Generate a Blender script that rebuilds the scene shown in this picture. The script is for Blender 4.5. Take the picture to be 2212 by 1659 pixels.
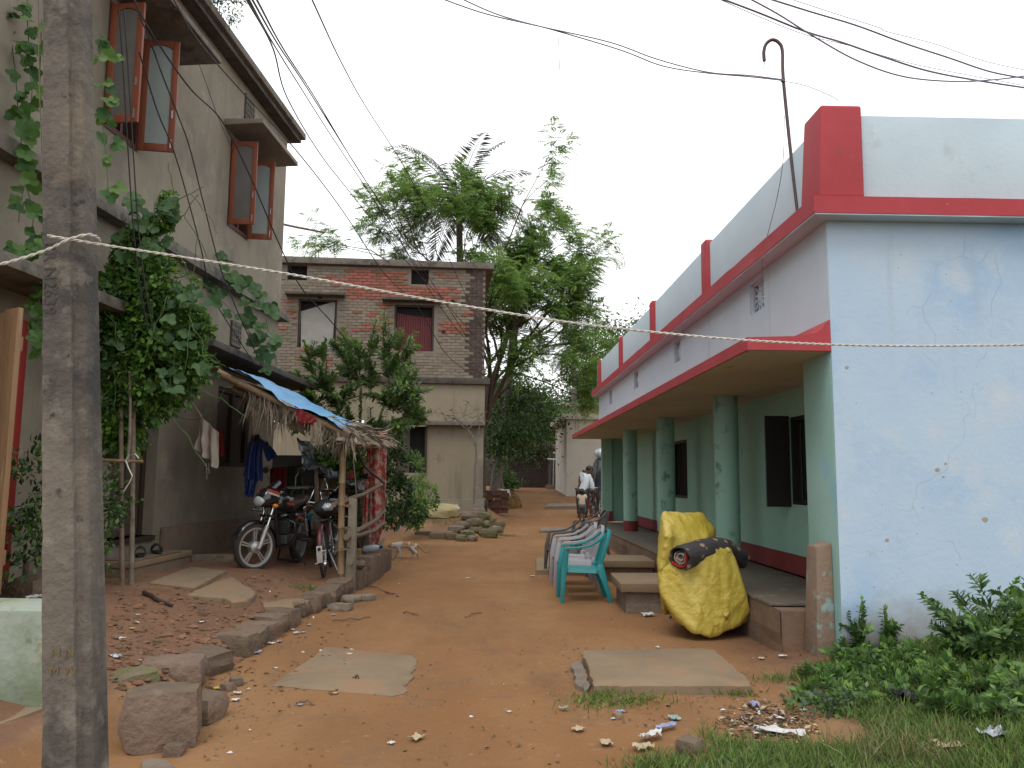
import bpy, bmesh, math, random
import numpy as np
from mathutils import Matrix, Vector, noise

for o in list(bpy.data.objects):
    bpy.data.objects.remove(o, do_unlink=True)
SC = bpy.context.scene
COL = SC.collection
rad = math.radians

# ------------------------------------------------------------------ camera
CAM_H = 1.45
FPX = 1750.0            # focal length in pixels of a 2212 x 1659 picture
PITCH = math.atan((1037.0 - 829.5) / FPX)
ROLL = rad(0.5)
cam = bpy.data.cameras.new('camera')
cam.sensor_fit = 'HORIZONTAL'
cam.sensor_width = 36.0
cam.lens = 36.0 * FPX / 2212.0
cam.clip_start = 0.05
cam.clip_end = 2000.0
cam_ob = bpy.data.objects.new('camera', cam)
COL.objects.link(cam_ob)
cam_ob.matrix_world = (Matrix.Translation((0, 0, CAM_H)) @ Matrix.Rotation(math.pi / 2 + PITCH, 4, 'X')
                       @ Matrix.Rotation(ROLL, 4, 'Z'))
SC.camera = cam_ob

# ------------------------------------------------------------------ sky, sun, exposure (bright overcast)
SUN_EL, SUN_AZ = rad(62), rad(200)
world = bpy.data.worlds.new('World')
SC.world = world
world.use_nodes = True
wn, wl = world.node_tree.nodes, world.node_tree.links
wn.clear()
w_out = wn.new('ShaderNodeOutputWorld')
w_bg = wn.new('ShaderNodeBackground')
w_sky = wn.new('ShaderNodeTexSky')
w_sky.sky_type = 'NISHITA'
w_sky.sun_disc = False
w_sky.sun_elevation = SUN_EL
w_sky.sun_rotation = SUN_AZ
w_sky.air_density = 1.0
w_sky.dust_density = 4.0
w_tc = wn.new('ShaderNodeTexCoord')
w_no = wn.new('ShaderNodeTexNoise')
w_no.inputs['Scale'].default_value = 1.6
w_no.inputs['Detail'].default_value = 5.0
w_no.inputs['Roughness'].default_value = 0.55
w_rp = wn.new('ShaderNodeValToRGB')
w_rp.color_ramp.elements[0].position = 0.30
w_rp.color_ramp.elements[0].color = (0.72, 0.79, 0.87, 1)
w_rp.color_ramp.elements[1].position = 0.62
w_rp.color_ramp.elements[1].color = (1.0, 1.0, 1.0, 1)
w_sc = wn.new('ShaderNodeVectorMath')
w_sc.operation = 'SCALE'
w_sc.inputs['Scale'].default_value = 14.5
w_mx = wn.new('ShaderNodeMix')
w_mx.data_type = 'RGBA'
w_mx.inputs[0].default_value = 0.86          # cloud cover
wl.new(w_tc.outputs['Generated'], w_no.inputs['Vector'])
wl.new(w_no.outputs['Fac'], w_rp.inputs['Fac'])
wl.new(w_rp.outputs['Color'], w_sc.inputs[0])
wl.new(w_sky.outputs['Color'], w_mx.inputs[6])
wl.new(w_sc.outputs['Vector'], w_mx.inputs[7])
wl.new(w_mx.outputs[2], w_bg.inputs['Color'])
w_bg.inputs['Strength'].default_value = 0.1
wl.new(w_bg.outputs['Background'], w_out.inputs['Surface'])
sun = bpy.data.lights.new('sun', 'SUN')
sun.energy = 1.0
sun.angle = rad(25)
sun.color = (1.0, 0.97, 0.92)
sun_ob = bpy.data.objects.new('sun', sun)
COL.objects.link(sun_ob)
# sun direction: sky rotation is measured clockwise from +Y
sdir = Vector((math.sin(SUN_AZ) * math.cos(SUN_EL), math.cos(SUN_AZ) * math.cos(SUN_EL), math.sin(SUN_EL)))
sun_ob.rotation_euler = sdir.to_track_quat('Z', 'Y').to_euler()
SC.view_settings.view_transform = 'Standard'
SC.view_settings.look = 'None'
SC.view_settings.exposure = 0.36
SC.view_settings.gamma = 1.0
SC.view_settings.use_curve_mapping = False

# ------------------------------------------------------------------ measuring helpers (photo pixel -> place)
def ray(u, v):
    a, b = (u - 1106.0) / FPX, (829.5 - v) / FPX
    c, s = math.cos(ROLL), math.sin(ROLL)
    a0, b0 = a * c - b * s, a * s + b * c
    return Vector((a0, math.cos(PITCH) - b0 * math.sin(PITCH), math.sin(PITCH) + b0 * math.cos(PITCH)))
EYE = Vector((0, 0, CAM_H))
def at_z(u, v, z=0.0):
    d = ray(u, v)
    return EYE + d * ((z - CAM_H) / d.z)
def at_y(u, v, y):
    d = ray(u, v)
    return EYE + d * (y / d.y)
def on_line(u, v, p0, az):
    d = ray(u, v)
    n = (math.cos(rad(az)), -math.sin(rad(az)))
    return EYE + d * ((n[0] * p0[0] + n[1] * p0[1]) / (n[0] * d.x + n[1] * d.y))

# ------------------------------------------------------------------ materials
MATS = {}
def mat(name, c1, c2=None, scale=6.0, rough=0.75, metal=0.0, stain=None, streak=None, bump=None, rand=0.0,
        transl=0.0, coat=0.0, spec=0.4, detail=5.0, spots=None, coords='Object', stretch=None, crack=None, splash=None, crumple=0.0):
    """c1/c2 broken by noise; stain=(colour, scale, lo, hi); streak=(colour, lo, hi); bump=(strength, scale); rand = per piece"""
    m = bpy.data.materials.new(name)
    m.use_nodes = True
    nt = m.node_tree
    N, L = nt.nodes, nt.links
    N.clear()
    out = N.new('ShaderNodeOutputMaterial')
    bs = N.new('ShaderNodeBsdfPrincipled')
    L.new(bs.outputs[0], out.inputs[0])
    bs.inputs['Roughness'].default_value = rough
    bs.inputs['Metallic'].default_value = metal
    bs.inputs['Coat Weight'].default_value = coat
    bs.inputs['Specular IOR Level'].default_value = spec
    tc = N.new('ShaderNodeTexCoord')
    vec = tc.outputs[coords]
    if stretch:
        mp0 = N.new('ShaderNodeMapping')
        mp0.inputs['Scale'].default_value = stretch
        L.new(vec, mp0.inputs[0])
        vec = mp0.outputs[0]
    def nz(sc, det=detail, v=vec, rgh=0.6):
        n = N.new('ShaderNodeTexNoise')
        n.inputs['Scale'].default_value = sc
        n.inputs['Detail'].default_value = det
        n.inputs['Roughness'].default_value = rgh
        L.new(v, n.inputs['Vector'])
        return n.outputs['Fac']
    def ramp(f, lo, hi):
        r = N.new('ShaderNodeMapRange')
        r.inputs[1].default_value = lo
        r.inputs[2].default_value = hi
        L.new(f, r.inputs[0])
        return r.outputs[0]
    def mix(f, a, b):
        x = N.new('ShaderNodeMix')
        x.data_type = 'RGBA'
        L.new(f, x.inputs[0])
        for sock, val in ((x.inputs[6], a), (x.inputs[7], b)):
            if isinstance(val, tuple):
                sock.default_value = (*val[:3], 1)
            else:
                L.new(val, sock)
        return x.outputs[2]
    if c2 is None:
        c2 = tuple(c * 0.8 for c in c1)
    col = mix(ramp(nz(scale), 0.3, 0.7), c1, c2)
    if rand:
        gi = N.new('ShaderNodeNewGeometry')
        oi = N.new('ShaderNodeObjectInfo')
        ad = N.new('ShaderNodeMath')
        ad.operation = 'ADD'
        L.new(gi.outputs['Random Per Island'], ad.inputs[0])
        L.new(oi.outputs['Random'], ad.inputs[1])
        fr = N.new('ShaderNodeMath')
        fr.operation = 'FRACT'
        L.new(ad.outputs[0], fr.inputs[0])
        hs = N.new('ShaderNodeHueSaturation')
        L.new(col, hs.inputs['Color'])
        mr = N.new('ShaderNodeMapRange')
        mr.inputs[3].default_value = 1 - rand
        mr.inputs[4].default_value = 1 + rand
        L.new(fr.outputs[0], mr.inputs[0])
        L.new(mr.outputs[0], hs.inputs['Value'])
        mr2 = N.new('ShaderNodeMapRange')
        mr2.inputs[3].default_value = 0.5 + rand * 0.05
        mr2.inputs[4].default_value = 0.5 - rand * 0.05
        L.new(fr.outputs[0], mr2.inputs[0])
        L.new(mr2.outputs[0], hs.inputs['Hue'])
        col = hs.outputs[0]
    for st in (stain if isinstance(stain, list) else [stain] if stain else []):
        col = mix(ramp(nz(st[1], 7.0, rgh=0.65), st[2], st[3]), col, st[0])
    if streak:
        mp = N.new('ShaderNodeMapping')
        mp.inputs['Scale'].default_value = (5, 5, 0.45)
        L.new(vec, mp.inputs[0])
        col = mix(ramp(nz(1.0, 6.0, mp.outputs[0]), streak[1], streak[2]), col, streak[0])
    if spots:
        vo = N.new('ShaderNodeTexVoronoi')
        vo.inputs['Scale'].default_value = spots[1]
        L.new(vec, vo.inputs['Vector'])
        col = mix(ramp(vo.outputs['Distance'], spots[2], spots[2] * 0.6), col, spots[0])
    if crack:      # (colour, cell scale, width): hairline cracks that come and go
        wv = N.new('ShaderNodeVectorMath')
        wn_ = N.new('ShaderNodeTexNoise')
        wn_.inputs['Scale'].default_value = 2.5
        L.new(vec, wn_.inputs['Vector'])
        wv.operation = 'MULTIPLY_ADD'
        L.new(wn_.outputs['Color'], wv.inputs[0])
        wv.inputs[1].default_value = (0.5, 0.5, 0.5)
        L.new(vec, wv.inputs[2])
        vc = N.new('ShaderNodeTexVoronoi')
        vc.feature = 'DISTANCE_TO_EDGE'
        vc.inputs['Scale'].default_value = crack[1]
        L.new(wv.outputs[0], vc.inputs['Vector'])
        mu = N.new('ShaderNodeMath')
        mu.operation = 'MULTIPLY'
        L.new(ramp(vc.outputs['Distance'], crack[2], 0.0), mu.inputs[0])
        L.new(ramp(nz(0.9, 3.0), 0.50, 0.58), mu.inputs[1])
        col = mix(mu.outputs[0], col, crack[0])
    if splash:     # (colour, height): rain-splashed mud climbing from the ground, ragged upper edge
        sp = N.new('ShaderNodeSeparateXYZ')
        L.new(tc.outputs['Object'], sp.inputs[0])
        ma = N.new('ShaderNodeMath')
        ma.operation = 'MULTIPLY_ADD'
        L.new(nz(3.0, 8.0), ma.inputs[0])
        ma.inputs[1].default_value = -splash[1] * 1.6
        L.new(sp.outputs[2], ma.inputs[2])
        col = mix(ramp(ma.outputs[0], splash[1] * 0.1, -splash[1] * 0.75), col, splash[0])
    L.new(col, bs.inputs['Base Color'])
    if bump:
        bn = N.new('ShaderNodeBump')
        bn.inputs['Strength'].default_value = bump[0]
        bn.inputs['Distance'].default_value = 0.02 if len(bump) < 3 else bump[2]
        hgt = nz(bump[1], 8.0)
        if crumple:    # paper-like facets
            for sc_, am in ((crumple, 1.0), (crumple * 2.3, 0.45)):
                vf = N.new('ShaderNodeTexVoronoi')
                vf.inputs['Scale'].default_value = sc_
                L.new(vec, vf.inputs['Vector'])
                mq = N.new('ShaderNodeMath')
                mq.operation = 'MULTIPLY_ADD'
                L.new(vf.outputs['Distance'], mq.inputs[0])
                mq.inputs[1].default_value = am
                L.new(hgt, mq.inputs[2])
                hgt = mq.outputs[0]
        L.new(hgt, bn.inputs['Height'])
        L.new(bn.outputs[0], bs.inputs['Normal'])
    if transl:
        tr = N.new('ShaderNodeBsdfTranslucent')
        L.new(col, tr.inputs[0])
        ms = N.new('ShaderNodeMixShader')
        ms.inputs[0].default_value = transl
        L.new(bs.outputs[0], ms.inputs[1])
        L.new(tr.outputs[0], ms.inputs[2])
        L.new(ms.outputs[0], out.inputs[0])
    MATS[name] = m
    return m

# ------------------------------------------------------------------ mesh builder
class MB:
    """collects shapes; build() links them as ONE mesh object"""
    def __init__(self, M=None):
        self.v, self.f, self.mi = [], [], []
        self.M = M
        self.cur = 0
    def add(self, vs, fs):
        b = len(self.v)
        self.v.extend([tuple(p) for p in vs])
        self.f.extend([tuple(i + b for i in q) for q in fs])
        self.mi.extend([self.cur] * len(fs))
        return self
    def box(self, x0, x1, y0, y1, z0, z1):
        vs = [(x0, y0, z0), (x1, y0, z0), (x1, y1, z0), (x0, y1, z0), (x0, y0, z1), (x1, y0, z1), (x1, y1, z1), (x0, y1, z1)]
        return self.add(vs, [(0, 3, 2, 1), (4, 5, 6, 7), (0, 1, 5, 4), (1, 2, 6, 5), (2, 3, 7, 6), (3, 0, 4, 7)])
    def hexa(self, lo, hi):
        """lo/hi: four corner points each, same order"""
        return self.add(list(lo) + list(hi), [(0, 3, 2, 1), (4, 5, 6, 7), (0, 1, 5, 4), (1, 2, 6, 5), (2, 3, 7, 6), (3, 0, 4, 7)])
    def tube(self, pts, r, n=8, cap=True, flat=None):
        pts = [Vector(p) for p in pts]
        rs = r if isinstance(r, (list, tuple)) else [r] * len(pts)
        vs, fs = [], []
        prev = None
        for i, p in enumerate(pts):
            t = (pts[min(i + 1, len(pts) - 1)] - pts[max(i - 1, 0)])
            t = t.normalized() if t.length > 1e-9 else Vector((0, 0, 1))
            if prev is None:
                ref = Vector((0, 0, 1)) if abs(t.z) < 0.9 else Vector((0, 1, 0))
                a = t.cross(ref).normalized()
            else:
                a = (prev - t * prev.dot(t))
                a = a.normalized() if a.length > 1e-6 else t.orthogonal().normalized()
            prev = a
            b = t.cross(a)
            k = flat if flat else 1.0
            for j in range(n):
                w = 2 * math.pi * j / n
                vs.append(p + a * (math.cos(w) * rs[i]) + b * (math.sin(w) * rs[i] * k))
        for i in range(len(pts) - 1):
            for j in range(n):
                q = (j + 1) % n
                fs.append((i * n + j, i * n + q, (i + 1) * n + q, (i + 1) * n + j))
        if cap:
            fs.append(tuple(reversed(range(n))))
            fs.append(tuple(range((len(pts) - 1) * n, len(pts) * n)))
        return self.add(vs, fs)
    def sweep(self, pts, w, h, side=(0, 1, 0)):
        """rectangular bar swept along pts; w across 'side', h the other way"""
        pts = [Vector(p) for p in pts]
        ws = w if isinstance(w, (list, tuple)) else [w] * len(pts)
        hs = h if isinstance(h, (list, tuple)) else [h] * len(pts)
        sd = Vector(side)
        vs, fs = [], []
        for i, p in enumerate(pts):
            t = (pts[min(i + 1, len(pts) - 1)] - pts[max(i - 1, 0)]).normalized()
            a = (sd - t * sd.dot(t)).normalized()
            b = t.cross(a)
            for sx, sy in ((-1, -1), (1, -1), (1, 1), (-1, 1)):
                vs.append(p + a * (sx * ws[i] / 2) + b * (sy * hs[i] / 2))
        for i in range(len(pts) - 1):
            for j in range(4):
                q = (j + 1) % 4
                fs.append((i * 4 + j, i * 4 + q, (i + 1) * 4 + q, (i + 1) * 4 + j))
        fs.append((3, 2, 1, 0))
        k = (len(pts) - 1) * 4
        fs.append((k, k + 1, k + 2, k + 3))
        return self.add(vs, fs)
    def lathe(self, prof, n=20, M=None):
        """prof: (radius, z) along local Z"""
        vs, fs = [], []
        for r, z in prof:
            for j in range(n):
                w = 2 * math.pi * j / n
                p = Vector((r * math.cos(w), r * math.sin(w), z))
                vs.append(M @ p if M else p)
        for i in range(len(prof) - 1):
            for j in range(n):
                q = (j + 1) % n
                fs.append((i * n + j, i * n + q, (i + 1) * n + q, (i + 1) * n + j))
        return self.add(vs, fs)
    def ring(self, R, prof, n=32, M=None):
        """closed ring of revolution about local Z: prof = closed loop of (dr, dz)"""
        vs, fs, k = [], [], len(prof)
        for j in range(n):
            w = 2 * math.pi * j / n
            for dr, dz in prof:
                p = Vector(((R + dr) * math.cos(w), (R + dr) * math.sin(w), dz))
                vs.append(M @ p if M else p)
        for j in range(n):
            q = (j + 1) % n
            for i in range(k):
                i2 = (i + 1) % k
                fs.append((j * k + i, q * k + i, q * k + i2, j * k + i2))
        return self.add(vs, fs)
    def ball(self, c, r, nu=12, nv=8, M=None, jit=0.0, seed=0):
        rx, ry, rz = r if isinstance(r, (tuple, list)) else (r, r, r)
        rng = random.Random(seed)
        vs, fs = [], []
        c = Vector(c)
        for i in range(nv + 1):
            th = math.pi * i / nv
            for j in range(nu):
                ph = 2 * math.pi * j / nu
                k = 1 + (rng.uniform(-jit, jit) if jit else 0)
                p = Vector((rx * math.sin(th) * math.cos(ph) * k, ry * math.sin(th) * math.sin(ph) * k, rz * math.cos(th) * k))
                vs.append(c + (M @ p if M else p))
        for i in range(nv):
            for j in range(nu):
                q = (j + 1) % nu
                fs.append((i * nu + j, (i + 1) * nu + j, (i + 1) * nu + q, i * nu + q))
        return self.add(vs, fs)
    def grid(self, fn, nu, nv, thick=0.0):
        """fn(s,t)->point for s,t in 0..1; thick>0 makes a closed sheet"""
        P = [[Vector(fn(i / nu, j / nv)) for j in range(nv + 1)] for i in range(nu + 1)]
        vs, fs = [], []
        idx = lambda i, j: i * (nv + 1) + j
        for r in P:
            vs.extend(r)
        for i in range(nu):
            for j in range(nv):
                fs.append((idx(i, j), idx(i + 1, j), idx(i + 1, j + 1), idx(i, j + 1)))
        if thick:
            o = len(vs)
            for i in range(nu + 1):
                for j in range(nv + 1):
                    a = P[min(i + 1, nu)][j] - P[max(i - 1, 0)][j]
                    b = P[i][min(j + 1, nv)] - P[i][max(j - 1, 0)]
                    nrm = a.cross(b)
                    nrm = nrm.normalized() if nrm.length > 1e-12 else Vector((0, 0, 1))
                    vs.append(P[i][j] - nrm * thick)
            for i in range(nu):
                for j in range(nv):
                    fs.append((o + idx(i, j), o + idx(i, j + 1), o + idx(i + 1, j + 1), o + idx(i + 1, j)))
            for i in range(nu):
                fs.append((idx(i, 0), o + idx(i, 0), o + idx(i + 1, 0), idx(i + 1, 0)))
                fs.append((idx(i, nv), idx(i + 1, nv), o + idx(i + 1, nv), o + idx(i, nv)))
            for j in range(nv):
                fs.append((idx(0, j), idx(0, j + 1), o + idx(0, j + 1), o + idx(0, j)))
                fs.append((idx(nu, j), o + idx(nu, j), o + idx(nu, j + 1), idx(nu, j + 1)))
        return self.add(vs, fs)
    def mesh(self, name, mats):
        me = bpy.data.meshes.new(name)
        vs = [self.M @ Vector(p) for p in self.v] if self.M is not None else self.v
        me.from_pydata([tuple(p) for p in vs], [], self.f)
        mats = mats if isinstance(mats, (list, tuple)) else [mats]
        for m in mats:
            me.materials.append(MATS[m])
        if len(mats) > 1:
            me.polygons.foreach_set('material_index', self.mi)
        return me
    def build(self, name, mats, parent=None, smooth=False, bevel=0.0, seg=2, jag=0.0, angle=40, tag=None):
        me = self.mesh(name, mats)
        return finish(name, me, parent, smooth, bevel, seg, jag, angle, tag)

def weld(o):
    """join butted wall pieces into one skin: merge corners, drop the hidden faces between them"""
    bm = bmesh.new()
    bm.from_mesh(o.data)
    bmesh.ops.remove_doubles(bm, verts=bm.verts, dist=0.0004)
    # cut long edges where another piece's corner lies on them
    for _ in range(3):
        for e in list(bm.edges):
            a, b = e.verts[0].co, e.verts[1].co
            L = (b - a).length
            for v in bm.verts:
                if v in e.verts:
                    continue
                t = (v.co - a).dot(b - a) / (L * L)
                if 0.001 < t < 0.999 and (v.co - a.lerp(b, t)).length < 0.0004:
                    bmesh.utils.edge_split(e, e.verts[0], t)
                    break
        bmesh.ops.remove_doubles(bm, verts=bm.verts, dist=0.0004)
    seen = {}
    for f in bm.faces:
        seen.setdefault(frozenset(v.index for v in f.verts), []).append(f)
    dead = [f for fs in seen.values() if len(fs) > 1 for f in fs]
    bmesh.ops.delete(bm, geom=dead, context='FACES_ONLY')
    bm.to_mesh(o.data)
    bm.free()
    return o

def finish(name, me, parent=None, smooth=False, bevel=0.0, seg=2, jag=0.0, angle=40, tag_=None):
    if bevel or smooth or jag:
        bm = bmesh.new()
        bm.from_mesh(me)
        bmesh.ops.recalc_face_normals(bm, faces=bm.faces)
        if bevel:
            es = [e for e in bm.edges if len(e.link_faces) == 2 and e.calc_face_angle(0) > rad(25)]
            bmesh.ops.bevel(bm, geom=es, offset=bevel, segments=seg, profile=0.6, affect='EDGES', clamp_overlap=True)
        if jag:
            for v in bm.verts:
                n = noise.noise_vector(v.co * 6.0)
                v.co += n * jag
        bm.to_mesh(me)
        bm.free()
    if smooth or bevel:
        me.polygons.foreach_set('use_smooth', [True] * len(me.polygons))
        try:
            me.set_sharp_from_angle(angle=rad(angle))
        except Exception:
            pass
    o = bpy.data.objects.new(name, me)
    COL.objects.link(o)
    if parent is not None:
        put(o, parent)
    return o

def put(o, parent):
    """parent keeping o's world coordinates"""
    o.parent = parent
    p, mw = parent, Matrix.Identity(4)
    chain = []
    while p is not None:
        chain.append(p)
        p = p.parent
    for q in reversed(chain):
        mw = mw @ (q.matrix_parent_inverse if q.parent else Matrix.Identity(4)) @ Matrix.LocRotScale(q.location, q.rotation_euler, q.scale)
    o.matrix_parent_inverse = mw.inverted()
    return o

def tag(o, label, cat, group=None, kind=None):
    o['label'] = label
    o['category'] = cat
    if group:
        o['group'] = group
    if kind:
        o['kind'] = kind
    return o

def struct(o):
    o['kind'] = 'structure'
    return o

def thing(name, label, cat, loc=(0, 0, 0), group=None):
    o = bpy.data.objects.new(name, None)
    o.empty_display_size = 0.1
    COL.objects.link(o)
    o.location = loc
    return tag(o, label, cat, group)

def dup(root, loc=None, rz=None, label=None, group=None):
    def cp(o, par):
        c = o.copy()
        COL.objects.link(c)
        c.parent = par
        for ch in list(o.children):
            cp(ch, c)
        return c
    c = cp(root, None)
    if loc is not None:
        c.location = loc
    if rz is not None:
        c.rotation_euler = (0, 0, rz)
    if label:
        c['label'] = label
    if group:
        c['group'] = group
    return c

def text_mesh(s, size, depth=0.002, extrude=True):
    cu = bpy.data.curves.new('txt', 'FONT')
    cu.body = s
    cu.size = size
    cu.extrude = depth if extrude else 0
    cu.align_x = 'CENTER'
    cu.align_y = 'CENTER'
    cu.resolution_u = 2
    t = bpy.data.objects.new('txt', cu)
    COL.objects.link(t)
    dg = bpy.context.evaluated_depsgraph_get()
    me = bpy.data.meshes.new_from_object(t.evaluated_get(dg))
    bpy.data.objects.remove(t, do_unlink=True)
    return me

def lerp(a, b, t):
    return a + (b - a) * t
def smooth01(t):
    t = min(1.0, max(0.0, t))
    return t * t * (3 - 2 * t)
def interp(tab, x):
    if x <= tab[0][0]:
        return tab[0][1]
    for (x0, y0), (x1, y1) in zip(tab, tab[1:]):
        if x <= x1:
            return y0 + (y1 - y0) * (x - x0) / (x1 - x0)
    return tab[-1][1]

# ------------------------------------------------------------------ foliage helpers
def leaf_object(name, arr, mats, parent=None, smooth=False):
    """arr: list of (P, D, N, length, width, material) numpy stacks -> one mesh of folded leaf quads"""
    V, F, MI, base = [], [], [], 0
    for P, D, Nn, Ln, Wd, mi in arr:
        n = len(P)
        if n == 0:
            continue
        D = D / np.maximum(np.linalg.norm(D, axis=1, keepdims=True), 1e-9)
        S = np.cross(D, Nn)
        S /= np.maximum(np.linalg.norm(S, axis=1, keepdims=True), 1e-9)
        U = np.cross(S, D)
        Ln = np.broadcast_to(np.asarray(Ln, float).reshape(-1, 1), (n, 1))
        Wd = np.broadcast_to(np.asarray(Wd, float).reshape(-1, 1), (n, 1))
        a = P
        b = P + D * Ln * 0.42 + S * Wd * 0.5 + U * Wd * 0.12
        c = P + D * Ln - U * Ln * 0.10
        d = P + D * Ln * 0.42 - S * Wd * 0.5 + U * Wd * 0.12
        V.append(np.stack([a, b, c, d], 1).reshape(-1, 3))
        F.append((np.arange(n * 4) + base).reshape(-1, 4))
        MI.append(np.full(n, mi))
        base += n * 4
    V = np.concatenate(V)
    F = np.concatenate(F)
    MI = np.concatenate(MI)
    me = bpy.data.meshes.new(name)
    me.vertices.add(len(V))
    me.vertices.foreach_set('co', V.astype(np.float32).ravel())
    me.loops.add(F.size)
    me.loops.foreach_set('vertex_index', F.astype(np.int32).ravel())
    me.polygons.add(len(F))
    me.polygons.foreach_set('loop_start', (np.arange(len(F)) * 4).astype(np.int32))
    me.polygons.foreach_set('loop_total', np.full(len(F), 4, np.int32))
    for m in mats:
        me.materials.append(MATS[m])
    me.polygons.foreach_set('material_index', MI.astype(np.int32))
    me.update(calc_edges=True)
    me.validate()
    o = bpy.data.objects.new(name, me)
    COL.objects.link(o)
    if parent is not None:
        put(o, parent)
    return o

def rnd_dirs(rg, n, up=0.0):
    d = rg.normal(size=(n, 3))
    d[:, 2] += up
    return d / np.linalg.norm(d, axis=1, keepdims=True)

# ================================================================== MATERIAL LIBRARY
mat('blue_wash', (0.375, 0.485, 0.60), (0.435, 0.52, 0.60), 1.1, 0.85, stain=[((0.27, 0.41, 0.58), 0.8, 0.50, 0.70), ((0.48, 0.53, 0.57), 2.2, 0.55, 0.75), ((0.36, 0.36, 0.33), 5.0, 0.68, 0.78), ((0.30, 0.22, 0.14), 3.3, 0.745, 0.775)],
    bump=(0.28, 20, 0.012), crack=((0.27, 0.34, 0.40), 0.75, 0.0035), splash=((0.27, 0.22, 0.16), 0.62), spots=((0.26, 0.28, 0.29), 8.0, 0.06), streak=((0.36, 0.42, 0.47), 0.60, 0.85))
mat('white_wash', (0.51, 0.60, 0.64), (0.455, 0.55, 0.60), 1.6, 0.85, stain=[((0.40, 0.42, 0.41), 2.5, 0.60, 0.80), ((0.45, 0.52, 0.60), 1.1, 0.60, 0.75)],
    streak=((0.36, 0.36, 0.33), 0.62, 0.85), bump=(0.25, 25, 0.01))
mat('red_trim', (0.40, 0.044, 0.052), (0.33, 0.034, 0.042), 2.0, 0.7, stain=[((0.38, 0.085, 0.08), 1.3, 0.55, 0.8), ((0.22, 0.05, 0.045), 7.0, 0.60, 0.75), ((0.40, 0.30, 0.28), 22.0, 0.70, 0.74)], bump=(0.2, 30, 0.008))
mat('red_skirt', (0.21, 0.030, 0.030), (0.16, 0.025, 0.026), 3.0, 0.7, stain=((0.14, 0.07, 0.05), 5.0, 0.6, 0.75))
mat('green_wash', (0.25, 0.44, 0.355), (0.29, 0.48, 0.385), 1.3, 0.8, splash=((0.13, 0.17, 0.14), 0.62), stain=[((0.21, 0.40, 0.34), 2.5, 0.55, 0.8), ((0.10, 0.19, 0.16), 3.5, 0.64, 0.78)], bump=(0.2, 22, 0.01))
mat('green_column', (0.235, 0.415, 0.34), (0.27, 0.455, 0.375), 1.5, 0.7, splash=((0.15, 0.17, 0.145), 0.75), stain=[((0.09, 0.15, 0.13), 4.0, 0.56, 0.68), ((0.40, 0.42, 0.36), 9.0, 0.66, 0.72)], bump=(0.2, 25, 0.01))
mat('green_pier', (0.25, 0.43, 0.38), (0.30, 0.48, 0.44), 1.5, 0.8, stain=[((0.20, 0.40, 0.55), 1.6, 0.58, 0.72), ((0.36, 0.42, 0.44), 5.0, 0.64, 0.75)], bump=(0.3, 22, 0.01))
mat('canopy_soffit', (0.48, 0.42, 0.32), (0.40, 0.34, 0.25), 1.2, 0.85, stain=((0.24, 0.22, 0.18), 3.0, 0.62, 0.75), bump=(0.15, 20, 0.01))
mat('peeled_plaster', (0.24, 0.155, 0.105), (0.18, 0.14, 0.105), 4.0, 0.9, stain=[((0.22, 0.30, 0.27), 6.0, 0.58, 0.66), ((0.12, 0.10, 0.08), 9.0, 0.62, 0.72)], bump=(0.5, 18, 0.02))
mat('plinth', (0.20, 0.13, 0.085), (0.13, 0.088, 0.062), 2.0, 0.9, stain=[((0.12, 0.09, 0.07), 4.0, 0.55, 0.7), ((0.20, 0.11, 0.06), 1.5, 0.5, 0.7)], bump=(0.5, 14, 0.02))
mat('veranda_floor', (0.13, 0.105, 0.078), (0.085, 0.072, 0.056), 2.5, 0.55, stain=((0.22, 0.20, 0.16), 5.0, 0.55, 0.7), bump=(0.2, 20, 0.01))
mat('dark_void', (0.010, 0.009, 0.009), (0.014, 0.012, 0.011), 4.0, 0.9)  # near-black panels, the unlit depth behind openings put into the colour
mat('dark_wood', (0.030, 0.018, 0.013), (0.045, 0.028, 0.02), 6.0, 0.6, stretch=(6, 6, 0.6), bump=(0.2, 12))
mat('slab_concrete', (0.225, 0.158, 0.095), (0.175, 0.125, 0.078), 2.2, 0.9, stain=[((0.24, 0.145, 0.078), 1.4, 0.50, 0.64), ((0.21, 0.165, 0.11), 5.0, 0.58, 0.72), ((0.17, 0.16, 0.08), 2.0, 0.62, 0.78)], bump=(0.5, 26, 0.015))
mat('rough_concrete', (0.22, 0.17, 0.125), (0.155, 0.12, 0.09), 5.0, 0.95, stain=[((0.10, 0.085, 0.065), 7.0, 0.55, 0.7), ((0.14, 0.13, 0.07), 3.0, 0.6, 0.75)], bump=(0.8, 18, 0.03))
mat('laterite', (0.185, 0.125, 0.085), (0.135, 0.095, 0.067), 4.0, 0.95, stain=[((0.10, 0.075, 0.055), 9.0, 0.55, 0.7), ((0.25, 0.19, 0.13), 3.0, 0.6, 0.75)], bump=(0.9, 20, 0.03), rand=0.22)
mat('mossy_stone', (0.17, 0.135, 0.08), (0.12, 0.11, 0.06), 4.0, 0.95, stain=((0.10, 0.12, 0.04), 3.0, 0.5, 0.65), bump=(0.9, 20, 0.03), rand=0.2)
mat('rusty_pipe', (0.055, 0.035, 0.04), (0.09, 0.05, 0.045), 20.0, 0.5, metal=0.3)
mat('wire_black', (0.02, 0.018, 0.02), (0.03, 0.026, 0.03), 20.0, 0.6)
mat('wire_violet', (0.20, 0.17, 0.23), (0.24, 0.21, 0.27), 20.0, 0.5)  # lightened: bright sky bleeding round the wire is put into its colour

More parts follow.
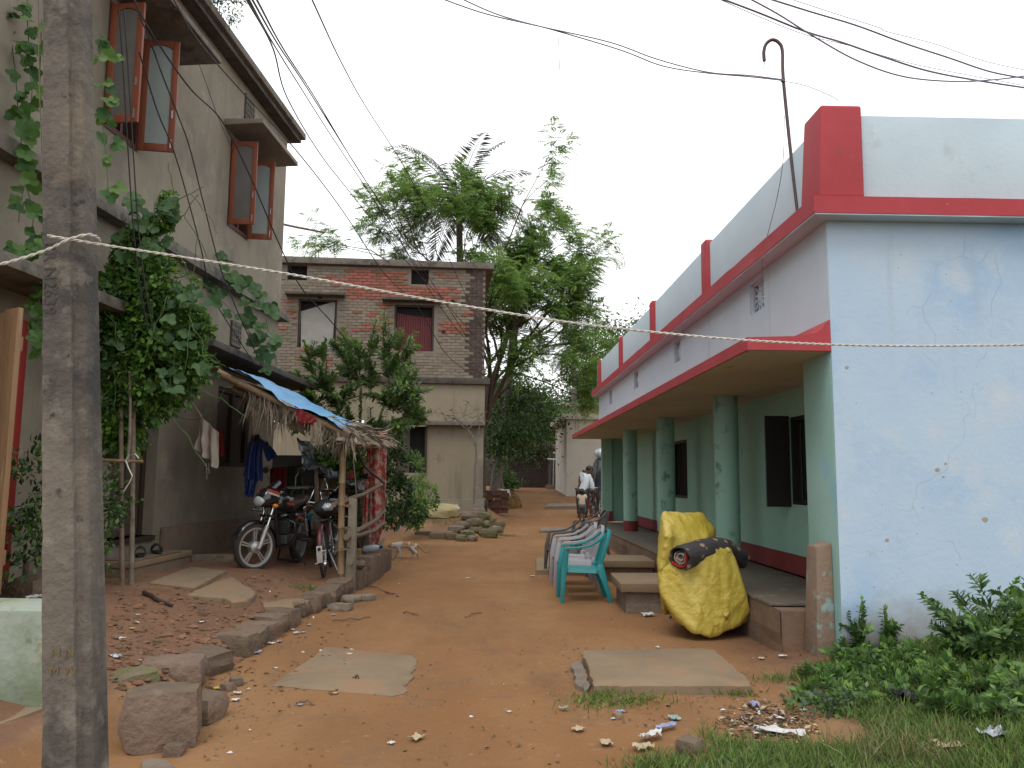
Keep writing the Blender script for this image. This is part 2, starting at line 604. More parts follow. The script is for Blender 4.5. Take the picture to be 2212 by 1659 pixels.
# ================================================================== TERRAIN
def road_z(y):
    return interp([(-60, 0), (12.5, 0), (20, .12), (26, .31), (33, .84), (40, 1.12), (60, 1.35), (120, 2.0), (600, 2.4)], y)
def verge_x(y):
    return interp([(-5, -2.25), (4.2, -2.22), (5.0, -2.20), (6.0, -2.20), (7.8, -2.28), (9.0, -2.25), (11, -2.12), (13.2, -2.25), (14.0, -3.3), (16, -3.9), (60, -6)], y)
def ground_z(x, y, fine=True):
    z = road_z(y)
    d = verge_x(y) - x
    f = 1 - smooth01((y - 13.2) / 2.5)
    if d > -0.02:
        z += f * (0.15 * smooth01((d + 0.02) / 0.14) + 0.22 * smooth01(d / 1.35))
    z += 0.45 * smooth01((-x - 0.1) / 1.0) * smooth01((y - 18.0) / 3.0) * (1 - smooth01((y - 27) / 5.0))
    z += 0.20 * smooth01((x - 1.9) / 1.6) * (1 - smooth01((y - 6.9) / 0.7))
    for x0 in (-.62, .42):      # shallow wheel tracks
        z -= 0.022 * math.exp(-((x - x0 - .12 * math.sin(y * .5)) / .17) ** 2) * (1 - smooth01((y - 26) / 6))
    if fine:
        z += 0.018 * noise.noise(Vector((x * 0.9, y * 0.9, 3.1))) + 0.009 * noise.noise(Vector((x * 3.1, y * 3.1, 7.7)))
        if d > 0.1 and y < 13:
            z += 0.018 * noise.noise(Vector((x * 5.3, y * 5.3, 1.7)))
    return z
def ground_pt(u, v):
    """walk down the view ray until it meets the ground"""
    d = ray(u, v)
    t = max(1.5, (0.75 - CAM_H) / d.z if d.z < -0.02 else 1.5)
    t0 = t
    for _ in range(400):
        p = EYE + d * t
        if p.z <= ground_z(p.x, p.y):
            for _k in range(8):
                tm = (t0 + t) / 2
                p = EYE + d * tm
                if p.z <= ground_z(p.x, p.y):
                    t = tm
                else:
                    t0 = tm
            return Vector((p.x, p.y, ground_z(p.x, p.y)))
        t0 = t
        t *= 1.02
    return p
def grass_mask(x, y):
    """0..1 amount of grass cover right of the lane"""
    e = interp([(2.5, 0.45), (3.6, 0.55), (4.4, 0.72), (4.9, 1.15), (5.4, 1.75), (5.9, 2.0), (6.6, 2.4), (9, 2.8)], y)
    m = smooth01((x - e + 0.45 * noise.noise(Vector((x * 1.7, y * 1.7, 0)))) / 0.35)
    if y > 6.75:
        m = 0
    tx, ty = 1.62, 5.05
    m *= smooth01((math.hypot((x - tx) / 0.52, (y - ty) / 0.42) - 0.8) / 0.35)
    return m
def make_ground():
    def axis(lo, hi, step, far):
        a = list(np.arange(lo, hi + 1e-6, step))
        s, p, left, right = step, lo, [], []
        while p > -far:
            s *= 1.35
            p -= s
            left.append(p)
        s, p = step, hi
        while p < far:
            s *= 1.35
            p += s
            right.append(p)
        return left[::-1] + a + right
    xs, ys = axis(-6.0, 6.0, 0.085, 900), axis(1.0, 27.0, 0.095, 900)
    vs = [(x, y, ground_z(x, y)) for y in ys for x in xs]
    nx = len(xs)
    fs = [(j * nx + i, j * nx + i + 1, (j + 1) * nx + i + 1, (j + 1) * nx + i) for j in range(len(ys) - 1) for i in range(nx - 1)]
    me = bpy.data.meshes.new('ground')
    me.from_pydata(vs, [], fs)
    red, grs = [], []
    for x, y, z in vs:
        d = verge_x(y) - x
        r = smooth01(d / 0.3) * (1 - smooth01((y - 13) / 1.5)) if y < 15 else 0.0
        r = max(r, 0.9 * smooth01((-x - 0.6) / 0.8) * smooth01((y - 18) / 1.0) * (1 - smooth01((y - 22) / 3.0)))
        r = max(r, 0.8 * smooth01((x - 1.55) / 0.7) * (1 - smooth01((y - 9.0) / 2.0)))
        red.append(r)
        grs.append(grass_mask(x, y))
    for nm, dat in (('red', red), ('grass', grs)):
        at = me.attributes.new(nm, 'FLOAT', 'POINT')
        at.data.foreach_set('value', dat)
    m = bpy.data.materials.new('earth')
    m.use_nodes = True
    N, L = m.node_tree.nodes, m.node_tree.links
    bs = N['Principled BSDF']
    bs.inputs['Roughness'].default_value = 0.95
    bs.inputs['Specular IOR Level'].default_value = 0.2
    tc = N.new('ShaderNodeTexCoord')
    def nz(s, det=8, rgh=0.62, st=None):
        n = N.new('ShaderNodeTexNoise')
        n.inputs['Scale'].default_value = s
        n.inputs['Detail'].default_value = det
        n.inputs['Roughness'].default_value = rgh
        src = tc.outputs['Object']
        if st:
            mp = N.new('ShaderNodeMapping')
            mp.inputs['Scale'].default_value = st
            L.new(src, mp.inputs[0])
            src = mp.outputs[0]
        L.new(src, n.inputs['Vector'])
        return n.outputs['Fac']
    def rg(f, lo, hi):
        r = N.new('ShaderNodeMapRange')
        r.inputs[1].default_value, r.inputs[2].default_value = lo, hi
        L.new(f, r.inputs[0])
        return r.outputs[0]
    def mix(f, a, b):
        x = N.new('ShaderNodeMix')
        x.data_type = 'RGBA'
        L.new(f, x.inputs[0])
        for k, q in ((6, a), (7, b)):
            if isinstance(q, tuple):
                x.inputs[k].default_value = (*q, 1)
            else:
                L.new(q, x.inputs[k])
        return x.outputs[2]
    def attr(nm):
        a = N.new('ShaderNodeAttribute')
        a.attribute_name = nm
        return a.outputs['Fac']
    lane = mix(rg(nz(0.8), 0.3, 0.7), (0.250, 0.126, 0.054), (0.198, 0.099, 0.043))
    lane = mix(rg(nz(0.55, 5, 0.6, (1.0, 0.28, 1)), 0.46, 0.60), lane, (0.275, 0.147, 0.066))
    lane = mix(rg(nz(0.6, 6, 0.6, (1.0, 0.4, 1)), 0.56, 0.68), lane, (0.150, 0.078, 0.037))
    lane = mix(rg(nz(0.33, 4), 0.48, 0.66), lane, (0.228, 0.106, 0.042))
    lane = mix(rg(nz(2.2, 9, 0.7), 0.55, 0.72), lane, (0.17, 0.102, 0.058))
    lane = mix(rg(nz(14, 6), 0.62, 0.75), lane, (0.32, 0.21, 0.125))
    redc = mix(rg(nz(1.4), 0.3, 0.7), (0.195, 0.100, 0.056), (0.135, 0.074, 0.046))
    redc = mix(rg(nz(5.0, 9, 0.7), 0.55, 0.7), redc, (0.095, 0.05, 0.032))
    redc = mix(rg(nz(11, 6), 0.60, 0.72), redc, (0.27, 0.16, 0.095))
    redc = mix(rg(nz(0.7, 5), 0.50, 0.66), redc, (0.24, 0.14, 0.08))
    ad = N.new('ShaderNodeMath')
    ad.operation = 'ADD'
    sb = N.new('ShaderNodeMath')
    sb.operation = 'MULTIPLY_ADD'
    L.new(nz(3.0), sb.inputs[0])
    sb.inputs[1].default_value = 0.9
    sb.inputs[2].default_value = -0.45
    L.new(attr('red'), ad.inputs[0])
    L.new(sb.outputs[0], ad.inputs[1])
    col = mix(rg(ad.outputs[0], 0.2, 0.85), lane, redc)
    col = mix(rg(attr('grass'), 0.1, 0.9), col, (0.062, 0.060, 0.026))
    L.new(col, bs.inputs['Base Color'])
    bn = N.new('ShaderNodeBump')
    bn.inputs['Strength'].default_value = 0.9
    bn.inputs['Distance'].default_value = 0.02
    L.new(nz(17, 10, 0.72), bn.inputs['Height'])
    L.new(bn.outputs[0], bs.inputs['Normal'])
    me.materials.append(m)
    me.polygons.foreach_set('use_smooth', [True] * len(me.polygons))
    o = bpy.data.objects.new('ground', me)
    COL.objects.link(o)
    return struct(o)
make_ground()

# ================================================================== PAINTED HOUSE (right)
MR = Matrix.Translation((2.64, 6.62, 0)) @ Matrix.Rotation(rad(1.4), 4, 'Z')   # X into the house, Y along the lane
RL = 14.55
mat('bare_plaster', (0.36, 0.30, 0.22), (0.30, 0.24, 0.17), 30.0, 0.95)
mat('black_timber', (0.012, 0.010, 0.010), (0.018, 0.015, 0.014), 6.0, 0.6)
def right_house():
    root = thing('painted_house', 'pale blue veranda house with red roof edging and green columns', 'house', MR @ Vector((0, 0, 0)))
    P = lambda: MB(MR)
    # upper lane wall above the veranda canopy, split round the vent holes
    vents = [1.83, 5.55, 9.05, 12.45]
    vz0, vz1, vw = 3.25, 3.58, 0.46
    m = P()
    m.box(-0.003, 0.018, 0.004, 0.262, 2.64, 3.644)
    prev = 0.262
    for s in vents:
        m.box(0, 0.22, prev, s - vw / 2, 2.64, 3.644)
        m.box(0, 0.22, s - vw / 2, s + vw / 2, 2.64, vz0)
        m.box(0, 0.22, s - vw / 2, s + vw / 2, vz1, 3.644)
        prev = s + vw / 2
    m.box(0, 0.22, prev, RL, 2.64, 3.644)
    weld(m.build('wall', 'white_wash', root))
    for s in vents:
        b = P()
        b.box(0.12, 0.2, s - vw / 2 + 0.002, s + vw / 2 - 0.002, vz0 + 0.002, vz1 - 0.002)
        g = b.build('vent', 'dark_void', root)
        # cement lattice: frame, six-spoke star, ring
        k = P()
        x0, x1 = 0.035, 0.065
        cy, cz = s, (vz0 + vz1) / 2
        t = 0.02
        k.box(x0, x1, s - vw / 2, s - vw / 2 + t, vz0, vz1)
        k.box(x0, x1, s + vw / 2 - t, s + vw / 2, vz0, vz1)
        k.box(x0, x1, s - vw / 2 + t, s + vw / 2 - t, vz0, vz0 + t)
        k.box(x0, x1, s - vw / 2 + t, s + vw / 2 - t, vz1 - t, vz1)
        for i in range(6):
            a = math.pi * i / 6 + 0.26
            L_ = 0.18
            k.sweep([(0.05, cy - math.cos(a) * L_, cz - math.sin(a) * L_ * 0.85), (0.05, cy + math.cos(a) * L_, cz + math.sin(a) * L_ * 0.85)], 0.017, 0.022 + 0.001 * i, side=(0, -math.sin(a), math.cos(a)))
        ringp = [(0.051, cy + 0.10 * math.cos(w), cz + 0.09 * math.sin(w)) for w in np.linspace(0, 2 * math.pi, 17)]
        k.tube(ringp, 0.010, 5)
        k.build('lattice', 'white_wash', g)
    # end wall facing the camera
    m = P()
    m.grid(lambda a, b: (0.0 + 6.0 * a + (0.006 * noise.noise(Vector((1, b * 40, 3))) if a == 0 else 0), 0.0, -0.1 + 3.744 * b), 60, 40)
    m.box(0.02, 6.0, 0.02, 0.26, -0.1, 3.64)
    e = m.build('end_wall', 'blue_wash', root)
    for u, v, r_ in ((1825, 795, .016), (2126, 1122, .024), (2022, 1015, .02), (2040, 1002, .012), (1912, 1166, .016), (2035, 1030, .01)):
        q = MR.inverted() @ at_y(u, v, 6.66)
        m = P()
        pts = [(q.x + r_ * (1 + .35 * noise.noise(Vector((w * 2, u, 0)))) * math.cos(w), -0.0025, q.z + r_ * .8 * (1 + .35 * noise.noise(Vector((w * 2, 5, u)))) * math.sin(w)) for w in np.linspace(0, 2 * math.pi, 13)[:-1]]
        m.add(pts, [tuple(range(12))])
        m.build('chipped_spot', 'bare_plaster', e)
    # end pier, lane side
    m = P()
    m.box(-0.004, 0.02, 0.012, 0.62, -0.05, 2.64)
    m.box(0.02, 0.24, 0.262, 0.62, -0.05, 2.64)
    m.build('pier', 'green_pier', root, bevel=0.012)
    m = P()
    m.hexa([(-0.17, 0.10, -0.05), (-0.006, 0.10, -0.05), (-0.006, 0.40, -0.05), (-0.17, 0.40, -0.05)],
           [(-0.13, 0.12, 0.93), (-0.006, 0.12, 0.97), (-0.006, 0.36, 0.97), (-0.13, 0.36, 0.93)])
    m.build('stub_pier', 'peeled_plaster', root, bevel=0.03, jag=0.012)
    # roof slab with its painted red edge
    m = P()
    m.box(-0.165, 6.0, -0.165, RL + 0.15, 3.645, 3.656)
    m.build('roof_soffit', 'white_wash', root)
    m = P()
    n = 60     # slightly wavering hand-finished edge
    w_ = lambda t, k: 0.006 * noise.noise(Vector((t * 2.3, k, 0))) + 0.003 * noise.noise(Vector((t * 9, k, 5)))
    for i in range(n):
        y0, y1 = lerp(-0.172, RL + 0.155, i / n), lerp(-0.172, RL + 0.155, (i + 1) / n)
        m.hexa([(-0.172 + w_(y0, 1), y0, 3.657 + w_(y0, 2)), (0.5, y0, 3.657), (0.5, y1, 3.657), (-0.172 + w_(y1, 1), y1, 3.657 + w_(y1, 2))],
               [(-0.172 + w_(y0, 3), y0, 3.80 + w_(y0, 4)), (0.5, y0, 3.80), (0.5, y1, 3.80), (-0.172 + w_(y1, 3), y1, 3.80 + w_(y1, 4))])
    for i in range(24):
        x0, x1 = lerp(0.5, 6.0, i / 24), lerp(0.5, 6.0, (i + 1) / 24)
        m.hexa([(x0, -0.172 + w_(x0, 6), 3.657 + w_(x0, 7)), (x1, -0.172 + w_(x1, 6), 3.657 + w_(x1, 7)), (x1, RL, 3.657), (x0, RL, 3.657)], [(x0, -0.172 + w_(x0, 8), 3.80 + w_(x0, 9)), (x1, -0.172 + w_(x1, 8), 3.80 + w_(x1, 9)), (x1, RL, 3.80), (x0, RL, 3.80)])
    m.build('roof_slab', 'red_trim', root)
    m = P()
    m.box(-0.03, 0.10, 0.28, RL, 3.801, 4.50)
    m.build('parapet', 'white_wash', root, bevel=0.01)
    m = P()
    m.box(0.30, 6.0, -0.06, 0.07, 3.801, 4.555)
    m.build('parapet', 'white_wash', root, bevel=0.01)
    for s, w, h in ((3.62, 0.24, 4.55), (7.10, 0.24, 4.53), (10.55, 0.24, 4.52), (13.95, 0.24, 4.50)):
        m = P()
        m.box(-0.09, 0.15, s - w / 2, s + w / 2, 3.801, h)
        m.build('parapet_post', 'red_trim', root, bevel=0.03, seg=3)
    m = P()
    m.hexa([(-0.11, -0.14, 3.801), (0.27, -0.14, 3.801), (0.27, 0.28, 3.801), (-0.11, 0.28, 3.801)],
           [(-0.06, -0.11, 4.62), (0.29, -0.11, 4.62), (0.29, 0.26, 4.62), (-0.06, 0.26, 4.62)])
    m.build('parapet_post', 'red_trim', root, bevel=0.025, seg=3)
    # canopy over the veranda
    m = P()
    m.box(-0.68, 0.66, 0.03, RL + 0.0, 2.53, 2.545)
    m.build('canopy_soffit', 'canopy_soffit', root)
    m = P()
    prof = [(-0.70, 2.535), (-0.70, 2.64), (-0.30, 2.655), (-0.14, 2.68), (-0.07, 2.72), (-0.03, 2.78), (-0.002, 2.80), (-0.002, 2.535)]
    ys = [0.0, RL]
    vs = [(x, y, z) for y in ys for x, z in prof]
    n = len(prof)
    m.add(vs, [tuple(range(n)), tuple(range(2 * n - 1, n - 1, -1))] + [(i, n + i, n + (i + 1) % n, (i + 1) % n) for i in range(n) if i != n - 1])
    m.build('canopy', 'red_trim', root)
    # columns
    for s in (3.62, 7.2, 10.75):
        m = P()
        m.lathe([(0.150, 0.62), (0.150, 1.5), (0.153, 2.0), (0.150, 2.53)], 28, Matrix.Translation((0.16, s, 0)))
        c = m.build('column', 'green_column', root, smooth=True)
        m = P()
        m.lathe([(0.153, 0.36), (0.153, 0.615), (0.147, 0.62)], 28, Matrix.Translation((0.16, s, 0)))
        m.build('base_band', 'red_skirt', c, smooth=True)
    # veranda back wall with openings
    bx = 0.66
    opens = [(1.75, 2.80, 1.20, 2.20), (7.76, 8.85, 1.15, 2.20)]
    m = P()
    prev = 0.26
    for a, b, z0, z1 in opens:
        m.box(bx, bx + 0.2, prev, a, 0.42, 2.53)
        m.box(bx, bx + 0.2, a, b, 0.42, z0)
        m.box(bx, bx + 0.2, a, b, z1, 2.53)
        prev = b
    m.box(bx, bx + 0.2, prev, RL - 0.22, 0.42, 2.53)
    weld(m.build('back_wall', 'green_wash', root))
    for i, (a, b, z0, z1) in enumerate(opens):
        m = P()
        m.box(bx + 0.14, bx + 0.16, a, b, z0, z1)
        w = m.build('window', 'dark_void', root)
        m = P()
        for q in (a, b - 0.05):
            m.box(bx + 0.02, bx + 0.1, q, q + 0.05, z0, z1)
        m.box(bx + 0.02, bx + 0.1, a + 0.05, b - 0.05, z1 - 0.05, z1)
        m.box(bx + 0.02, bx + 0.1, a + 0.05, b - 0.05, z0, z0 + 0.05)
        for q in np.linspace(a + 0.17, b - 0.17, 7):
            m.tube([(bx + 0.06, q, z0 + 0.05), (bx + 0.06, q, z1 - 0.05)], 0.008, 6, cap=False)
        m.build('window_frame', 'black_timber', w)
        for sh, (y0, dy) in enumerate(((a, -0.02), (b, 0.02))):
            if sh == 0 or i == 1:
                continue
            m = P()
            L_ = 0.28
            m.box(bx - L_, bx - 0.005, y0 - 0.018, y0 + 0.018, z0 - 0.03, z1 + 0.02)
            m.box(bx - L_ + 0.05, bx - 0.06, y0 - 0.022, y0 + 0.022, z0 + 0.05, z1 - 0.07)
            m.build('shutter', 'black_timber', w)
    # red skirting on the back wall, far closing wall
    m = P()
    m.box(bx - 0.012, bx - 0.001, 0.62, RL - 0.22, 0.425, 0.64)
    m.build('skirting', 'red_skirt', root)
    m = P()
    m.box(0.05, 0.30, RL - 0.22, RL, 0.42, 2.53)
    m.box(0.30, 0.62, RL - 0.10, RL, 0.42, 2.53)
    m.box(0.62, 0.86, RL - 0.22, RL, 0.42, 2.53)
    m.build('closing_wall', 'green_wash', root)
    m = P()
    m.box(0.04, 0.31, RL - 0.235, RL - 0.222, 0.425, 0.68)
    m.build('skirting', 'red_skirt', root)
    # plinth
    m = P()
    m.grid(lambda a, b: (-0.36 + 0.02 * noise.noise(Vector((b * 14, a * 3, 0))), 0.38 + (RL - 0.36) * b, -0.2 + 0.58 * a), 6, 90)
    m.box(-0.34, 0.9, 0.63, RL + 0.01, -0.2, 0.37)
    m.box(-0.34, -0.02, 0.41, 0.63, -0.2, 0.37)
    m.build('plinth', 'plinth', root)
    m = P()
    m.box(-0.365, 0.655, 0.622, RL - 0.22, 0.38, 0.405)
    m.build('veranda_floor', 'veranda_floor', root, bevel=0.006, jag=0.006)
    # back and side so the house is closed from other views
    m = P()
    m.box(5.8, 6.0, 0.26, RL, -0.1, 3.64)
    m.box(0.9, 5.8, RL - 0.2, RL, -0.1, 3.64)
    m.build('wall', 'white_wash', root)
    return root
right_house()

def steps_right():
    """two concrete step blocks in front of the veranda"""
    def block(name, label, x0, x1, y0, y1, z1, ov, base_mat):
        r = thing(name, label, 'step', ((x0 + x1) / 2, (y0 + y1) / 2, 0))
        m = MB()
        m.box(x0 + ov, x1, y0 + ov, y1 - ov, -0.1, z1 - 0.10)
        m.build('base', base_mat, r, bevel=0.02, jag=0.02)
        m = MB()
        m.box(x0, x1, y0, y1, z1 - 0.102, z1)
        m.build('tread', 'slab_concrete', r, bevel=0.014, jag=0.010)
        return r
    block('concrete_step', 'lower chipped concrete step block beside the yellow sheet', 1.22, 2.28, 9.15, 10.15, 0.33, 0.07, 'rough_concrete')
    block('concrete_step', 'long concrete step slab behind the teal chair against the veranda', 1.15, 2.10, 12.0, 12.9, 0.30, 0.10, 'rough_concrete')
steps_right()

# ================================================================== LEFT HOUSE (bare cement plaster)
mat('cement_plaster', (0.245, 0.212, 0.158), (0.195, 0.168, 0.124), 0.8, 0.92, stain=[((0.150, 0.132, 0.104), 0.9, 0.50, 0.68), ((0.30, 0.265, 0.205), 2.0, 0.55, 0.75), ((0.12, 0.105, 0.085), 7.0, 0.66, 0.8)],
    streak=((0.15, 0.13, 0.105), 0.56, 0.78), bump=(0.25, 14, 0.015))
mat('weathered_edge', (0.18, 0.160, 0.13), (0.115, 0.103, 0.087), 3.0, 0.95, stain=[((0.07, 0.062, 0.052), 4.0, 0.5, 0.65), ((0.27, 0.24, 0.19), 9.0, 0.6, 0.75)], bump=(0.5, 16, 0.02))
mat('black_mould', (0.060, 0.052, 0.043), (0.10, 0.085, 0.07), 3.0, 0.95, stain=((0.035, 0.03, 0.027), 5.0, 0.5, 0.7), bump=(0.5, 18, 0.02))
mat('cement_base', (0.18, 0.13, 0.095), (0.13, 0.10, 0.075), 2.0, 0.95, stain=[((0.20, 0.095, 0.05), 1.6, 0.5, 0.7), ((0.09, 0.075, 0.06), 4.0, 0.55, 0.7)], bump=(0.6, 14, 0.02))
mat('window_wood', (0.24, 0.064, 0.028), (0.18, 0.05, 0.023), 4.0, 0.55, stretch=(5, 5, 0.5), stain=((0.11, 0.04, 0.022), 6.0, 0.6, 0.75))
mat('window_wood_dark', (0.075, 0.028, 0.018), (0.055, 0.022, 0.015), 4.0, 0.6)
mat('frosted_glass', (0.30, 0.34, 0.32), (0.26, 0.30, 0.29), 2.0, 0.25, spec=0.6)
mat('dusty_glass', (0.10, 0.095, 0.09), (0.14, 0.13, 0.12), 3.0, 0.3, spec=0.6)
mat('steel', (0.5, 0.5, 0.5), (0.4, 0.4, 0.4), 8, 0.35, metal=0.9)
mat('plank_wood', (0.27, 0.155, 0.075), (0.20, 0.11, 0.055), 3.0, 0.75, stretch=(7, 7, 0.5), stain=[((0.12, 0.07, 0.04), 5.0, 0.58, 0.72), ((0.33, 0.21, 0.11), 3.0, 0.6, 0.7)], bump=(0.35, 10))
mat('red_paint', (0.26, 0.022, 0.016), (0.20, 0.02, 0.016), 5.0, 0.5)
mat('door_brown', (0.055, 0.040, 0.032), (0.075, 0.055, 0.042), 3.0, 0.7, stretch=(5, 5, 0.6))
mat('whitewash_green', (0.30, 0.33, 0.27), (0.23, 0.265, 0.21), 2.0, 0.9, splash=((0.10, 0.115, 0.055), 0.42), stain=[((0.17, 0.21, 0.13), 1.8, 0.44, 0.60), ((0.10, 0.11, 0.045), 4.0, 0.54, 0.66), ((0.34, 0.31, 0.20), 3.0, 0.58, 0.72)], bump=(0.5, 16, 0.02))
ML = Matrix.Translation((-4.47, 11.62, 0)) @ Matrix.Rotation(rad(-2.8), 4, 'Z')
def wall_with_holes(m, x0, x1, s0, s1, z0, z1, holes):
    """boxes round rectangular holes (s0,s1,z0,z1), holes do not share a column"""
    prev = s0
    for a, b, c, d in sorted(holes):
        m.box(x0, x1, prev, a, z0, z1)
        if c > z0:
            m.box(x0, x1, a, b, z0, c)
        if d < z1:
            m.box(x0, x1, a, b, d, z1)
        prev = b
    m.box(x0, x1, prev, s1, z0, z1)

def shutter(M, parent, hinge, length, z0, z1, ang, glass, stile=0.075, front=1):
    """open casement leaf hinged at (x,s); ang = direction it sticks out, degrees from +X (out) toward +Y"""
    A = M @ Matrix.Translation((hinge[0], hinge[1], 0)) @ Matrix.Rotation(rad(ang), 4, 'Z')
    t = 0.018
    f = MB(A)
    f.box(0, stile, -t, t, z0, z1)
    f.box(length - stile, length, -t, t, z0, z1)
    f.box(stile, length - stile, -t, t, z0, z0 + stile * 1.25)
    # arched head piece
    n = 10
    top = z1 - stile * 0.8
    pr = [(lerp(stile, length - stile, i / n), top - 0.05 * (2 * i / n - 1) ** 2) for i in range(n + 1)]
    poly = [(stile, z1)] + [(x, z) for x, z in pr] + [(length - stile, z1)]
    k = len(poly)
    vs = [(x, y, z) for y in (-t, t) for x, z in poly]
    f.add(vs, [tuple(range(k)), tuple(range(2 * k - 1, k - 1, -1))] + [(i, k + i, k + (i + 1) % k, (i + 1) % k) for i in range(k)])
    w = f.build('shutter', 'window_wood', parent, bevel=0.004)
    g = MB(A)
    g.box(stile, length - stile, -0.004, 0.004, z0 + stile * 1.25, z1 - 0.02)
    g.build('pane', glass, w)
    h = MB(A)
    h.box(length - stile * 0.62, length - stile * 0.40, -t - 0.012, -t, z0 + 0.04, z0 + 0.15)
    h.build('latch', 'steel', w)
    h = MB(A)
    h.box(length - stile * 0.62, length - stile * 0.40, -t - 0.012, -t, z0 + 0.42, z0 + 0.52)
    h.build('latch', 'steel', w)
    return w

def left_house():
    root = thing('plaster_house', 'two storey bare cement plaster house with brown wooden shutters', 'house', ML @ Vector((0, -1, 0.3)))
    P = lambda: MB(ML)
    S0, S1 = -7.0, 3.16
    wins = [(-2.97, -2.18, 5.36, 6.84), (0.56, 1.40, 5.34, 6.74)]
    shades = [(-3.25, -1.30), (0.28, 2.02)]
    m = P()
    wall_with_holes(m, -0.25, 0.0, S0, S1, 4.50, 7.95, wins)
    m.box(-5.0, -0.25, S1 - 0.25, S1 - 0.002, 0.2, 7.95)
    m.box(-5.0, -0.25, S0, S0 + 0.25, 0.2, 7.95)
    m.box(-5.2, -5.0, S0, S1, 0.2, 7.95)
    weld(m.build('upper_wall', 'cement_plaster', root))
    # ground floor
    doors = [(-4.82, -3.97, 0.50, 2.92), (-2.25, -1.18, 0.72, 2.75)]
    gwin = [(0.62, 1.92, 1.62, 2.84)]
    m = P()
    wall_with_holes(m, -0.27, -0.02, S0, S1 - 0.004, 0.2, 4.34, doors + gwin)
    weld(m.build('lower_wall', 'cement_plaster', root))
    m = P()
    m.box(-0.01, 0.07, -1.0, S1 + 0.02, 0.1, 0.80)
    m.box(-0.01, 0.05, -3.72, -2.3, 0.1, 0.68)
    m.build('wall_base', 'cement_base', root, bevel=0.02, jag=0.015)
    # ledge between the floors, roof slab, parapet edge
    m = P()
    m.box(-0.3, 0.14, S0, S1 + 0.16, 4.342, 4.498)
    m.build('ledge', 'weathered_edge', root, bevel=0.012, jag=0.006)
    m = P()
    m.box(-5.1, 0.27, S0, S1 + 0.27, 7.952, 8.07)
    m.build('roof_slab', 'weathered_edge', root, bevel=0.012, jag=0.006)
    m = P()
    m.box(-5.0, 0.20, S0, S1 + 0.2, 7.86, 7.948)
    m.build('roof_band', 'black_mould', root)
    # upper windows
    for i, (a, b, c, d) in enumerate(wins):
        m = P()
        m.box(-0.20, -0.17, a, b, c, d)
        w = m.build('window', 'dark_void', root)
        m = P()
        t = 0.07
        m.box(-0.14, 0.012, a, a + t, c, d)
        m.box(-0.14, 0.012, b - t, b, c, d)
        m.box(-0.14, 0.012, a + t, b - t, d - t, d)
        m.box(-0.14, 0.012, a + t, b - t, c, c + t)
        m.box(-0.14, 0.010, (a + b) / 2 - 0.03, (a + b) / 2 + 0.03, c + t, d - t)
        m.build('window_frame', 'window_wood_dark', w)
        m = P()
        for q in np.linspace(a + 0.16, b - 0.16, 9):
            m.tube([(-0.09, q, c + t), (-0.09, q, d - t)], 0.007, 5, cap=False)
        m.build('window_bar', 'wire_black', w)
        shutter(ML, root, (0.015, a + 0.03), 0.40, c + 0.02, d - 0.04, -4 if i == 0 else 4, 'dusty_glass')
        shutter(ML, root, (0.015, b - 0.03), 0.42 if i == 0 else 0.40, c + 0.02, d - 0.04, 12 if i == 0 else 8, 'frosted_glass')
        m = P()
        a, b = shades[i]
        m.hexa([(0.001, a, d + 0.10), (0.60, a, d + 0.12), (0.60, b, d + 0.12), (0.001, b, d + 0.10)],
               [(0.001, a, d + 0.20), (0.60, a, d + 0.19), (0.60, b, d + 0.19), (0.001, b, d + 0.20)])
        m.build('sunshade', 'cement_plaster' if i else 'weathered_edge', root, bevel=0.008, jag=0.006)
    # upper vent
    m = P()
    m.box(0.001, 0.02, 1.02, 1.42, 7.30, 7.72)
    v = m.build('vent', 'black_mould', root)
    m = P()
    for q in np.linspace(1.06, 1.38, 5):
        m.box(0.02, 0.032, q - 0.012, q + 0.012, 7.30, 7.72)
    for q in np.linspace(7.33, 7.69, 5):
        m.box(0.02, 0.030, 1.02, 1.42, q - 0.012, q + 0.012)
    m.build('lattice', 'weathered_edge', v)
    # lower vent above the sunshade
    m = P()
    m.box(-0.018, 0.006, 0.95, 1.35, 3.52, 3.92)
    v = m.build('vent', 'black_mould', root)
    m = P()
    for q in np.linspace(0.99, 1.31, 5):
        m.box(0.006, 0.018, q - 0.012, q + 0.012, 3.52, 3.92)
    for q in np.linspace(3.55, 3.89, 5):
        m.box(0.006, 0.016, 0.95, 1.35, q - 0.012, q + 0.012)
    m.build('lattice', 'weathered_edge', v)
    # ground floor sunshades
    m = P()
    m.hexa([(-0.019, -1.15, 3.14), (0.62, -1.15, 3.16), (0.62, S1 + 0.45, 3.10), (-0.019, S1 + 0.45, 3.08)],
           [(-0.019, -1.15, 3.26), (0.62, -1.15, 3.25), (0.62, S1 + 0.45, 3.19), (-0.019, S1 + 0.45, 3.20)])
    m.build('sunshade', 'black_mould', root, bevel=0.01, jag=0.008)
    m = P()
    m.hexa([(-0.019, -6.2, 3.16), (0.55, -6.2, 3.17), (0.55, -2.75, 3.17), (-0.019, -2.75, 3.16)],
           [(-0.019, -6.2, 3.30), (0.55, -6.2, 3.29), (0.55, -2.75, 3.29), (-0.019, -2.75, 3.30)])
    m.build('sunshade', 'weathered_edge', root, bevel=0.01, jag=0.008)
    # ground window: closed dark shutters
    a, b, c, d = gwin[0]
    m = P()
    m.box(-0.14, -0.10, a, b, c, d)
    w = m.build('window', 'door_brown', root)
    m = P()
    for q in (a, (a + b) / 2 - 0.04, b - 0.08):
        m.box(-0.10, -0.04, q, q + 0.08, c, d)
    m.box(-0.098, -0.045, a + 0.08, b - 0.08, d - 0.07, d)
    m.box(-0.098, -0.045, a + 0.08, b - 0.08, c, c + 0.07)
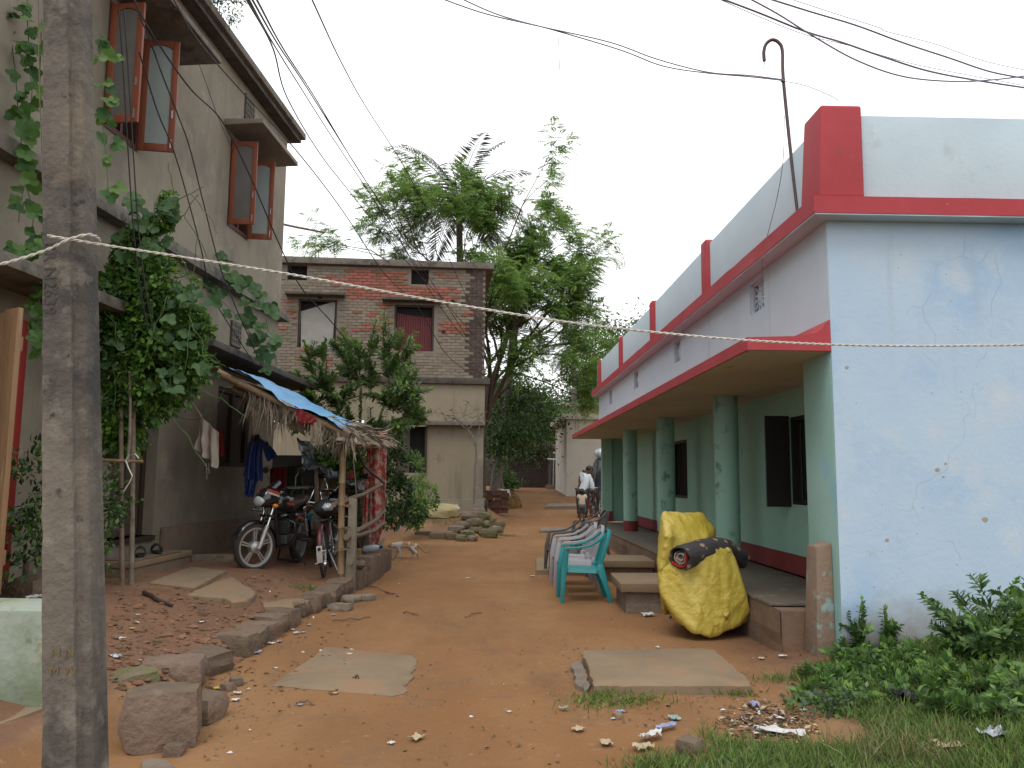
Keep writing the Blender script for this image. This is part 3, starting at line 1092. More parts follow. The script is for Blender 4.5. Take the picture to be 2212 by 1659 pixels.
    m.build('window_frame', 'dark_wood', w)
    # doorway behind the steps: brown double door standing open a little
    a, b, c, d = doors[1]
    m = P()
    m.box(-1.2, -1.18, a, b, c, d)
    m.build('doorway', 'dark_void', root)
    m = P()
    m.box(-0.24, -0.16, a, a + 0.09, c, d)
    m.box(-0.24, -0.16, b - 0.09, b, c, d)
    m.box(-0.24, -0.16, a + 0.09, b - 0.09, d - 0.09, d)
    m.box(-1.2, 0.02, a + 0.002, b - 0.002, c - 0.06, c)
    m.build('door_frame', 'dark_wood', root)
    for y0, y1 in ((a + 0.095, (a + b) / 2 - 0.005), ((a + b) / 2 + 0.005, b - 0.095)):
        m = P()
        m.box(-0.22, -0.185, y0, y1, c + 0.01, d - 0.1)
        for z in (0.15, 0.72, 1.30):
            m.box(-0.185, -0.175, y0 + 0.07, y1 - 0.07, c + z, c + z + 0.42)
        dd = m.build('door', 'door_brown', root)
        m = P()
        m.box(-0.175, -0.155, (y0 + y1) / 2 - 0.06, (y0 + y1) / 2 + 0.06, c + 1.18, c + 1.2)
        m.build('latch', 'steel', dd)
    # red framed doorway with an open plank leaf
    a, b, c, d = doors[0]
    m = P()
    m.box(-1.2, -1.18, a, b, c, d)
    m.build('doorway', 'dark_void', root)
    m = P()
    m.box(-0.20, 0.03, b - 0.10, b, c, d)
    m.box(-0.20, 0.03, a, a + 0.10, c, d)
    m.box(-0.20, 0.03, a + 0.1, b - 0.1, d - 0.1, d)
    m.build('door_frame', 'red_paint', root, bevel=0.006)
    A = ML @ Matrix.Translation((0.035, a + 0.03, 0)) @ Matrix.Rotation(rad(-27), 4, 'Z')
    n = 4
    m = MB(A)
    m.box(0.02, 0.78, 0.026, 0.05, c + 1.95, c + 2.07)
    dd = m.build('door', 'plank_wood', root, bevel=0.004)
    m = MB(A)
    m.box(0.02, 0.78, 0.026, 0.05, c + 0.25, c + 0.37)
    m.build('batten', 'plank_wood', dd, bevel=0.004)
    for i in range(n):
        m = MB(A)
        m.box(i * 0.2 + 0.002, i * 0.2 + 0.198, -0.02, 0.024, c + 0.03 + 0.01 * (i % 2), d - 0.12 - 0.012 * ((i * 7) % 3))
        m.build('plank', 'plank_wood', dd, bevel=0.004)
    # flat roof
    m = P()
    m.box(-5.0, 0.0, S0, S1, 8.071, 8.10)
    m.build('roof', 'weathered_edge', root)
    return root
left_house()

def flag_slab(name, label, cat, uv, thick, m_, group=None, jag=0.01, z=None, sink=0.04):
    """flat slab lying on the ground, outlined by its top corners"""
    pts = []
    for u, v in uv:
        p = ground_pt(u, v) if z is None else at_z(u, v, z)
        pts.append(p)
    zt = (sum(p.z for p in pts) / len(pts) + thick) if z is None else z
    if z is None:
        # tilt with the ground
        pts = [at_z(u, v, lerp(zt, p.z + thick, 0.8)) for (u, v), p in zip(uv, pts)]
    else:
        pts = [at_z(u, v, zt) for u, v in uv]
    n = len(pts)
    # refine outline so the edge can be broken
    out = []
    for i in range(n):
        a, b = pts[i], pts[(i + 1) % n]
        k = max(2, int((b - a).length / 0.07))
        for j in range(k):
            q = a.lerp(b, j / k)
            w = noise.noise(Vector((q.x * 7, q.y * 7, 5))) * jag * (1.5 if j else 0.3)
            out.append(Vector((q.x + w, q.y + w * 0.7, q.z)))
    k = len(out)
    c = sum(out, Vector()) / k
    inner = [p.lerp(c, 0.035) for p in out]
    zb = min(ground_z(p.x, p.y) for p in out) - sink
    m = MB()
    vs = [(p.x, p.y, min(zb, p.z - 0.03)) for p in out] + [(p.x, p.y, p.z - 0.012) for p in out] + [tuple(p) for p in inner] + [tuple(c)]
    fs = []
    for i in range(k):
        j = (i + 1) % k
        fs += [(i, j, k + j, k + i), (k + i, k + j, 2 * k + j, 2 * k + i), (2 * k + i, 2 * k + j, 3 * k)]
    fs.append(tuple(reversed(range(k))))
    m.add(vs, fs)
    o = m.build(name, m_, smooth=True, angle=35)
    return tag(o, label, cat, group)

def steps_left():
    r = thing('door_step', 'concrete door step block carrying the dark sandals', 'step', (-4.2, 9.6, 0.3))
    m = MB()
    m.box(-4.44, -4.06, 8.92, 10.45, 0.2, 0.47)
    m.build('base', 'cement_base', r, bevel=0.015, jag=0.012)
    m = MB()
    m.box(-4.45, -4.04, 8.90, 10.47, 0.471, 0.535)
    m.build('tread', 'slab_concrete', r, bevel=0.012, jag=0.008)
    flag_slab('step_slab', 'thin concrete slab on the dirt below the door step', 'slab', [(324, 1257), (420, 1268), (487, 1232), (412, 1223)], 0.03, 'slab_concrete')
    flag_slab('flagstone', 'flat broken flagstone on the dirt below the step slab', 'slab', [(405, 1283), (460, 1258), (500, 1246), (553, 1278), (535, 1296), (500, 1300), (480, 1290)], 0.03, 'slab_concrete', jag=0.02)
    # low whitewashed block with a step, left edge
    r = thing('low_wall', 'mossy whitewashed low block wall behind the concrete pole', 'wall', (-3.0, 4.9, 0.1))
    m = MB()
    m.box(-4.6, -2.53, 4.62, 5.05, 0.0, 0.715)
    m.build('block', 'whitewash_green', r, bevel=0.02, jag=0.012)
    m = MB()
    m.hexa([(-4.6, 3.5, -0.1), (-2.72, 3.5, -0.1), (-2.53, 4.615, -0.1), (-4.6, 4.615, -0.1)], [(-4.6, 3.5, 0.20), (-2.72, 3.5, 0.20), (-2.53, 4.615, 0.20), (-4.6, 4.615, 0.20)])
    m.build('step', 'slab_concrete', r, bevel=0.012, jag=0.008)
steps_left()

# ================================================================== CONCRETE ELECTRIC POLE
mat('pole_concrete', (0.165, 0.140, 0.110), (0.115, 0.098, 0.080), 2.2, 0.95, stain=[((0.048, 0.043, 0.039), 1.3, 0.47, 0.62), ((0.25, 0.22, 0.175), 9.0, 0.54, 0.80), ((0.21, 0.16, 0.105), 1.6, 0.58, 0.72), ((0.035, 0.032, 0.03), 14.0, 0.62, 0.70)],
    streak=((0.055, 0.05, 0.045), 0.5, 0.72), bump=(0.9, 30, 0.012))
mat('engraved', (0.050, 0.045, 0.04), (0.065, 0.058, 0.05), 9.0, 0.95)  # dark letter colour standing in for shade inside carved grooves
mat('ochre_paint', (0.19, 0.125, 0.05), (0.12, 0.095, 0.06), 30.0, 0.95)
def make_pole():
    r = thing('concrete_pole', 'tall weathered grey concrete electricity pole with engraved marks', 'pole', (-1.5, 3.0, 0))
    y = 3.0
    b, t = at_y(163, 1640, y), at_y(146, 0, y)
    sl = (t.x - b.x) / (t.z - b.z)
    def cx(z):
        return b.x + sl * (z - b.z)
    def wd(z):
        return interp([(-0.4, 0.178), (0.5, 0.162), (3.6, 0.130), (7.6, 0.10)], z)
    zs = [-0.4, 0.0] + list(np.arange(0.1, 4.2, 0.06)) + [5, 6, 7.6]
    prof = [(-0.5, -0.32), (-0.46, -0.36), (0.20, -0.36), (0.235, -0.345), (0.25, -0.25), (0.30, -0.22), (0.44, -0.20), (0.50, -0.15), (0.5, 0.36), (-0.5, 0.36)]
    vs, fs = [], []
    for z in zs:
        w, c = wd(z), cx(z)
        for i, (px, py) in enumerate(prof):
            k = 0.0045 if i < 8 else 0.0
            q = Vector((px * 9, z * 6, i * 3.0))
            vs.append((c + px * w + k * noise.noise(q * 2.5), y + py * w * 1.25 + k * noise.noise(q * 2.1 + Vector((9, 0, 0))), z))
    n = len(prof)
    for i in range(len(zs) - 1):
        for j in range(n):
            q = (j + 1) % n
            fs.append((i * n + j, i * n + q, (i + 1) * n + q, (i + 1) * n + j))
    fs.append(tuple(range((len(zs) - 1) * n, len(zs) * n)))
    MB().add(vs, fs).build('shaft', 'pole_concrete', r)
    # thin dark letters, the engraving's groove shade put into their colour, read sideways
    for s, u, v, size in (('BR N2639', 128, 610, 0.066), ('S', 158, 560, 0.05), ('N', 182, 500, 0.05)):
        p = at_y(u, v, y)
        me = text_mesh(s, size, 0.0008)
        A = Matrix.Translation((p.x, y - 0.36 * wd(p.z) * 1.25 - 0.0022, p.z)) @ Matrix.Rotation(rad(90), 4, 'X') @ Matrix.Rotation(rad(-90 + 4), 4, 'Z')
        me.transform(A)
        me.materials.append(MATS['engraved'])
        o = bpy.data.objects.new('groove_shade_mark', me)
        COL.objects.link(o)
        put(o, r)
    for s, u, v, size in (('N N', 160, 1400, 0.045), ('M W', 160, 1440, 0.045)):
        p = at_y(u, v, y)
        me = text_mesh(s, size, 0.0006)
        A = Matrix.Translation((p.x, y - 0.36 * wd(p.z) * 1.25 - 0.003, p.z)) @ Matrix.Rotation(rad(90), 4, 'X')
        me.transform(A)
        me.materials.append(MATS['ochre_paint'])
        o = bpy.data.objects.new('painted_mark', me)
        COL.objects.link(o)
        put(o, r)
make_pole()

# ================================================================== BRICK HOUSE at the bend
mat('brick_old', (0.13, 0.058, 0.040), (0.09, 0.045, 0.034), 8, 0.95, rand=0.3)
mat('brick_red', (0.265, 0.098, 0.062), (0.215, 0.085, 0.056), 8.0, 0.9, stain=((0.20, 0.10, 0.065), 7.0, 0.58, 0.75), rand=0.32, bump=(0.5, 20, 0.01))
mat('brick_washed', (0.185, 0.152, 0.116), (0.205, 0.168, 0.126), 1.2, 0.95, stain=[((0.165, 0.135, 0.105), 3.0, 0.5, 0.7), ((0.20, 0.125, 0.09), 1.4, 0.58, 0.74)], rand=0.18, bump=(0.5, 20, 0.012))
mat('mortar', (0.205, 0.175, 0.135), (0.165, 0.14, 0.11), 2.0, 0.95, stain=((0.12, 0.10, 0.08), 4.0, 0.55, 0.7), bump=(0.6, 18, 0.02))
mat('brick_mould', (0.055, 0.040, 0.034), (0.075, 0.052, 0.042), 2.0, 0.95, rand=0.25, bump=(0.5, 20, 0.012))
mat('plaster_yellowish', (0.27, 0.225, 0.155), (0.225, 0.19, 0.135), 0.8, 0.92, stain=[((0.33, 0.285, 0.21), 1.2, 0.58, 0.75), ((0.13, 0.11, 0.085), 2.2, 0.6, 0.8)], streak=((0.15, 0.125, 0.095), 0.58, 0.8), bump=(0.3, 14, 0.015))
mat('tin_red', (0.13, 0.028, 0.030), (0.10, 0.024, 0.027), 3.0, 0.6)
mat('ply_grey', (0.30, 0.29, 0.26), (0.25, 0.24, 0.215), 5.0, 0.9)
MBK = Matrix.Translation((-0.76, 22.0, 0)) @ Matrix.Rotation(rad(5.2), 4, 'Z')   # X to the right along the front, Y away
def brick_house():
    root = thing('brick_house', 'two storey house with bare red brick upper floor', 'house', MBK @ Vector((-3, 0, 0.6)))
    P = lambda: MB(MBK)
    X0 = -7.4
    wl_ = [(-5.06, -4.03, 4.95, 6.28), (-2.48, -1.40, 4.92, 6.20)]      # windows
    vt = [(-5.40, -4.87, 6.80, 7.22), (-2.05, -1.57, 6.78, 7.20)]      # square holes
    zb, zt = 4.20, 7.24
    holes = wl_ + vt
    def hit(x0, x1, z0, z1):
        return any(x1 > a - 0.01 and x0 < b + 0.01 and z1 > c - 0.01 and z0 < d + 0.01 for a, b, c, d in holes)
    # mortar backing round the openings
    m = P()
    cols = sorted({X0, 0.0} | {q for h in holes for q in h[:2]})
    for a, b in zip(cols, cols[1:]):
        cx = (a + b) / 2
        zz = [zb]
        for h in sorted(holes, key=lambda h: h[2]):
            if h[0] < cx < h[1]:
                zz += [h[2], h[3]]
        zz.append(zt)
        for i in range(0, len(zz), 2):
            m.box(a, b, 0.012, 0.24, zz[i], zz[i + 1])
    wall = m.build('brick_wall', 'mortar', root)
    # bricks, course by course; the 300 most exposed ones are pieces, the rest one joined piece
    rng = random.Random(4)
    ch, bl = 0.0815, 0.245
    red_patches = [(-3.85, -1.9, 6.35, 7.1, 1.0), (-1.9, -0.75, 6.30, 6.75, .85), (-2.95, -2.5, 5.35, 6.2, .45), (-3.6, -2.9, 5.4, 6.0, .35), (-1.38, -0.42, 5.42, 5.78, .9), (-6.3, -5.1, 5.45, 6.0, .7), (-4.55, -3.9, 6.4, 7.0, .3), (-1.3, -0.9, 6.85, 7.1, .5)]
    sing, rest_w, rest_m = [], P(), P()
    nrow = int((zt - zb) / ch)
    slots = []
    for k in range(nrow):
        z0 = zb + k * ch
        header = (k % 2 == 1)
        step = bl if not header else bl
        x = X0 + (0.12 if header else 0.0)
        while x < -0.005:
            x1 = min(x + step - 0.02, -0.002)
            if x1 - x > 0.05 and not hit(x, x1, z0 + 0.01, z0 + ch):
                cx, cz = (x + x1) / 2, z0 + ch / 2
                w = 0.0
                for a, b, c, d, s in red_patches:
                    if a < cx < b and c < cz < d:
                        w = max(w, s)
                w = w * 0.8 + 0.30 * noise.noise(Vector((cx * 1.6, cz * 2.2, 0.5))) + 0.42 * rng.uniform(-1, 1) * (0.5 if w > 0.5 else 1)
                mould = cx > -0.42 + 0.25 * noise.noise(Vector((cz * 2.1, 1.3, 0)))
                slots.append((w, x, x1, z0 + 0.006, z0 + ch - 0.006, mould))
            x += step
    slots.sort(key=lambda q: -q[0])
    lens = {}
    for idx, (w, x, x1, z0, z1, mould) in enumerate(slots):
        red = w > 0.46 and not mould
        if idx < 300 and w > 0.28:
            L_ = round(x1 - x, 2)
            key = (L_, red, mould, rng.randrange(3))
            if key not in lens:
                b = MB()
                b.box(0, L_, -0.016 if red else -0.006, 0.07, 0, z1 - z0)
                me = b.mesh('brick', 'brick_mould' if mould else ('brick_red' if red else 'brick_washed'))
                for v in me.vertices:
                    v.co += Vector((rng.uniform(-.004, .004), rng.uniform(-.004, .003), rng.uniform(-.003, .003)))
                lens[key] = me
            o = bpy.data.objects.new('brick', lens[key])
            COL.objects.link(o)
            o.parent = wall
            o.matrix_parent_inverse = Matrix.Translation(MBK @ Vector((-3, 0, 0.6))).inverted() @ MBK
            # wall already undoes the root offset, so cancel it once more for this level
            o.matrix_parent_inverse = MBK
            o.location = (x, 0, z0)
        else:
            tgt = rest_m if mould else rest_w
            j = rng.uniform(-0.004, 0.004)
            tgt.box(x + j, x1 + j * .5, 0.0 + j, 0.05, z0 + j * .6, z1 + j * .4)
    o = rest_w.build('cement_washed_bricks', 'brick_washed', wall)
    o['kind'] = 'stuff'
    o = rest_m.build('mould_blackened_bricks', 'brick_mould', wall)
    o['kind'] = 'stuff'
    # slabs and bands
    m = P()
    m.box(X0, 0.22, -0.14, 5.0, 7.242, 7.42)
    m.build('roof_slab', 'weathered_edge', root, bevel=0.012, jag=0.012)
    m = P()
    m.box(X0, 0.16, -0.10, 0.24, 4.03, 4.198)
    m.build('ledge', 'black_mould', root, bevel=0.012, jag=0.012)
    m = P()
    m.box(X0, 0.02, 0.0, 0.22, 3.02, 4.028)
    m.build('lintel_wall', 'plaster_yellowish', root)
    m = P()
    m.box(-3.2, 0.03, -0.22, 0.2, 2.90, 3.018)
    m.build('sunshade', 'weathered_edge', root, bevel=0.01, jag=0.01)
    # ground floor with a window
    gw = (-2.34, -1.52, 1.62, 2.88)
    m = P()
    m.box(X0, gw[0], 0.006, 0.22, 0.2, 2.898)
    m.box(gw[0], gw[1], 0.006, 0.22, 0.2, gw[2])
    m.box(gw[1], -0.22, 0.006, 0.22, 0.2, 2.898)
    m.build('lower_wall', 'plaster_yellowish', root)
    m = P()
    m.box(-0.22, 0.0, -0.02, 0.22, 0.2, 2.898)
    m.build('corner_pilaster', 'cement_plaster', root, bevel=0.01)
    m = P()
    m.box(X0, 0.04, -0.05, 0.003, 0.2, 0.92)
    m.build('wall_base', 'cement_plaster', root, bevel=0.01, jag=0.01)
    m = P()
    m.box(gw[0], gw[1], 0.17, 0.19, gw[2], gw[3])
    w = m.build('window', 'dark_void', root)
    m = P()
    m.box(gw[1] - 0.06, gw[1], -0.03, 0.08, gw[2], gw[3])
    m.box(gw[0], gw[0] + 0.05, -0.01, 0.08, gw[2], gw[3])
    m.build('window_frame', 'dark_wood', w)
    m = P()
    m.box(gw[0] + 0.05, gw[0] + 0.36, 0.02, 0.05, gw[2], gw[3])
    m.build('shutter', 'door_brown', w)
    # upper windows
    for i, (a, b, c, d) in enumerate(wl_):
        m = P()
        m.box(a, b, 0.19, 0.21, c, d)
        w = m.build('window', 'dark_void', root)
        m = P()
        for q in (a, b - 0.05):
            m.box(q, q + 0.05, 0.05, 0.15, c, d)
        m.box(a + 0.048, b - 0.048, 0.06, 0.14, d - 0.05, d)
        m.build('window_frame', 'dark_wood', w)
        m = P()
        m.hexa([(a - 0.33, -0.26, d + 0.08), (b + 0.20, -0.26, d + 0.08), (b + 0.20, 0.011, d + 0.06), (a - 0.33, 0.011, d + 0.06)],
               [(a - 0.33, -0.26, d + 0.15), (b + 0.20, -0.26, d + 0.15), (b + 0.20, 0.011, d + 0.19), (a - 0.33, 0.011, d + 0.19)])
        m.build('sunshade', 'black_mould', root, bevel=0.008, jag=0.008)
        m = P()
        if i == 0:     # grey board with a slanting top
            m.hexa([(a + 0.09, 0.09, c), (b - 0.10, 0.09, c), (b - 0.10, 0.11, c), (a + 0.09, 0.11, c)],
                   [(a + 0.05, 0.09, d - 0.33), (b - 0.06, 0.09, d - 0.02), (b - 0.06, 0.11, d - 0.02), (a + 0.05, 0.11, d - 0.33)])
            m.build('board', 'ply_grey', w)
        else:          # corrugated red sheet
            n = 60
            m.grid(lambda s, t: (a + 0.052 + (b - a - 0.104) * s, 0.10 + 0.014 * math.cos(s * n * 0.5 * math.pi), c + t * (d - c - 0.22 - 0.16 * s + 0.05 * s * s)), 120, 2, 0.004)
            m.build('sheet', 'tin_red', w)
    for a, b, c, d in vt:
        m = P()
        m.box(a, b, 0.20, 0.22, c, d)
        m.build('opening', 'dark_void', root)
    # put-log holes as black blocks on the face, their inner shade painted in
    for x, z in ((-6.0, 6.32), (-4.55, 6.30), (-2.05, 6.36), (-0.95, 6.30), (-5.78, 5.42), (-3.05, 5.4), (-1.18, 5.44)):
        m = P()
        m.box(x, x + 0.10, -0.022, 0.013, z, z + 0.075)
        m.build('putlog_shade', 'dark_void', root)
    m = P()
    m.box(-0.2, 0.0, 0.24, 5.0, 0.2, 7.24)
    m.box(X0, X0 + 0.2, 0.24, 5.0, 0.2, 7.24)
    m.build('side_wall', 'black_mould', root)
    return root
brick_house()

# ================================================================== far white house, hut, walls, yellow house
mat('cream_wash', (0.46, 0.42, 0.36), (0.40, 0.365, 0.31), 1.2, 0.9, stain=[((0.33, 0.29, 0.24), 2.5, 0.58, 0.75), ((0.28, 0.19, 0.11), 0.7, 0.62, 0.8)], bump=(0.2, 14, 0.01))
mat('yellow_wash', (0.44, 0.37, 0.20), (0.38, 0.32, 0.18), 1.0, 0.9)
mat('hut_brick', (0.055, 0.036, 0.028), (0.036, 0.027, 0.023), 2.0, 0.95, rand=0.25, bump=(0.5, 15, 0.02))
mat('straw_dark', (0.06, 0.048, 0.036), (0.10, 0.08, 0.055), 6.0, 0.95, rand=0.3)
mat('teal_tin', (0.08, 0.33, 0.33), (0.07, 0.28, 0.29), 2.0, 0.6)
def far_houses():
    M = Matrix.Translation((2.24, 33.0, 0)) @ Matrix.Rotation(rad(2), 4, 'Z')
    r = thing('white_house', 'small cream washed house with lattice vent beyond the veranda', 'house', M @ Vector((2, 0, 0.8)))
    m = MB(M)
    m.box(0, 1.35, 0, 0.2, 0.4, 3.92)
    m.box(1.35, 1.85, 0, 0.2, 0.4, 3.50)
    m.box(1.35, 1.85, 0, 0.2, 3.74, 3.92)
    m.box(1.85, 6, 0, 0.2, 0.4, 3.92)
    m.box(0, 0.2, 0.2, 5, 0.4, 3.92)
    m.build('wall', 'cream_wash', r)
    m = MB(M)
    m.box(0.6, 1.5, -0.22, 0.002, 0.4, 1.15)
    m.build('wall_base', 'peeled_plaster', r, bevel=0.05, jag=0.05)
    m = MB(M)
    m.box(-0.25, 6, -0.2, 5, 3.922, 4.12)
    m.build('roof_slab', 'cream_wash', r, bevel=0.015)
    m = MB(M)
    m.box(1.34, 1.86, 0.14, 0.16, 3.49, 3.75)
    v = m.build('vent', 'dark_void', r)
    m = MB(M)
    for a in np.linspace(0, math.pi, 9)[:-1]:
        m.sweep([(1.6 - 0.26 * math.cos(a), 0.05, 3.62 - 0.13 * math.sin(a)), (1.6 + 0.26 * math.cos(a), 0.05, 3.62 + 0.13 * math.sin(a))], 0.02, 0.025, side=(0, 1, 0))
    m.tube([(1.6 + 0.13 * math.cos(w), 0.05, 3.62 + 0.08 * math.sin(w)) for w in np.linspace(0, 2 * math.pi, 17)], 0.014, 5)
    m.build('lattice', 'cream_wash', v)
    # dark brick hut with rough thatch
    M = Matrix.Translation((-0.15, 39.5, 0)) @ Matrix.Rotation(rad(-6), 4, 'Z')
    r = thing('brick_hut', 'dark low brick hut with ragged thatch at the end of the lane', 'hut', M @ Vector((1, 0, 1.1)))
    m = MB(M)
    for k in range(28):
        z = 1.0 + k * 0.08
        x = 0.0 - (0.12 if k % 2 else 0)
        while x < 1.95:
            a, b = max(x, 0.0), min(x + 0.235, 1.95)
            if b - a > 0.03:
                m.box(a, b, 0.0 + 0.008 * ((k * 7 + int(x * 40)) % 3), 0.2, z, z + 0.07)
            x += 0.245
    o = m.build('brickwork', 'hut_brick', r)
    o['kind'] = 'stuff'
    m = MB(M)
    m.box(0.005, 1.945, 0.03, 2.4, 0.8, 3.2)
    m.build('wall', 'hut_brick', r)
    m = MB(M)
    m.hexa([(-0.15, -0.25, 3.12), (2.2, -0.25, 3.02), (2.2, 2.6, 3.0), (-0.15, 2.6, 3.1)], [(-0.1, -0.2, 3.24), (2.15, -0.2, 3.12), (2.1, 2.5, 3.3), (-0.1, 2.5, 3.4)])
    rf = m.build('roof', 'straw_dark', r, jag=0.06)
    rg = np.random.default_rng(8)
    n = 500
    Pp = np.stack([rg.uniform(-0.2, 2.25, n), rg.uniform(-0.3, -0.15, n), rg.uniform(3.0, 3.25, n)], 1)
    Pp = np.array([M @ Vector(p) for p in Pp])
    Dd = np.stack([rg.normal(0, .5, n), rg.normal(-.3, .3, n), rg.uniform(-1, .3, n)], 1)
    o = leaf_object('thatch', [(Pp, Dd, rnd_dirs(rg, n), rg.uniform(.15, .5, n), .03, 0)], ['straw_dark'], r)
    o['kind'] = 'stuff'
    # dark boundary walls
    for lab, x0, x1, y, z1 in (('dark mouldy boundary wall between the brick house and the hut', -1.9, -0.16, 41.5, 2.75), ('dark mouldy boundary wall between the hut and the white house', 1.85, 4.6, 42.5, 2.85)):
        m = MB()
        m.box(x0, x1, y, y + 0.25, 0.8, z1)
        tag(m.build('boundary_wall', 'black_mould', None, bevel=0.03, jag=0.05), lab, 'wall')
    m = MB()
    m.box(1.62, 2.5, 38.2, 38.5, 0.9, 1.24)
    tag(m.build('drain_slab', 'rough_concrete', None, bevel=0.03, jag=0.02), 'low concrete drain slab beside the dark hut', 'slab')
    # water pipe with tap
    r = thing('water_pipe', 'thin metal standpipe with a cross arm before the dark wall', 'pipe', (2.1, 39.0, 1.1))
    m = MB()
    m.tube([(2.0, 39.0, 1.0), (2.02, 39.0, 2.45)], 0.02, 6)
    m.build('riser', 'steel', r)
    m = MB()
    m.tube([(1.72, 39.0, 2.47), (2.45, 39.0, 2.44)], 0.025, 6)
    m.build('arm', 'steel', r)
    # yellow house behind everything
    r = thing('yellow_house', 'yellow washed house glimpsed behind the hut and trees', 'house', (-1, 52, 1.2))
    m = MB()
    m.box(-9, 6, 52, 58, 0.8, 6.2)
    m.build('wall', 'yellow_wash', r)
    m = MB()
    m.box(-9.3, 6.3, 51.7, 58.3, 6.2, 6.4)
    m.build('roof_slab', 'cream_wash', r)
    m = MB()
    m.box(1.6, 3.9, 51.5, 51.99, 3.0, 3.12)
    m.build('sunshade', 'cream_wash', r)
    m = MB()
    m.box(-9, 6, 51.96, 51.998, 0.8, 3.0)
    m.build('lower_band', 'cream_wash', r)
    for x in (-6, -3, 0.0, 3.6):
        m = MB()
        m.box(x, x + 0.9, 51.94, 51.955, 3.3, 4.4)
        w = m.build('window', 'dark_void', r)
        m = MB()
        for q in (x - 0.06, x + 0.9):
            m.box(q, q + 0.06, 51.92, 51.95, 3.24, 4.46)
        m.build('window_frame', 'cream_wash', w)
    # teal tin roof glimpsed through the leaves
    r = thing('teal_roof_shed', 'teal painted tin roofed shed glimpsed through the trees', 'shed', (-0.6, 46, 2))
    m = MB()
    m.grid(lambda s, t: (-1.6 + 2.6 * s, 45.0 + 2 * t, 5.1 + 0.7 * t + 0.03 * math.cos(s * 60)), 60, 2, 0.01)
    m.build('roof', 'teal_tin', r)
    m = MB()
    m.box(-1.5, 0.9, 45.3, 47, 1.0, 5.18)
    m.build('wall', 'black_mould', r)
far_houses()

# ================================================================== BAMBOO LEAN-TO
mat('bamboo', (0.25, 0.165, 0.088), (0.19, 0.125, 0.07), 6.0, 0.6, stretch=(6, 6, 0.8), stain=[((0.10, 0.07, 0.045), 4.0, 0.56, 0.72), ((0.31, 0.23, 0.14), 8.0, 0.62, 0.75)], rand=0.15)
mat('bamboo_grey', (0.22, 0.175, 0.13), (0.16, 0.125, 0.092), 6.0, 0.75, stain=((0.09, 0.07, 0.055), 5.0, 0.55, 0.7), rand=0.15, bump=(0.3, 30))
mat('branch_wood', (0.20, 0.145, 0.10), (0.15, 0.11, 0.075), 8.0, 0.85, stain=((0.08, 0.06, 0.045), 6.0, 0.56, 0.72), bump=(0.4, 25))
mat('blue_tarp', (0.10, 0.29, 0.52), (0.14, 0.34, 0.56), 3.0, 0.45, bump=(0.4, 12, 0.02), spec=0.5)
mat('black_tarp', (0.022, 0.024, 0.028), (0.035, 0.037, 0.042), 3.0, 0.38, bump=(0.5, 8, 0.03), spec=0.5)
mat('dry_palm', (0.235, 0.19, 0.135), (0.16, 0.128, 0.09), 3.0, 0.9, rand=0.35)
mat('sack_cloth', (0.24, 0.20, 0.145), (0.19, 0.155, 0.11), 4.0, 0.9, stain=((0.12, 0.095, 0.07), 5.0, 0.56, 0.7), bump=(0.3, 20))
mat('red_cloth', (0.20, 0.014, 0.016), (0.15, 0.012, 0.014), 4.0, 0.85)
mat('beige_cloth', (0.34, 0.29, 0.235), (0.30, 0.255, 0.205), 4.0, 0.85, bump=(0.2, 40))
mat('blue_cloth', (0.012, 0.032, 0.135), (0.010, 0.024, 0.10), 4.0, 0.5)
mat('green_cloth', (0.03, 0.045, 0.03), (0.022, 0.034, 0.024), 4.0, 0.85)
mat('sack_print', (0.44, 0.060, 0.050), (0.38, 0.080, 0.06), 9.0, 0.6, stain=[((0.50, 0.34, 0.28), 9.0, 0.47, 0.53), ((0.44, 0.35, 0.19), 4.0, 0.58, 0.64), ((0.42, 0.055, 0.045), 22.0, 0.56, 0.60)], spec=0.4)
mat('post_concrete', (0.23, 0.20, 0.145), (0.18, 0.155, 0.115), 4.0, 0.95, stain=((0.11, 0.095, 0.07), 6.0, 0.56, 0.7), bump=(0.6, 22, 0.015))
mat('jute_rope', (0.20, 0.16, 0.11), (0.14, 0.11, 0.08), 20.0, 0.9)

def bamboo(m, a, b, r, seg=0.28, taper=0.9, seed=0, bow=0.02):
    """bamboo culm with swollen nodes"""
    a, b = Vector(a), Vector(b)
    L = (b - a).length
    n = max(2, int(L / seg))
    rng = random.Random(seed)
    off = Vector((rng.uniform(-1, 1), rng.uniform(-1, 1), rng.uniform(-.6, .6)))
    pts, rs = [], []
    for i in range(n + 1):
        for k, q in ((-0.012, 1.0), (0.0, 1.14), (0.012, 1.0)):
            t = min(1, max(0, i / n + k / L))
            pts.append(a.lerp(b, t) + off * bow * math.sin(math.pi * t))
            rs.append(r * lerp(1, taper, t) * q)
    m.tube(pts, rs, 10)
def stick(m, pts, r, seed=0, k=0.012, n=7):
    """crooked branch through pts"""
    P = [Vector(p) for p in pts]
    out, rs = [], []
    for i in range(len(P) - 1):
        for j in range(5):
            t = j / 5
            q = P[i].lerp(P[i + 1], t)
            s = (i + t) * 1.7 + seed * 3.1
            out.append(q + Vector((noise.noise(Vector((s, 0, 1))), noise.noise(Vector((s, 3, 1))), noise.noise(Vector((s, 6, 1))))) * k)
            rs.append(r * (1 - 0.25 * (i + t) / (len(P) - 1)) * (1 + 0.12 * noise.noise(Vector((s * 3, 9, 2)))))
    out.append(P[-1])
    rs.append(r * 0.75)
    m.tube(out, rs, n)

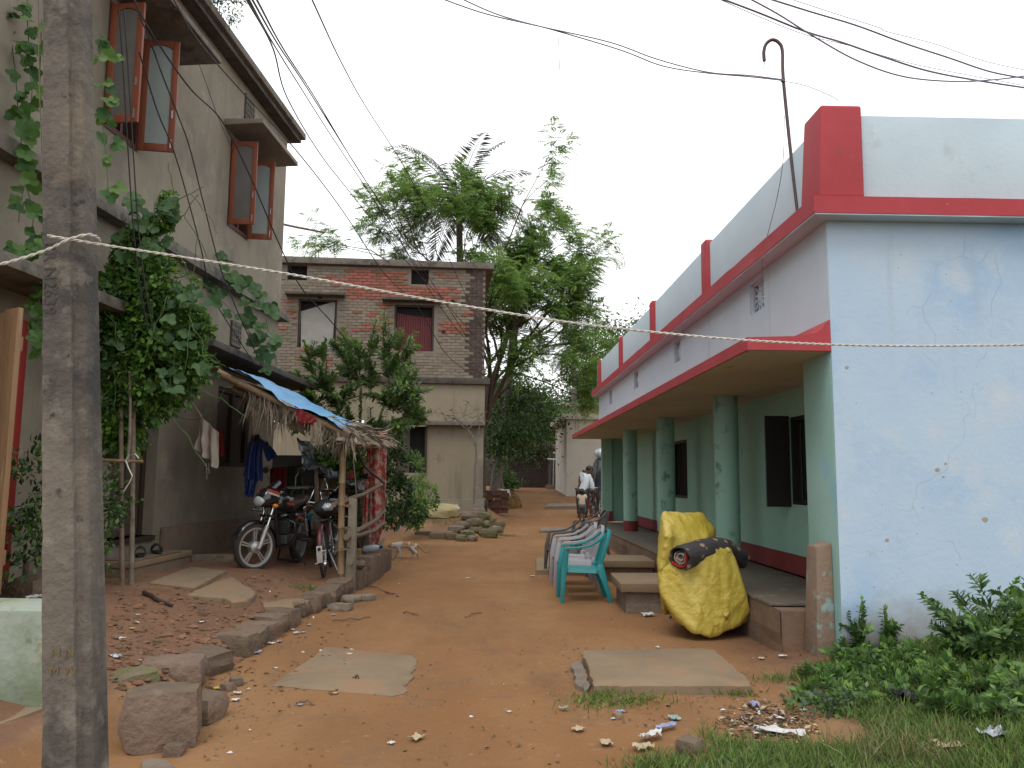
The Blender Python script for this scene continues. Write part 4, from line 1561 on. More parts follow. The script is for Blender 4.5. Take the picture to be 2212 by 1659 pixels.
def cloth(name, m_, label, cat, tl, tr, bl, br, folds=5, amp=0.04, nu=40, nv=24, group=None, pinch=0.0, parent=None, seed=0, gather=0.0):
    tl, tr, bl, br = Vector(tl), Vector(tr), Vector(bl), Vector(br)
    nrm = (tr - tl).cross(bl - tl)
    nrm = nrm.normalized() if nrm.length > 1e-6 else Vector((0, -1, 0))
    def f(s, t):
        p = tl.lerp(tr, s).lerp(bl.lerp(br, s), t)
        w = amp * (0.25 + 0.75 * t) * (math.sin(s * folds * 2 * math.pi + 1.3 * math.sin(t * 3 + seed)) + 0.6 * noise.noise(Vector((s * 5, t * 4, seed))))
        p = p + nrm * w
        p.z += 0.03 * noise.noise(Vector((s * 4 + seed, 7, t))) * t
        return p
    m = MB()
    m.grid(f, nu, nv, 0.006)
    o = m.build(name, m_, parent, smooth=True, angle=80)
    if label:
        tag(o, label, cat, group)
    return o

def lean_to():
    A, B = Vector((-3.87, 10.55, 2.79)), Vector((-2.14, 10.60, 1.99))
    C = Vector((-2.20, 13.75, 2.10))           # far low corner
    Dq = Vector((-3.95, 13.75, 2.85))          # far high corner
    root = thing('bamboo_shelter', 'bamboo lean-to with blue sheet and dry palm roof over the motorcycle', 'shelter', (-2.6, 12, 0.2))
    def part(fn, name, mt, parent=root, **k):
        m = MB()
        fn(m)
        return m.build(name, mt, parent, smooth=True, **k)
    gz = ground_z
    part(lambda m: bamboo(m, (-2.175, 10.66, gz(-2.175, 10.66) - 0.1), (-2.20, 10.62, 1.97), 0.045, seed=1), 'post', 'bamboo')
    part(lambda m: bamboo(m, (-2.42, 13.55, 0.0), (-2.30, 13.45, 2.10), 0.045, seed=2), 'post', 'bamboo_grey')
    part(lambda m: bamboo(m, (-2.28, 13.75, 0.0), (-2.16, 13.70, 2.08), 0.038, seed=3), 'post', 'bamboo')
    part(lambda m: bamboo(m, A + Vector((0, 0.03, 0.03)), B + Vector((0.02, 0.02, 0.02)), 0.052, seed=4), 'rafter', 'bamboo')
    part(lambda m: bamboo(m, A + Vector((0.16, 0.16, -0.16)), B + Vector((-0.55, 0.15, 0.12)), 0.04, seed=5), 'rafter', 'bamboo')
    part(lambda m: bamboo(m, (-3.55, 10.72, 2.62), (-2.75, 10.74, 2.30), 0.045, seed=14), 'rafter', 'bamboo_grey')
    part(lambda m: bamboo(m, Dq + Vector((0, -0.1, -0.1)), C + Vector((0.1, -0.1, -0.06)), 0.045, seed=6), 'rafter', 'bamboo_grey')
    part(lambda m: bamboo(m, (-2.20, 10.35, 1.93), (-2.15, 13.95, 2.05), 0.045, seed=7), 'beam', 'bamboo_grey')
    part(lambda m: bamboo(m, (-2.02, 10.75, 1.90), (-2.02, 14.05, 2.02), 0.04, seed=8), 'beam', 'bamboo')
    part(lambda m: bamboo(m, (-1.93, 11.5, 1.93), (-2.35, 11.7, 2.08), 0.04, seed=9), 'beam', 'bamboo_grey')
    # blue sheet
    def top(s, t):
        p = (A + Vector((0.18, -0.02, 0))).lerp(B + Vector((-0.06, 0, 0)), s).lerp((Dq + Vector((0.2, 0, 0))).lerp(C + Vector((-0.12, 0, 0)), s), t * 0.93 - 0.01)
        w = 0.05 * noise.noise(Vector((s * 5, t * 3, 2))) + 0.025 * noise.noise(Vector((s * 17, t * 8, 4)))
        sag = 0.05 * math.sin(s * 9) * (1 - t)
        return p + Vector((0, -0.04 * (1 if t < 0.02 else 0), 0.085 + w + sag))
    part(lambda m: m.grid(top, 50, 24, 0.004), 'blue_sheet', 'blue_tarp', angle=25)
    # dry palm thatch: mat under the sheet and hanging strips
    def mat_(s, t):
        p = A.lerp(B, s).lerp(Dq.lerp(C, s), t)
        return p + Vector((0, 0, 0.045 + 0.03 * noise.noise(Vector((s * 12, t * 9, 0)))))
    part(lambda m: m.grid(mat_, 40, 30, 0.03), 'thatch_mat', 'dry_palm')
    rg = np.random.default_rng(3)
    stacks = []
    for (s0, s1, cnt, lo, hi) in ((0.22, 0.36, 40, 0.3, 0.62), (0.36, 0.52, 90, 0.25, 0.62), (0.52, 0.75, 70, 0.12, 0.32), (0.75, 1.0, 150, 0.12, 0.42), (0.9, 1.05, 60, 0.1, 0.3)):
        s = rg.uniform(s0, s1, cnt)
        p = np.array([A.lerp(B, q) for q in s]) + np.stack([rg.normal(0, .02, cnt), rg.uniform(-.06, .05, cnt), rg.uniform(-.02, .06, cnt)], 1)
        d = np.stack([rg.normal(-.12, .28, cnt), rg.normal(0, .2, cnt), -np.ones(cnt)], 1)
        stacks.append((p, d, rnd_dirs(rg, cnt), rg.uniform(lo, hi, cnt), rg.uniform(.014, .03, cnt), 0))
    cnt = 260          # ragged low end
    p = np.stack([rg.uniform(-2.5, -2.0, cnt), rg.uniform(10.5, 13.9, cnt), np.zeros(cnt)], 1)
    p[:, 2] = 2.07 + (-2.14 - p[:, 0]) * 0.46 + rg.uniform(-0.03, .05, cnt) + (p[:, 1] - 10.6) * 0.03
    d = np.stack([rg.normal(.6, .3, cnt), rg.normal(-.1, .5, cnt), rg.normal(-.35, .25, cnt)], 1)
    stacks.append((p, d, rnd_dirs(rg, cnt, 1), rg.uniform(.12, .4, cnt), rg.uniform(.02, .045, cnt), 0))
    o = leaf_object('palm_strips', stacks, ['dry_palm'], root)
    o['kind'] = 'stuff'
    # hanging sacking under the front rafter
    cloth('sacking', 'sack_cloth', None, None, A.lerp(B, 0.33) + Vector((0, .12, 0)), A.lerp(B, 0.62) + Vector((0, .12, -.03)), A.lerp(B, 0.30) + Vector((0, .14, -.22)), A.lerp(B, 0.66) + Vector((0, .14, -.26)), 3, 0.02, parent=root)
    cloth('sacking', 'sack_cloth', None, None, A.lerp(B, 0.72) + Vector((0, -.05, 0.02)), A.lerp(B, 0.80) + Vector((0, -.05, .02)), A.lerp(B, 0.73) + Vector((0, -.06, -.30)), A.lerp(B, 0.82) + Vector((0, -.06, -.24)), 2, 0.02, parent=root, seed=3)
    cloth('red_rag', 'red_cloth', None, None, A.lerp(B, 0.60) + Vector((0, -.06, .08)), A.lerp(B, 0.78) + Vector((0, -.06, .05)), A.lerp(B, 0.62) + Vector((0, -.07, -.12)), A.lerp(B, 0.74) + Vector((0, -.07, -.06)), 3, 0.03, parent=root, seed=5)
    # side fence rails
    def rail(u0, v0, u1, v1, r, sd, y0=10.58, y1=13.5):
        a, b = at_y(u0, v0, y0), at_y(u1, v1, y1)
        mid = a.lerp(b, 0.5) + Vector((0, 0, -0.04))
        part(lambda m: stick(m, [a, mid, b], r, sd, 0.03), 'rail', 'branch_wood')
    rail(720, 1090, 834, 1041, 0.036, 1)
    rail(750, 1158, 832, 1104, 0.036, 2)
    rail(750, 1162, 831, 1130, 0.042, 3)
    rail(752, 1263, 829, 1165, 0.034, 4)
    rail(757, 1215, 812, 1196, 0.026, 5)
    # old stay hanging from the eave
    part(lambda m: stick(m, [(-2.12, 10.9, 1.92), (-2.02, 11.2, 1.62), (-1.78, 11.5, 1.38)], 0.022, 7, 0.02), 'stay', 'dark_wood')
    part(lambda m: m.tube([at_y(762, 945, 10.5), at_y(764, 1000, 10.48), at_y(768, 1040, 10.5), at_y(770, 1072, 10.5)], 0.005, 5), 'cord', 'jute_rope')
    # rope lashings round the post
    for z in (0.55, 0.82, 1.1):
        def ring(m, z=z):
            m.tube([(-2.16 + 0.062 * math.cos(w) + 0.03, 10.64 + 0.062 * math.sin(w), z + 0.01 * math.sin(2 * w)) for w in np.linspace(0, 2 * math.pi, 13)], 0.006, 5)
        part(ring, 'lashing', 'jute_rope')
    # printed sack curtain
    c = thing('sack_curtain', 'red printed sack cloth hanging as a curtain from the bamboo shelter', 'curtain', (-2.25, 13.4, 0.6))
    a, b = at_y(800, 936, 13.35), at_y(837, 934, 13.35)
    e, f = at_y(797, 1125, 13.35), at_y(832, 1120, 13.35)
    g, h = at_y(796, 1196, 13.35), at_y(814, 1194, 13.35)
    cloth('panel', 'sack_print', None, None, a, b, e + Vector((0.02, 0, 0)), f, 1.6, 0.035, parent=c, nv=40)
    cloth('panel', 'sack_print', None, None, at_y(793, 960, 13.42), at_y(803, 955, 13.42), at_y(783, 1140, 13.42), at_y(792, 1143, 13.42), 1.5, 0.03, parent=c, seed=2)
    cloth('panel', 'sack_print', None, None, e, f, g, h, 2, 0.03, parent=c, seed=4)
    # short concrete post
    m = MB()
    p = at_y(757, 1245, 10.75)
    m.hexa([(p.x - .065, 10.70, -0.05), (p.x + .065, 10.70, -0.05), (p.x + .065, 10.84, -0.05), (p.x - .065, 10.84, -0.05)],
           [(p.x - .045, 10.71, 1.19), (p.x + .05, 10.71, 1.19), (p.x + .05, 10.82, 1.19), (p.x - .045, 10.82, 1.19)])
    tag(m.build('fence_post', 'post_concrete', None, bevel=0.012, jag=0.008), 'short square concrete post lashed to the bamboo shelter', 'post')
    # laterite blocks along the fence foot
    rng = random.Random(2)
    y = 10.95
    for i in range(7):
        w = rng.uniform(0.30, 0.42)
        hgt = rng.uniform(0.30, 0.40) if i else 0.26
        m = MB()
        m.box(-2.15 + rng.uniform(-.02, .02), -1.93 + rng.uniform(-.03, .03), y, y + w - 0.02, -0.05, hgt)
        o = m.build('laterite_block', 'laterite', None, bevel=0.03, jag=0.03)
        tag(o, 'upright brown laterite block along the foot of the bamboo fence', 'stone', 'laterite blocks under the bamboo fence')
        y += w
    for x, yy, z, s in ((-2.02, 11.0, 0.26, .11), (-2.05, 11.15, 0.28, .09)):
        m = MB()
        m.ball((x, yy, z + s * .5), (s, s * 0.9, s * 0.6), 10, 6, jit=0.18, seed=int(yy * 100))
        tag(m.build('rubble_stone', 'laterite', None, smooth=True), 'loose rubble stone lying on the laterite blocks', 'stone', 'rubble on the laterite blocks')
    # things on the blocks
    r = thing('plastic_bottle', 'crumpled clear plastic bottle on the laterite blocks', 'bottle', (-2.05, 12.0, 0.4))
    mat('clear_plastic', (0.42, 0.47, 0.50), (0.36, 0.41, 0.45), 6, 0.2, spec=0.7)
    m = MB()
    m.lathe([(0.0, 0), (0.05, 0.0), (0.052, 0.16), (0.045, 0.22), (0.018, 0.27), (0.018, 0.29), (0, 0.29)], 12, Matrix.Translation((-2.12, 12.0, 0.43)) @ Matrix.Rotation(rad(80), 4, 'Y') @ Matrix.Rotation(rad(30), 4, 'X'))
    m.build('body', 'clear_plastic', r, smooth=True, jag=0.006)
    m = MB()
    m.lathe([(0.0, 0.285), (0.022, 0.285), (0.022, 0.315), (0, 0.315)], 10, Matrix.Translation((-2.12, 12.0, 0.43)) @ Matrix.Rotation(rad(80), 4, 'Y') @ Matrix.Rotation(rad(30), 4, 'X'))
    m.build('cap', 'blue_cloth', r, smooth=True)
lean_to()

def washing():
    y = 11.2
    # beige cloth hung from one point
    tl, tr = at_y(433, 897, 10.55), at_y(441, 899, 10.55)
    o = cloth('hung_cloth', 'beige_cloth', 'pale beige cloth hung by one corner on the plaster wall', 'cloth', tl, at_y(472, 935, 10.5), at_y(423, 968, 10.55), at_y(468, 1012, 10.5), 2.2, 0.05, seed=1)
    m = MB()
    m.tube([at_y(436, 899, 10.56), at_y(415, 868, 10.6), at_y(380, 830, 10.55)], 0.004, 5)
    m.tube([at_y(446, 1000, 10.5), at_y(447, 1035, 10.5)], 0.004, 5)
    m.tube([at_y(451, 1000, 10.5), at_y(452, 1024, 10.5)], 0.004, 5)
    m.build('string', 'beige_cloth', o)
    cloth('hung_cloth', 'red_cloth', 'dark red cloth hanging beside the beige cloth at the window', 'cloth', at_y(473, 925, 11.6), at_y(481, 928, 11.6), at_y(472, 985, 11.6), at_y(485, 985, 11.6), 1.5, 0.02, seed=2)
    # blue raincoat
    r = thing('blue_raincoat', 'dark blue raincoat hanging behind the motorcycle', 'raincoat', at_y(550, 1060, 11.6))
    cloth('body', 'blue_cloth', None, None, at_y(537, 955, 11.6), at_y(566, 948, 11.6), at_y(524, 1030, 11.6), at_y(566, 1040, 11.6), 2, 0.05, parent=r)
    cloth('sleeve', 'blue_cloth', None, None, at_y(560, 948, 11.55), at_y(578, 955, 11.55), at_y(578, 998, 11.5), at_y(600, 985, 11.5), 1, 0.03, parent=r, seed=2)
    cloth('skirt', 'blue_cloth', None, None, at_y(528, 1020, 11.62), at_y(560, 1030, 11.62), at_y(530, 1072, 11.62), at_y(548, 1072, 11.62), 2, 0.03, parent=r, seed=3)
    cloth('hood', 'wire_black', None, None, at_y(545, 940, 11.6), at_y(560, 938, 11.6), at_y(540, 955, 11.6), at_y(566, 952, 11.6), 1, 0.05, parent=r, seed=4)
    # washing line
    m = MB()
    m.tube([at_y(575, 1008, 13.2), at_y(640, 1005, 13.4), at_y(760, 1000, 13.6)], 0.006, 5)
    tag(m.build('washing_line', 'jute_rope'), 'thin washing line strung inside the bamboo shelter', 'line')
    cloth('hung_cloth', 'red_cloth', 'red cloth hanging on the line behind the motorcycle', 'cloth', at_y(583, 1012, 13.25), at_y(618, 1008, 13.3), at_y(583, 1062, 13.25), at_y(618, 1060, 13.3), 3, 0.03, seed=6)
    cloth('hung_cloth', 'green_cloth', 'dark green cloth hanging on the line behind the motorcycle', 'cloth', at_y(620, 1008, 13.3), at_y(655, 1004, 13.4), at_y(620, 1085, 13.3), at_y(655, 1080, 13.4), 3, 0.03, seed=7)
washing()

def black_shelter():
    """low black sheet lean-to behind the shed"""
    y = 15.6
    r = thing('black_sheet_shelter', 'sagging black plastic sheet shelter with sack walls behind the motorcycle', 'shelter', (-3.2, 15.6, 0.2))
    def top(s, t):
        p = at_y(640, 945, y).lerp(at_y(800, 1000, y), s)
        q = at_y(655, 1005, y - 0.7).lerp(at_y(790, 1060, y - 0.7), s)
        w = p.lerp(q, t)
        w.z += 0.10 * noise.noise(Vector((s * 6, t * 4, 1))) + 0.05 * noise.noise(Vector((s * 19, t * 9, 3)))
        w.y += 0.10 * noise.noise(Vector((s * 7, t * 6, 8)))
        return w
    m = MB()
    m.grid(top, 40, 20, 0.006)
    m.build('sheet', 'black_tarp', r, smooth=True, angle=30)
    for k, (u, v0, v1) in enumerate(((686, 1010, 1120), (792, 1010, 1130))):
        m = MB()
        stick(m, [at_y(u, v1, y - 0.6), at_y(u - 2, v0, y - 0.6)], 0.045, k, 0.02)
        m.build('post', 'branch_wood', r, smooth=True)
    cloth('sack_wall', 'sack_cloth', None, None, at_y(690, 1015, y), at_y(790, 1030, y), at_y(690, 1110, y), at_y(790, 1120, y), 4, 0.04, parent=r)
    cloth('hung_rag', 'red_cloth', None, None, at_y(752, 1018, y - .72), at_y(764, 1016, y - .72), at_y(752, 1036, y - .72), at_y(764, 1034, y - .72), 1, 0.01, parent=r)
    cloth('hung_rag', 'green_cloth', None, None, at_y(728, 1020, y - .75), at_y(752, 1018, y - .75), at_y(735, 1060, y - .75), at_y(748, 1055, y - .75), 2, 0.03, parent=r, seed=3)
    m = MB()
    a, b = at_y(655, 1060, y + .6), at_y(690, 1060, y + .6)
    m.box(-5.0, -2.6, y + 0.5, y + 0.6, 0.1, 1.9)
    m.build('dark_back_panel', 'black_tarp', r)  # plain black panel across the back of the shelter
black_shelter()

def wash_place():
    """low stone platform with buckets and a can"""
    mat('bucket_blue', (0.03, 0.25, 0.42), (0.026, 0.22, 0.38), 4, 0.4)
    mat('bucket_green', (0.22, 0.50, 0.34), (0.20, 0.46, 0.31), 4, 0.4, transl=0.2)
    mat('can_white', (0.50, 0.46, 0.36), (0.44, 0.40, 0.31), 4, 0.5, transl=0.15)
    y = 13.4
    z = at_y(680, 1143, y).z
    r = thing('wash_platform', 'low stone slab platform carrying the buckets', 'platform', (-3.2, 13.5, 0.2))
    m = MB()
    m.box(-3.62, -2.55, 13.2, 14.2, z - 0.09, z)
    m.build('slab', 'rough_concrete', r, bevel=0.015, jag=0.015)
    rng = random.Random(6)
    for i in range(5):
        m = MB()
        m.ball((-3.5 + i * 0.22, 13.35 + rng.uniform(-.05, .1), (z - 0.09 + 0.12) / 2), (0.14, 0.14, (z - 0.02) / 2 * 0.9), 9, 6, jit=0.12, seed=i)
        m.build('stone', 'laterite', r, smooth=True)
    def bucket(name, label, u, v, s, mt, tilt=(0, 0)):
        p = at_y(u, v, y)
        p.z = z
        b = thing(name, label, 'bucket', p)
        M = Matrix.Translation(p + Vector((0, 0, 0.02 if tilt != (0, 0) else 0.0))) @ Matrix.Rotation(rad(tilt[0]), 4, 'X') @ Matrix.Rotation(rad(tilt[1]), 4, 'Y')
        m = MB()
        m.lathe([(0, 0.003), (0.095 * s, 0.003), (0.125 * s, 0.24 * s), (0.137 * s, 0.245 * s), (0.137 * s, 0.262 * s), (0.122 * s, 0.26 * s), (0.09 * s, 0.012), (0, 0.012)], 22, M)
        m.build('tub', mt, b, smooth=True)
        m = MB()
        m.tube([M @ Vector((0.135 * s * math.cos(w), -0.02 - 0.10 * s * math.sin(w), 0.245 * s - 0.12 * s * math.sin(w))) for w in np.linspace(0, math.pi, 13)], 0.004, 5)
        m.build('handle', 'steel', b)
    bucket('water_bucket', 'blue plastic bucket on the stone platform', 665, 1140, 0.95, 'bucket_blue')
    y -= 0.22
    bucket('water_bucket', 'small pale green plastic bucket tipped beside the blue one', 652, 1140, 0.72, 'bucket_green', (35, -10))
    y += 0.22
    p = at_y(680, 1140, y)
    p.z = z
    c = thing('jerry_can', 'off-white plastic jerry can on the stone platform', 'can', p)
    m = MB()
    sec = [(0.105, 0.0), (0.11, 0.03), (0.11, 0.22), (0.095, 0.28), (0.05, 0.33), (0.03, 0.34), (0.03, 0.37)]
    n = 20
    vs, fs = [], []
    for rr, zz in sec:
        for j in range(n):
            w = 2 * math.pi * j / n
            k = (abs(math.cos(w)) ** 4 + abs(math.sin(w)) ** 4) ** -0.25
            vs.append(p + Vector((rr * k * math.cos(w), rr * 0.75 * k * math.sin(w), zz)))
    for i in range(len(sec) - 1):
        for j in range(n):
            q = (j + 1) % n
            fs.append((i * n + j, i * n + q, (i + 1) * n + q, (i + 1) * n + j))
    fs.append(tuple(range((len(sec) - 1) * n, len(sec) * n)))
    m.add(vs, fs)
    m.build('body', 'can_white', c, smooth=True)
    m = MB()
    m.tube([p + Vector((-0.04 + 0.11 * t, 0, 0.315 + 0.06 * math.sin(math.pi * t) - 0.03 * t)) for t in np.linspace(0, 1, 9)], 0.014, 8)
    m.build('handle', 'can_white', c, smooth=True)
wash_place()

# ================================================================== MOTORCYCLE
mat('gloss_black', (0.008, 0.008, 0.009), (0.010, 0.010, 0.011), 4, 0.22, coat=0.6)
mat('matt_black', (0.015, 0.014, 0.014), (0.022, 0.020, 0.019), 8, 0.7)
mat('tyre', (0.026, 0.023, 0.021), (0.045, 0.036, 0.029), 6, 0.9, stain=((0.09, 0.062, 0.042), 4.0, 0.58, 0.75), bump=(0.4, 60))
mat('alloy', (0.42, 0.41, 0.39), (0.35, 0.34, 0.32), 6, 0.45, metal=0.55, stain=((0.20, 0.17, 0.14), 6, 0.6, 0.75))
mat('chrome', (0.60, 0.60, 0.60), (0.52, 0.52, 0.52), 6, 0.15, metal=1.0)
mat('engine_grey', (0.05, 0.048, 0.046), (0.035, 0.033, 0.032), 8, 0.55, metal=0.4)
mat('lamp_glass', (0.45, 0.47, 0.47), (0.30, 0.32, 0.32), 20, 0.08, spec=0.8)
mat('amber', (0.60, 0.18, 0.015), (0.5, 0.14, 0.012), 6, 0.2)
mat('seat_vinyl', (0.042, 0.026, 0.022), (0.055, 0.034, 0.028), 5, 0.55)
mat('decal_red', (0.32, 0.028, 0.018), (0.26, 0.05, 0.02), 8, 0.3)
mat('decal_silver', (0.36, 0.35, 0.36), (0.3, 0.3, 0.3), 8, 0.3)
mat('plate_white', (0.40, 0.38, 0.33), (0.34, 0.32, 0.28), 8, 0.5)

def moto_wheel(parent, M, R, w, front=True):
    """wheel about local Z of M"""
    m = MB(M)
    k = w / 2
    prof = [(-0.055, -k * 0.75), (-0.04, -k), (-0.012, -k * 0.95), (0.0, -k * 0.5), (0.006, 0), (0.0, k * 0.5), (-0.012, k * 0.95), (-0.04, k), (-0.055, k * 0.75)]
    m.ring(R - 0.006, prof, 48)
    ty = m.build('wheel', 'tyre', parent, smooth=True, angle=60)
    m = MB(M)
    m.ring(R - 0.062, [(-0.020, -0.03), (0.010, -0.036), (0.013, -0.028), (-0.004, -0.018), (-0.004, 0.018), (0.013, 0.028), (0.010, 0.036), (-0.020, 0.03)], 48)
    rim = m.build('rim', 'alloy', ty, smooth=True, angle=50)
    for i in range(5):
        a = 2 * math.pi * i / 5 + 0.3
        m = MB(M)
        for da in (-0.20, 0.20):
            b = a + da * 0.42
            m.sweep([(0.045 * math.cos(a + da * 1.2), 0.045 * math.sin(a + da * 1.2), 0), (0.12 * math.cos(a + da * .55), 0.12 * math.sin(a + da * .55), 0), ((R - 0.078) * math.cos(b), (R - 0.078) * math.sin(b), 0)], 0.036, 0.016, side=(0, 0, 1))
        m.box(-0.001, 0.001, -0.001, 0.001, -0.001, 0.001)
        m.build('spoke', 'alloy', ty, bevel=0.003)
    m = MB(M)
    m.lathe([(0, -0.07), (0.03, -0.07), (0.055, -0.045), (0.072, -0.04), (0.072, 0.04), (0.055, 0.045), (0.03, 0.07), (0, 0.07)], 24)
    m.build('hub', 'alloy', ty, smooth=True)
    return ty

def loft(m, secs, n=16, p=2.6):
    """secs: (x, y_c, z_c, ry, rz) cross-sections along local X, superellipse"""
    vs, fs = [], []
    for x, yc, zc, ry, rz in secs:
        for j in range(n):
            w = 2 * math.pi * j / n
            c, s = math.cos(w), math.sin(w)
            vs.append((x, yc + ry * math.copysign(abs(c) ** (2 / p), c), zc + rz * math.copysign(abs(s) ** (2 / p), s)))
    for i in range(len(secs) - 1):
        for j in range(n):
            q = (j + 1) % n
            fs.append((i * n + j, i * n + q, (i + 1) * n + q, (i + 1) * n + j))
    fs.append(tuple(reversed(range(n))))
    fs.append(tuple(range((len(secs) - 1) * n, len(secs) * n)))
    m.add(vs, fs)

def motorcycle(label, loc, rz, steer):
    r = thing('motorcycle', label, 'motorcycle', (0, 0, 0))
    R = 0.295
    WX = Matrix.Rotation(rad(90), 4, 'X')
    def part(fn, name, mt, parent=r, M=None, **k):
        m = MB(M)
        fn(m)
        k.setdefault('smooth', True)
        return m.build(name, mt, parent, **k)
    # rear wheel, swing arm, guard
    moto_wheel(r, Matrix.Translation((-0.63, 0, R)) @ WX, R, 0.095)
    part(lambda m: [m.tube([(-0.15, s * 0.10, 0.36), (-0.63, s * 0.10, R)], 0.020, 8) for s in (-1, 1)] and m.tube([(-0.15, -0.1, 0.36), (-0.15, 0.1, 0.36)], 0.02, 8), 'swing_arm', 'matt_black')
    for s in (-1, 1):
        part(lambda m: m.tube([(-0.58, s * 0.125, 0.36), (-0.47, s * 0.125, 0.68)], 0.014, 8), 'shock', 'chrome')
        part(lambda m: m.tube([Vector((-0.58, s * 0.125, 0.36)).lerp(Vector((-0.47, s * 0.125, 0.68)), 0.2 + 0.55 * i / 70) + Vector((0.026 * math.cos(i * .9), 0.026 * math.sin(i * .9), 0)) for i in range(71)], 0.006, 5), 'spring', 'steel')
        part(lambda m: m.tube([(-0.28, s * 0.13, 0.33), (-0.30, s * 0.26, 0.33)], 0.013, 7), 'footrest', 'matt_black')
    def guard(m, R2, a0, a1, w, cx, cz, n=18):
        vs, fs = [], []
        for i in range(n + 1):
            a = lerp(a0, a1, i / n)
            for y, dr in ((-w, -0.02), (-w * .6, 0.004), (0, 0.012), (w * .6, 0.004), (w, -0.02)):
                vs.append((cx + (R2 + dr) * math.cos(a), y, cz + (R2 + dr) * math.sin(a)))
        for i in range(n):
            for j in range(4):
                fs.append((i * 5 + j, i * 5 + j + 1, (i + 1) * 5 + j + 1, (i + 1) * 5 + j))
        m.add(vs, fs)
    part(lambda m: guard(m, R + 0.045, rad(60), rad(175), 0.075, -0.63, R), 'rear_guard', 'matt_black')
    # frame, engine, exhaust
    part(lambda m: (m.tube([(0.38, 0, 0.84), (0.28, 0, 0.50), (0.18, 0, 0.27), (-0.12, 0, 0.25), (-0.16, 0, 0.40)], 0.022, 8), m.tube([(0.36, 0, 0.80), (-0.05, 0, 0.72), (-0.45, 0, 0.70), (-0.72, 0, 0.76)], 0.022, 8)), 'frame', 'matt_black')
    part(lambda m: (m.box(-0.12, 0.16, -0.11, 0.11, 0.24, 0.42), m.box(0.02, 0.15, -0.075, 0.075, 0.42, 0.62)), 'engine', 'engine_grey', bevel=0.03)
    for s in (-1, 1):
        part(lambda m: m.lathe([(0, 0), (0.075, 0), (0.08, 0.02), (0.06, 0.035), (0, 0.035)], 18, Matrix.Translation((0.0, s * 0.108, 0.34)) @ Matrix.Rotation(rad(-90 * s), 4, 'X')), 'engine_cover', 'engine_grey')
    part(lambda m: [m.box(0.00, 0.17, -0.085, 0.085, 0.44 + i * 0.032, 0.45 + i * 0.032) for i in range(5)], 'cooling_fins', 'engine_grey', smooth=False)
    part(lambda m: m.tube([(0.15, -0.03, 0.52), (0.26, -0.06, 0.44), (0.24, -0.11, 0.28), (0.05, -0.15, 0.25), (-0.3, -0.16, 0.27), (-0.34, -0.16, 0.28)], 0.018, 8), 'exhaust_pipe', 'chrome')
    part(lambda m: m.tube([(-0.30, -0.16, 0.275), (-0.45, -0.165, 0.30), (-0.88, -0.17, 0.37), (-0.90, -0.17, 0.372)], [0.03, 0.045, 0.045, 0.03], 12), 'silencer', 'matt_black')
    part(lambda m: m.sweep([(-0.62, 0.115, R + 0.045), (-0.12, 0.115, 0.40)], 0.012, 0.075), 'chain_case', 'matt_black', bevel=0.004)
    # leg guard
    part(lambda m: m.tube([(0.27, 0.0, 0.62), (0.27, 0.14, 0.62), (0.28, 0.24, 0.58), (0.27, 0.25, 0.42), (0.22, 0.16, 0.30), (0.19, 0.0, 0.28)], 0.014, 8), 'leg_guard', 'gloss_black')
    part(lambda m: m.tube([(0.27, 0.0, 0.62), (0.27, -0.14, 0.62), (0.28, -0.24, 0.58), (0.27, -0.25, 0.42), (0.22, -0.16, 0.30), (0.19, 0.0, 0.28)], 0.014, 8), 'leg_guard', 'gloss_black')
    # tank, seat, panels, tail
    tk = part(lambda m: loft(m, [(-0.10, 0, 0.77, 0.06, 0.05), (-0.05, 0, 0.79, 0.10, 0.075), (0.08, 0, 0.83, 0.125, 0.105), (0.20, 0, 0.85, 0.130, 0.115), (0.30, 0, 0.84, 0.115, 0.10), (0.36, 0, 0.82, 0.06, 0.06)], 20), 'tank', 'gloss_black', angle=70)
    part(lambda m: m.lathe([(0, 0), (0.04, 0), (0.04, 0.012), (0, 0.018)], 16, Matrix.Translation((0.17, 0, 0.965))), 'fuel_cap', 'chrome', tk)
    for s in (-1, 1):
        me = text_mesh('HERO', 0.055, 0.002)
        A = Matrix.Translation((0.13, s * 0.134, 0.875)) @ Matrix.Rotation(rad(180) if s > 0 else 0, 4, 'Z') @ Matrix.Rotation(rad(80), 4, 'X')
        me.transform(A)
        me.materials.append(MATS['decal_silver'])
        o = bpy.data.objects.new('badge', me)
        COL.objects.link(o)
        put(o, tk)
        part(lambda m: m.grid(lambda a, b: (-0.02 + 0.28 * a, s * (0.124 + 0.010 * math.sin(math.pi * a)), 0.775 + 0.035 * a + 0.03 * b), 10, 2, 0.003), 'stripe', 'decal_red', tk)
        pn = part(lambda m: loft(m, [(-0.42, s * 0.10, 0.63, 0.012, 0.045), (-0.28, s * 0.115, 0.60, 0.018, 0.085), (-0.10, s * 0.11, 0.62, 0.016, 0.07)], 12), 'side_panel', 'gloss_black')
        part(lambda m: m.grid(lambda a, b: (-0.38 + 0.24 * a, s * 0.137, 0.585 + 0.03 * a + 0.035 * b), 4, 2, 0.003), 'stripe', 'decal_red', pn)
        part(lambda m: loft(m, [(-0.78, s * 0.07, 0.78, 0.02, 0.03), (-0.55, s * 0.10, 0.73, 0.025, 0.055), (-0.40, s * 0.105, 0.70, 0.02, 0.05)], 12), 'tail_panel', 'gloss_black')
    part(lambda m: loft(m, [(-0.80, 0, 0.87, 0.08, 0.03), (-0.72, 0, 0.87, 0.12, 0.055), (-0.45, 0, 0.86, 0.14, 0.06), (-0.38, 0, 0.83, 0.14, 0.055), (-0.10, 0, 0.80, 0.10, 0.05), (-0.02, 0, 0.80, 0.07, 0.04)], 18, 3.2), 'seat', 'seat_vinyl', angle=70)
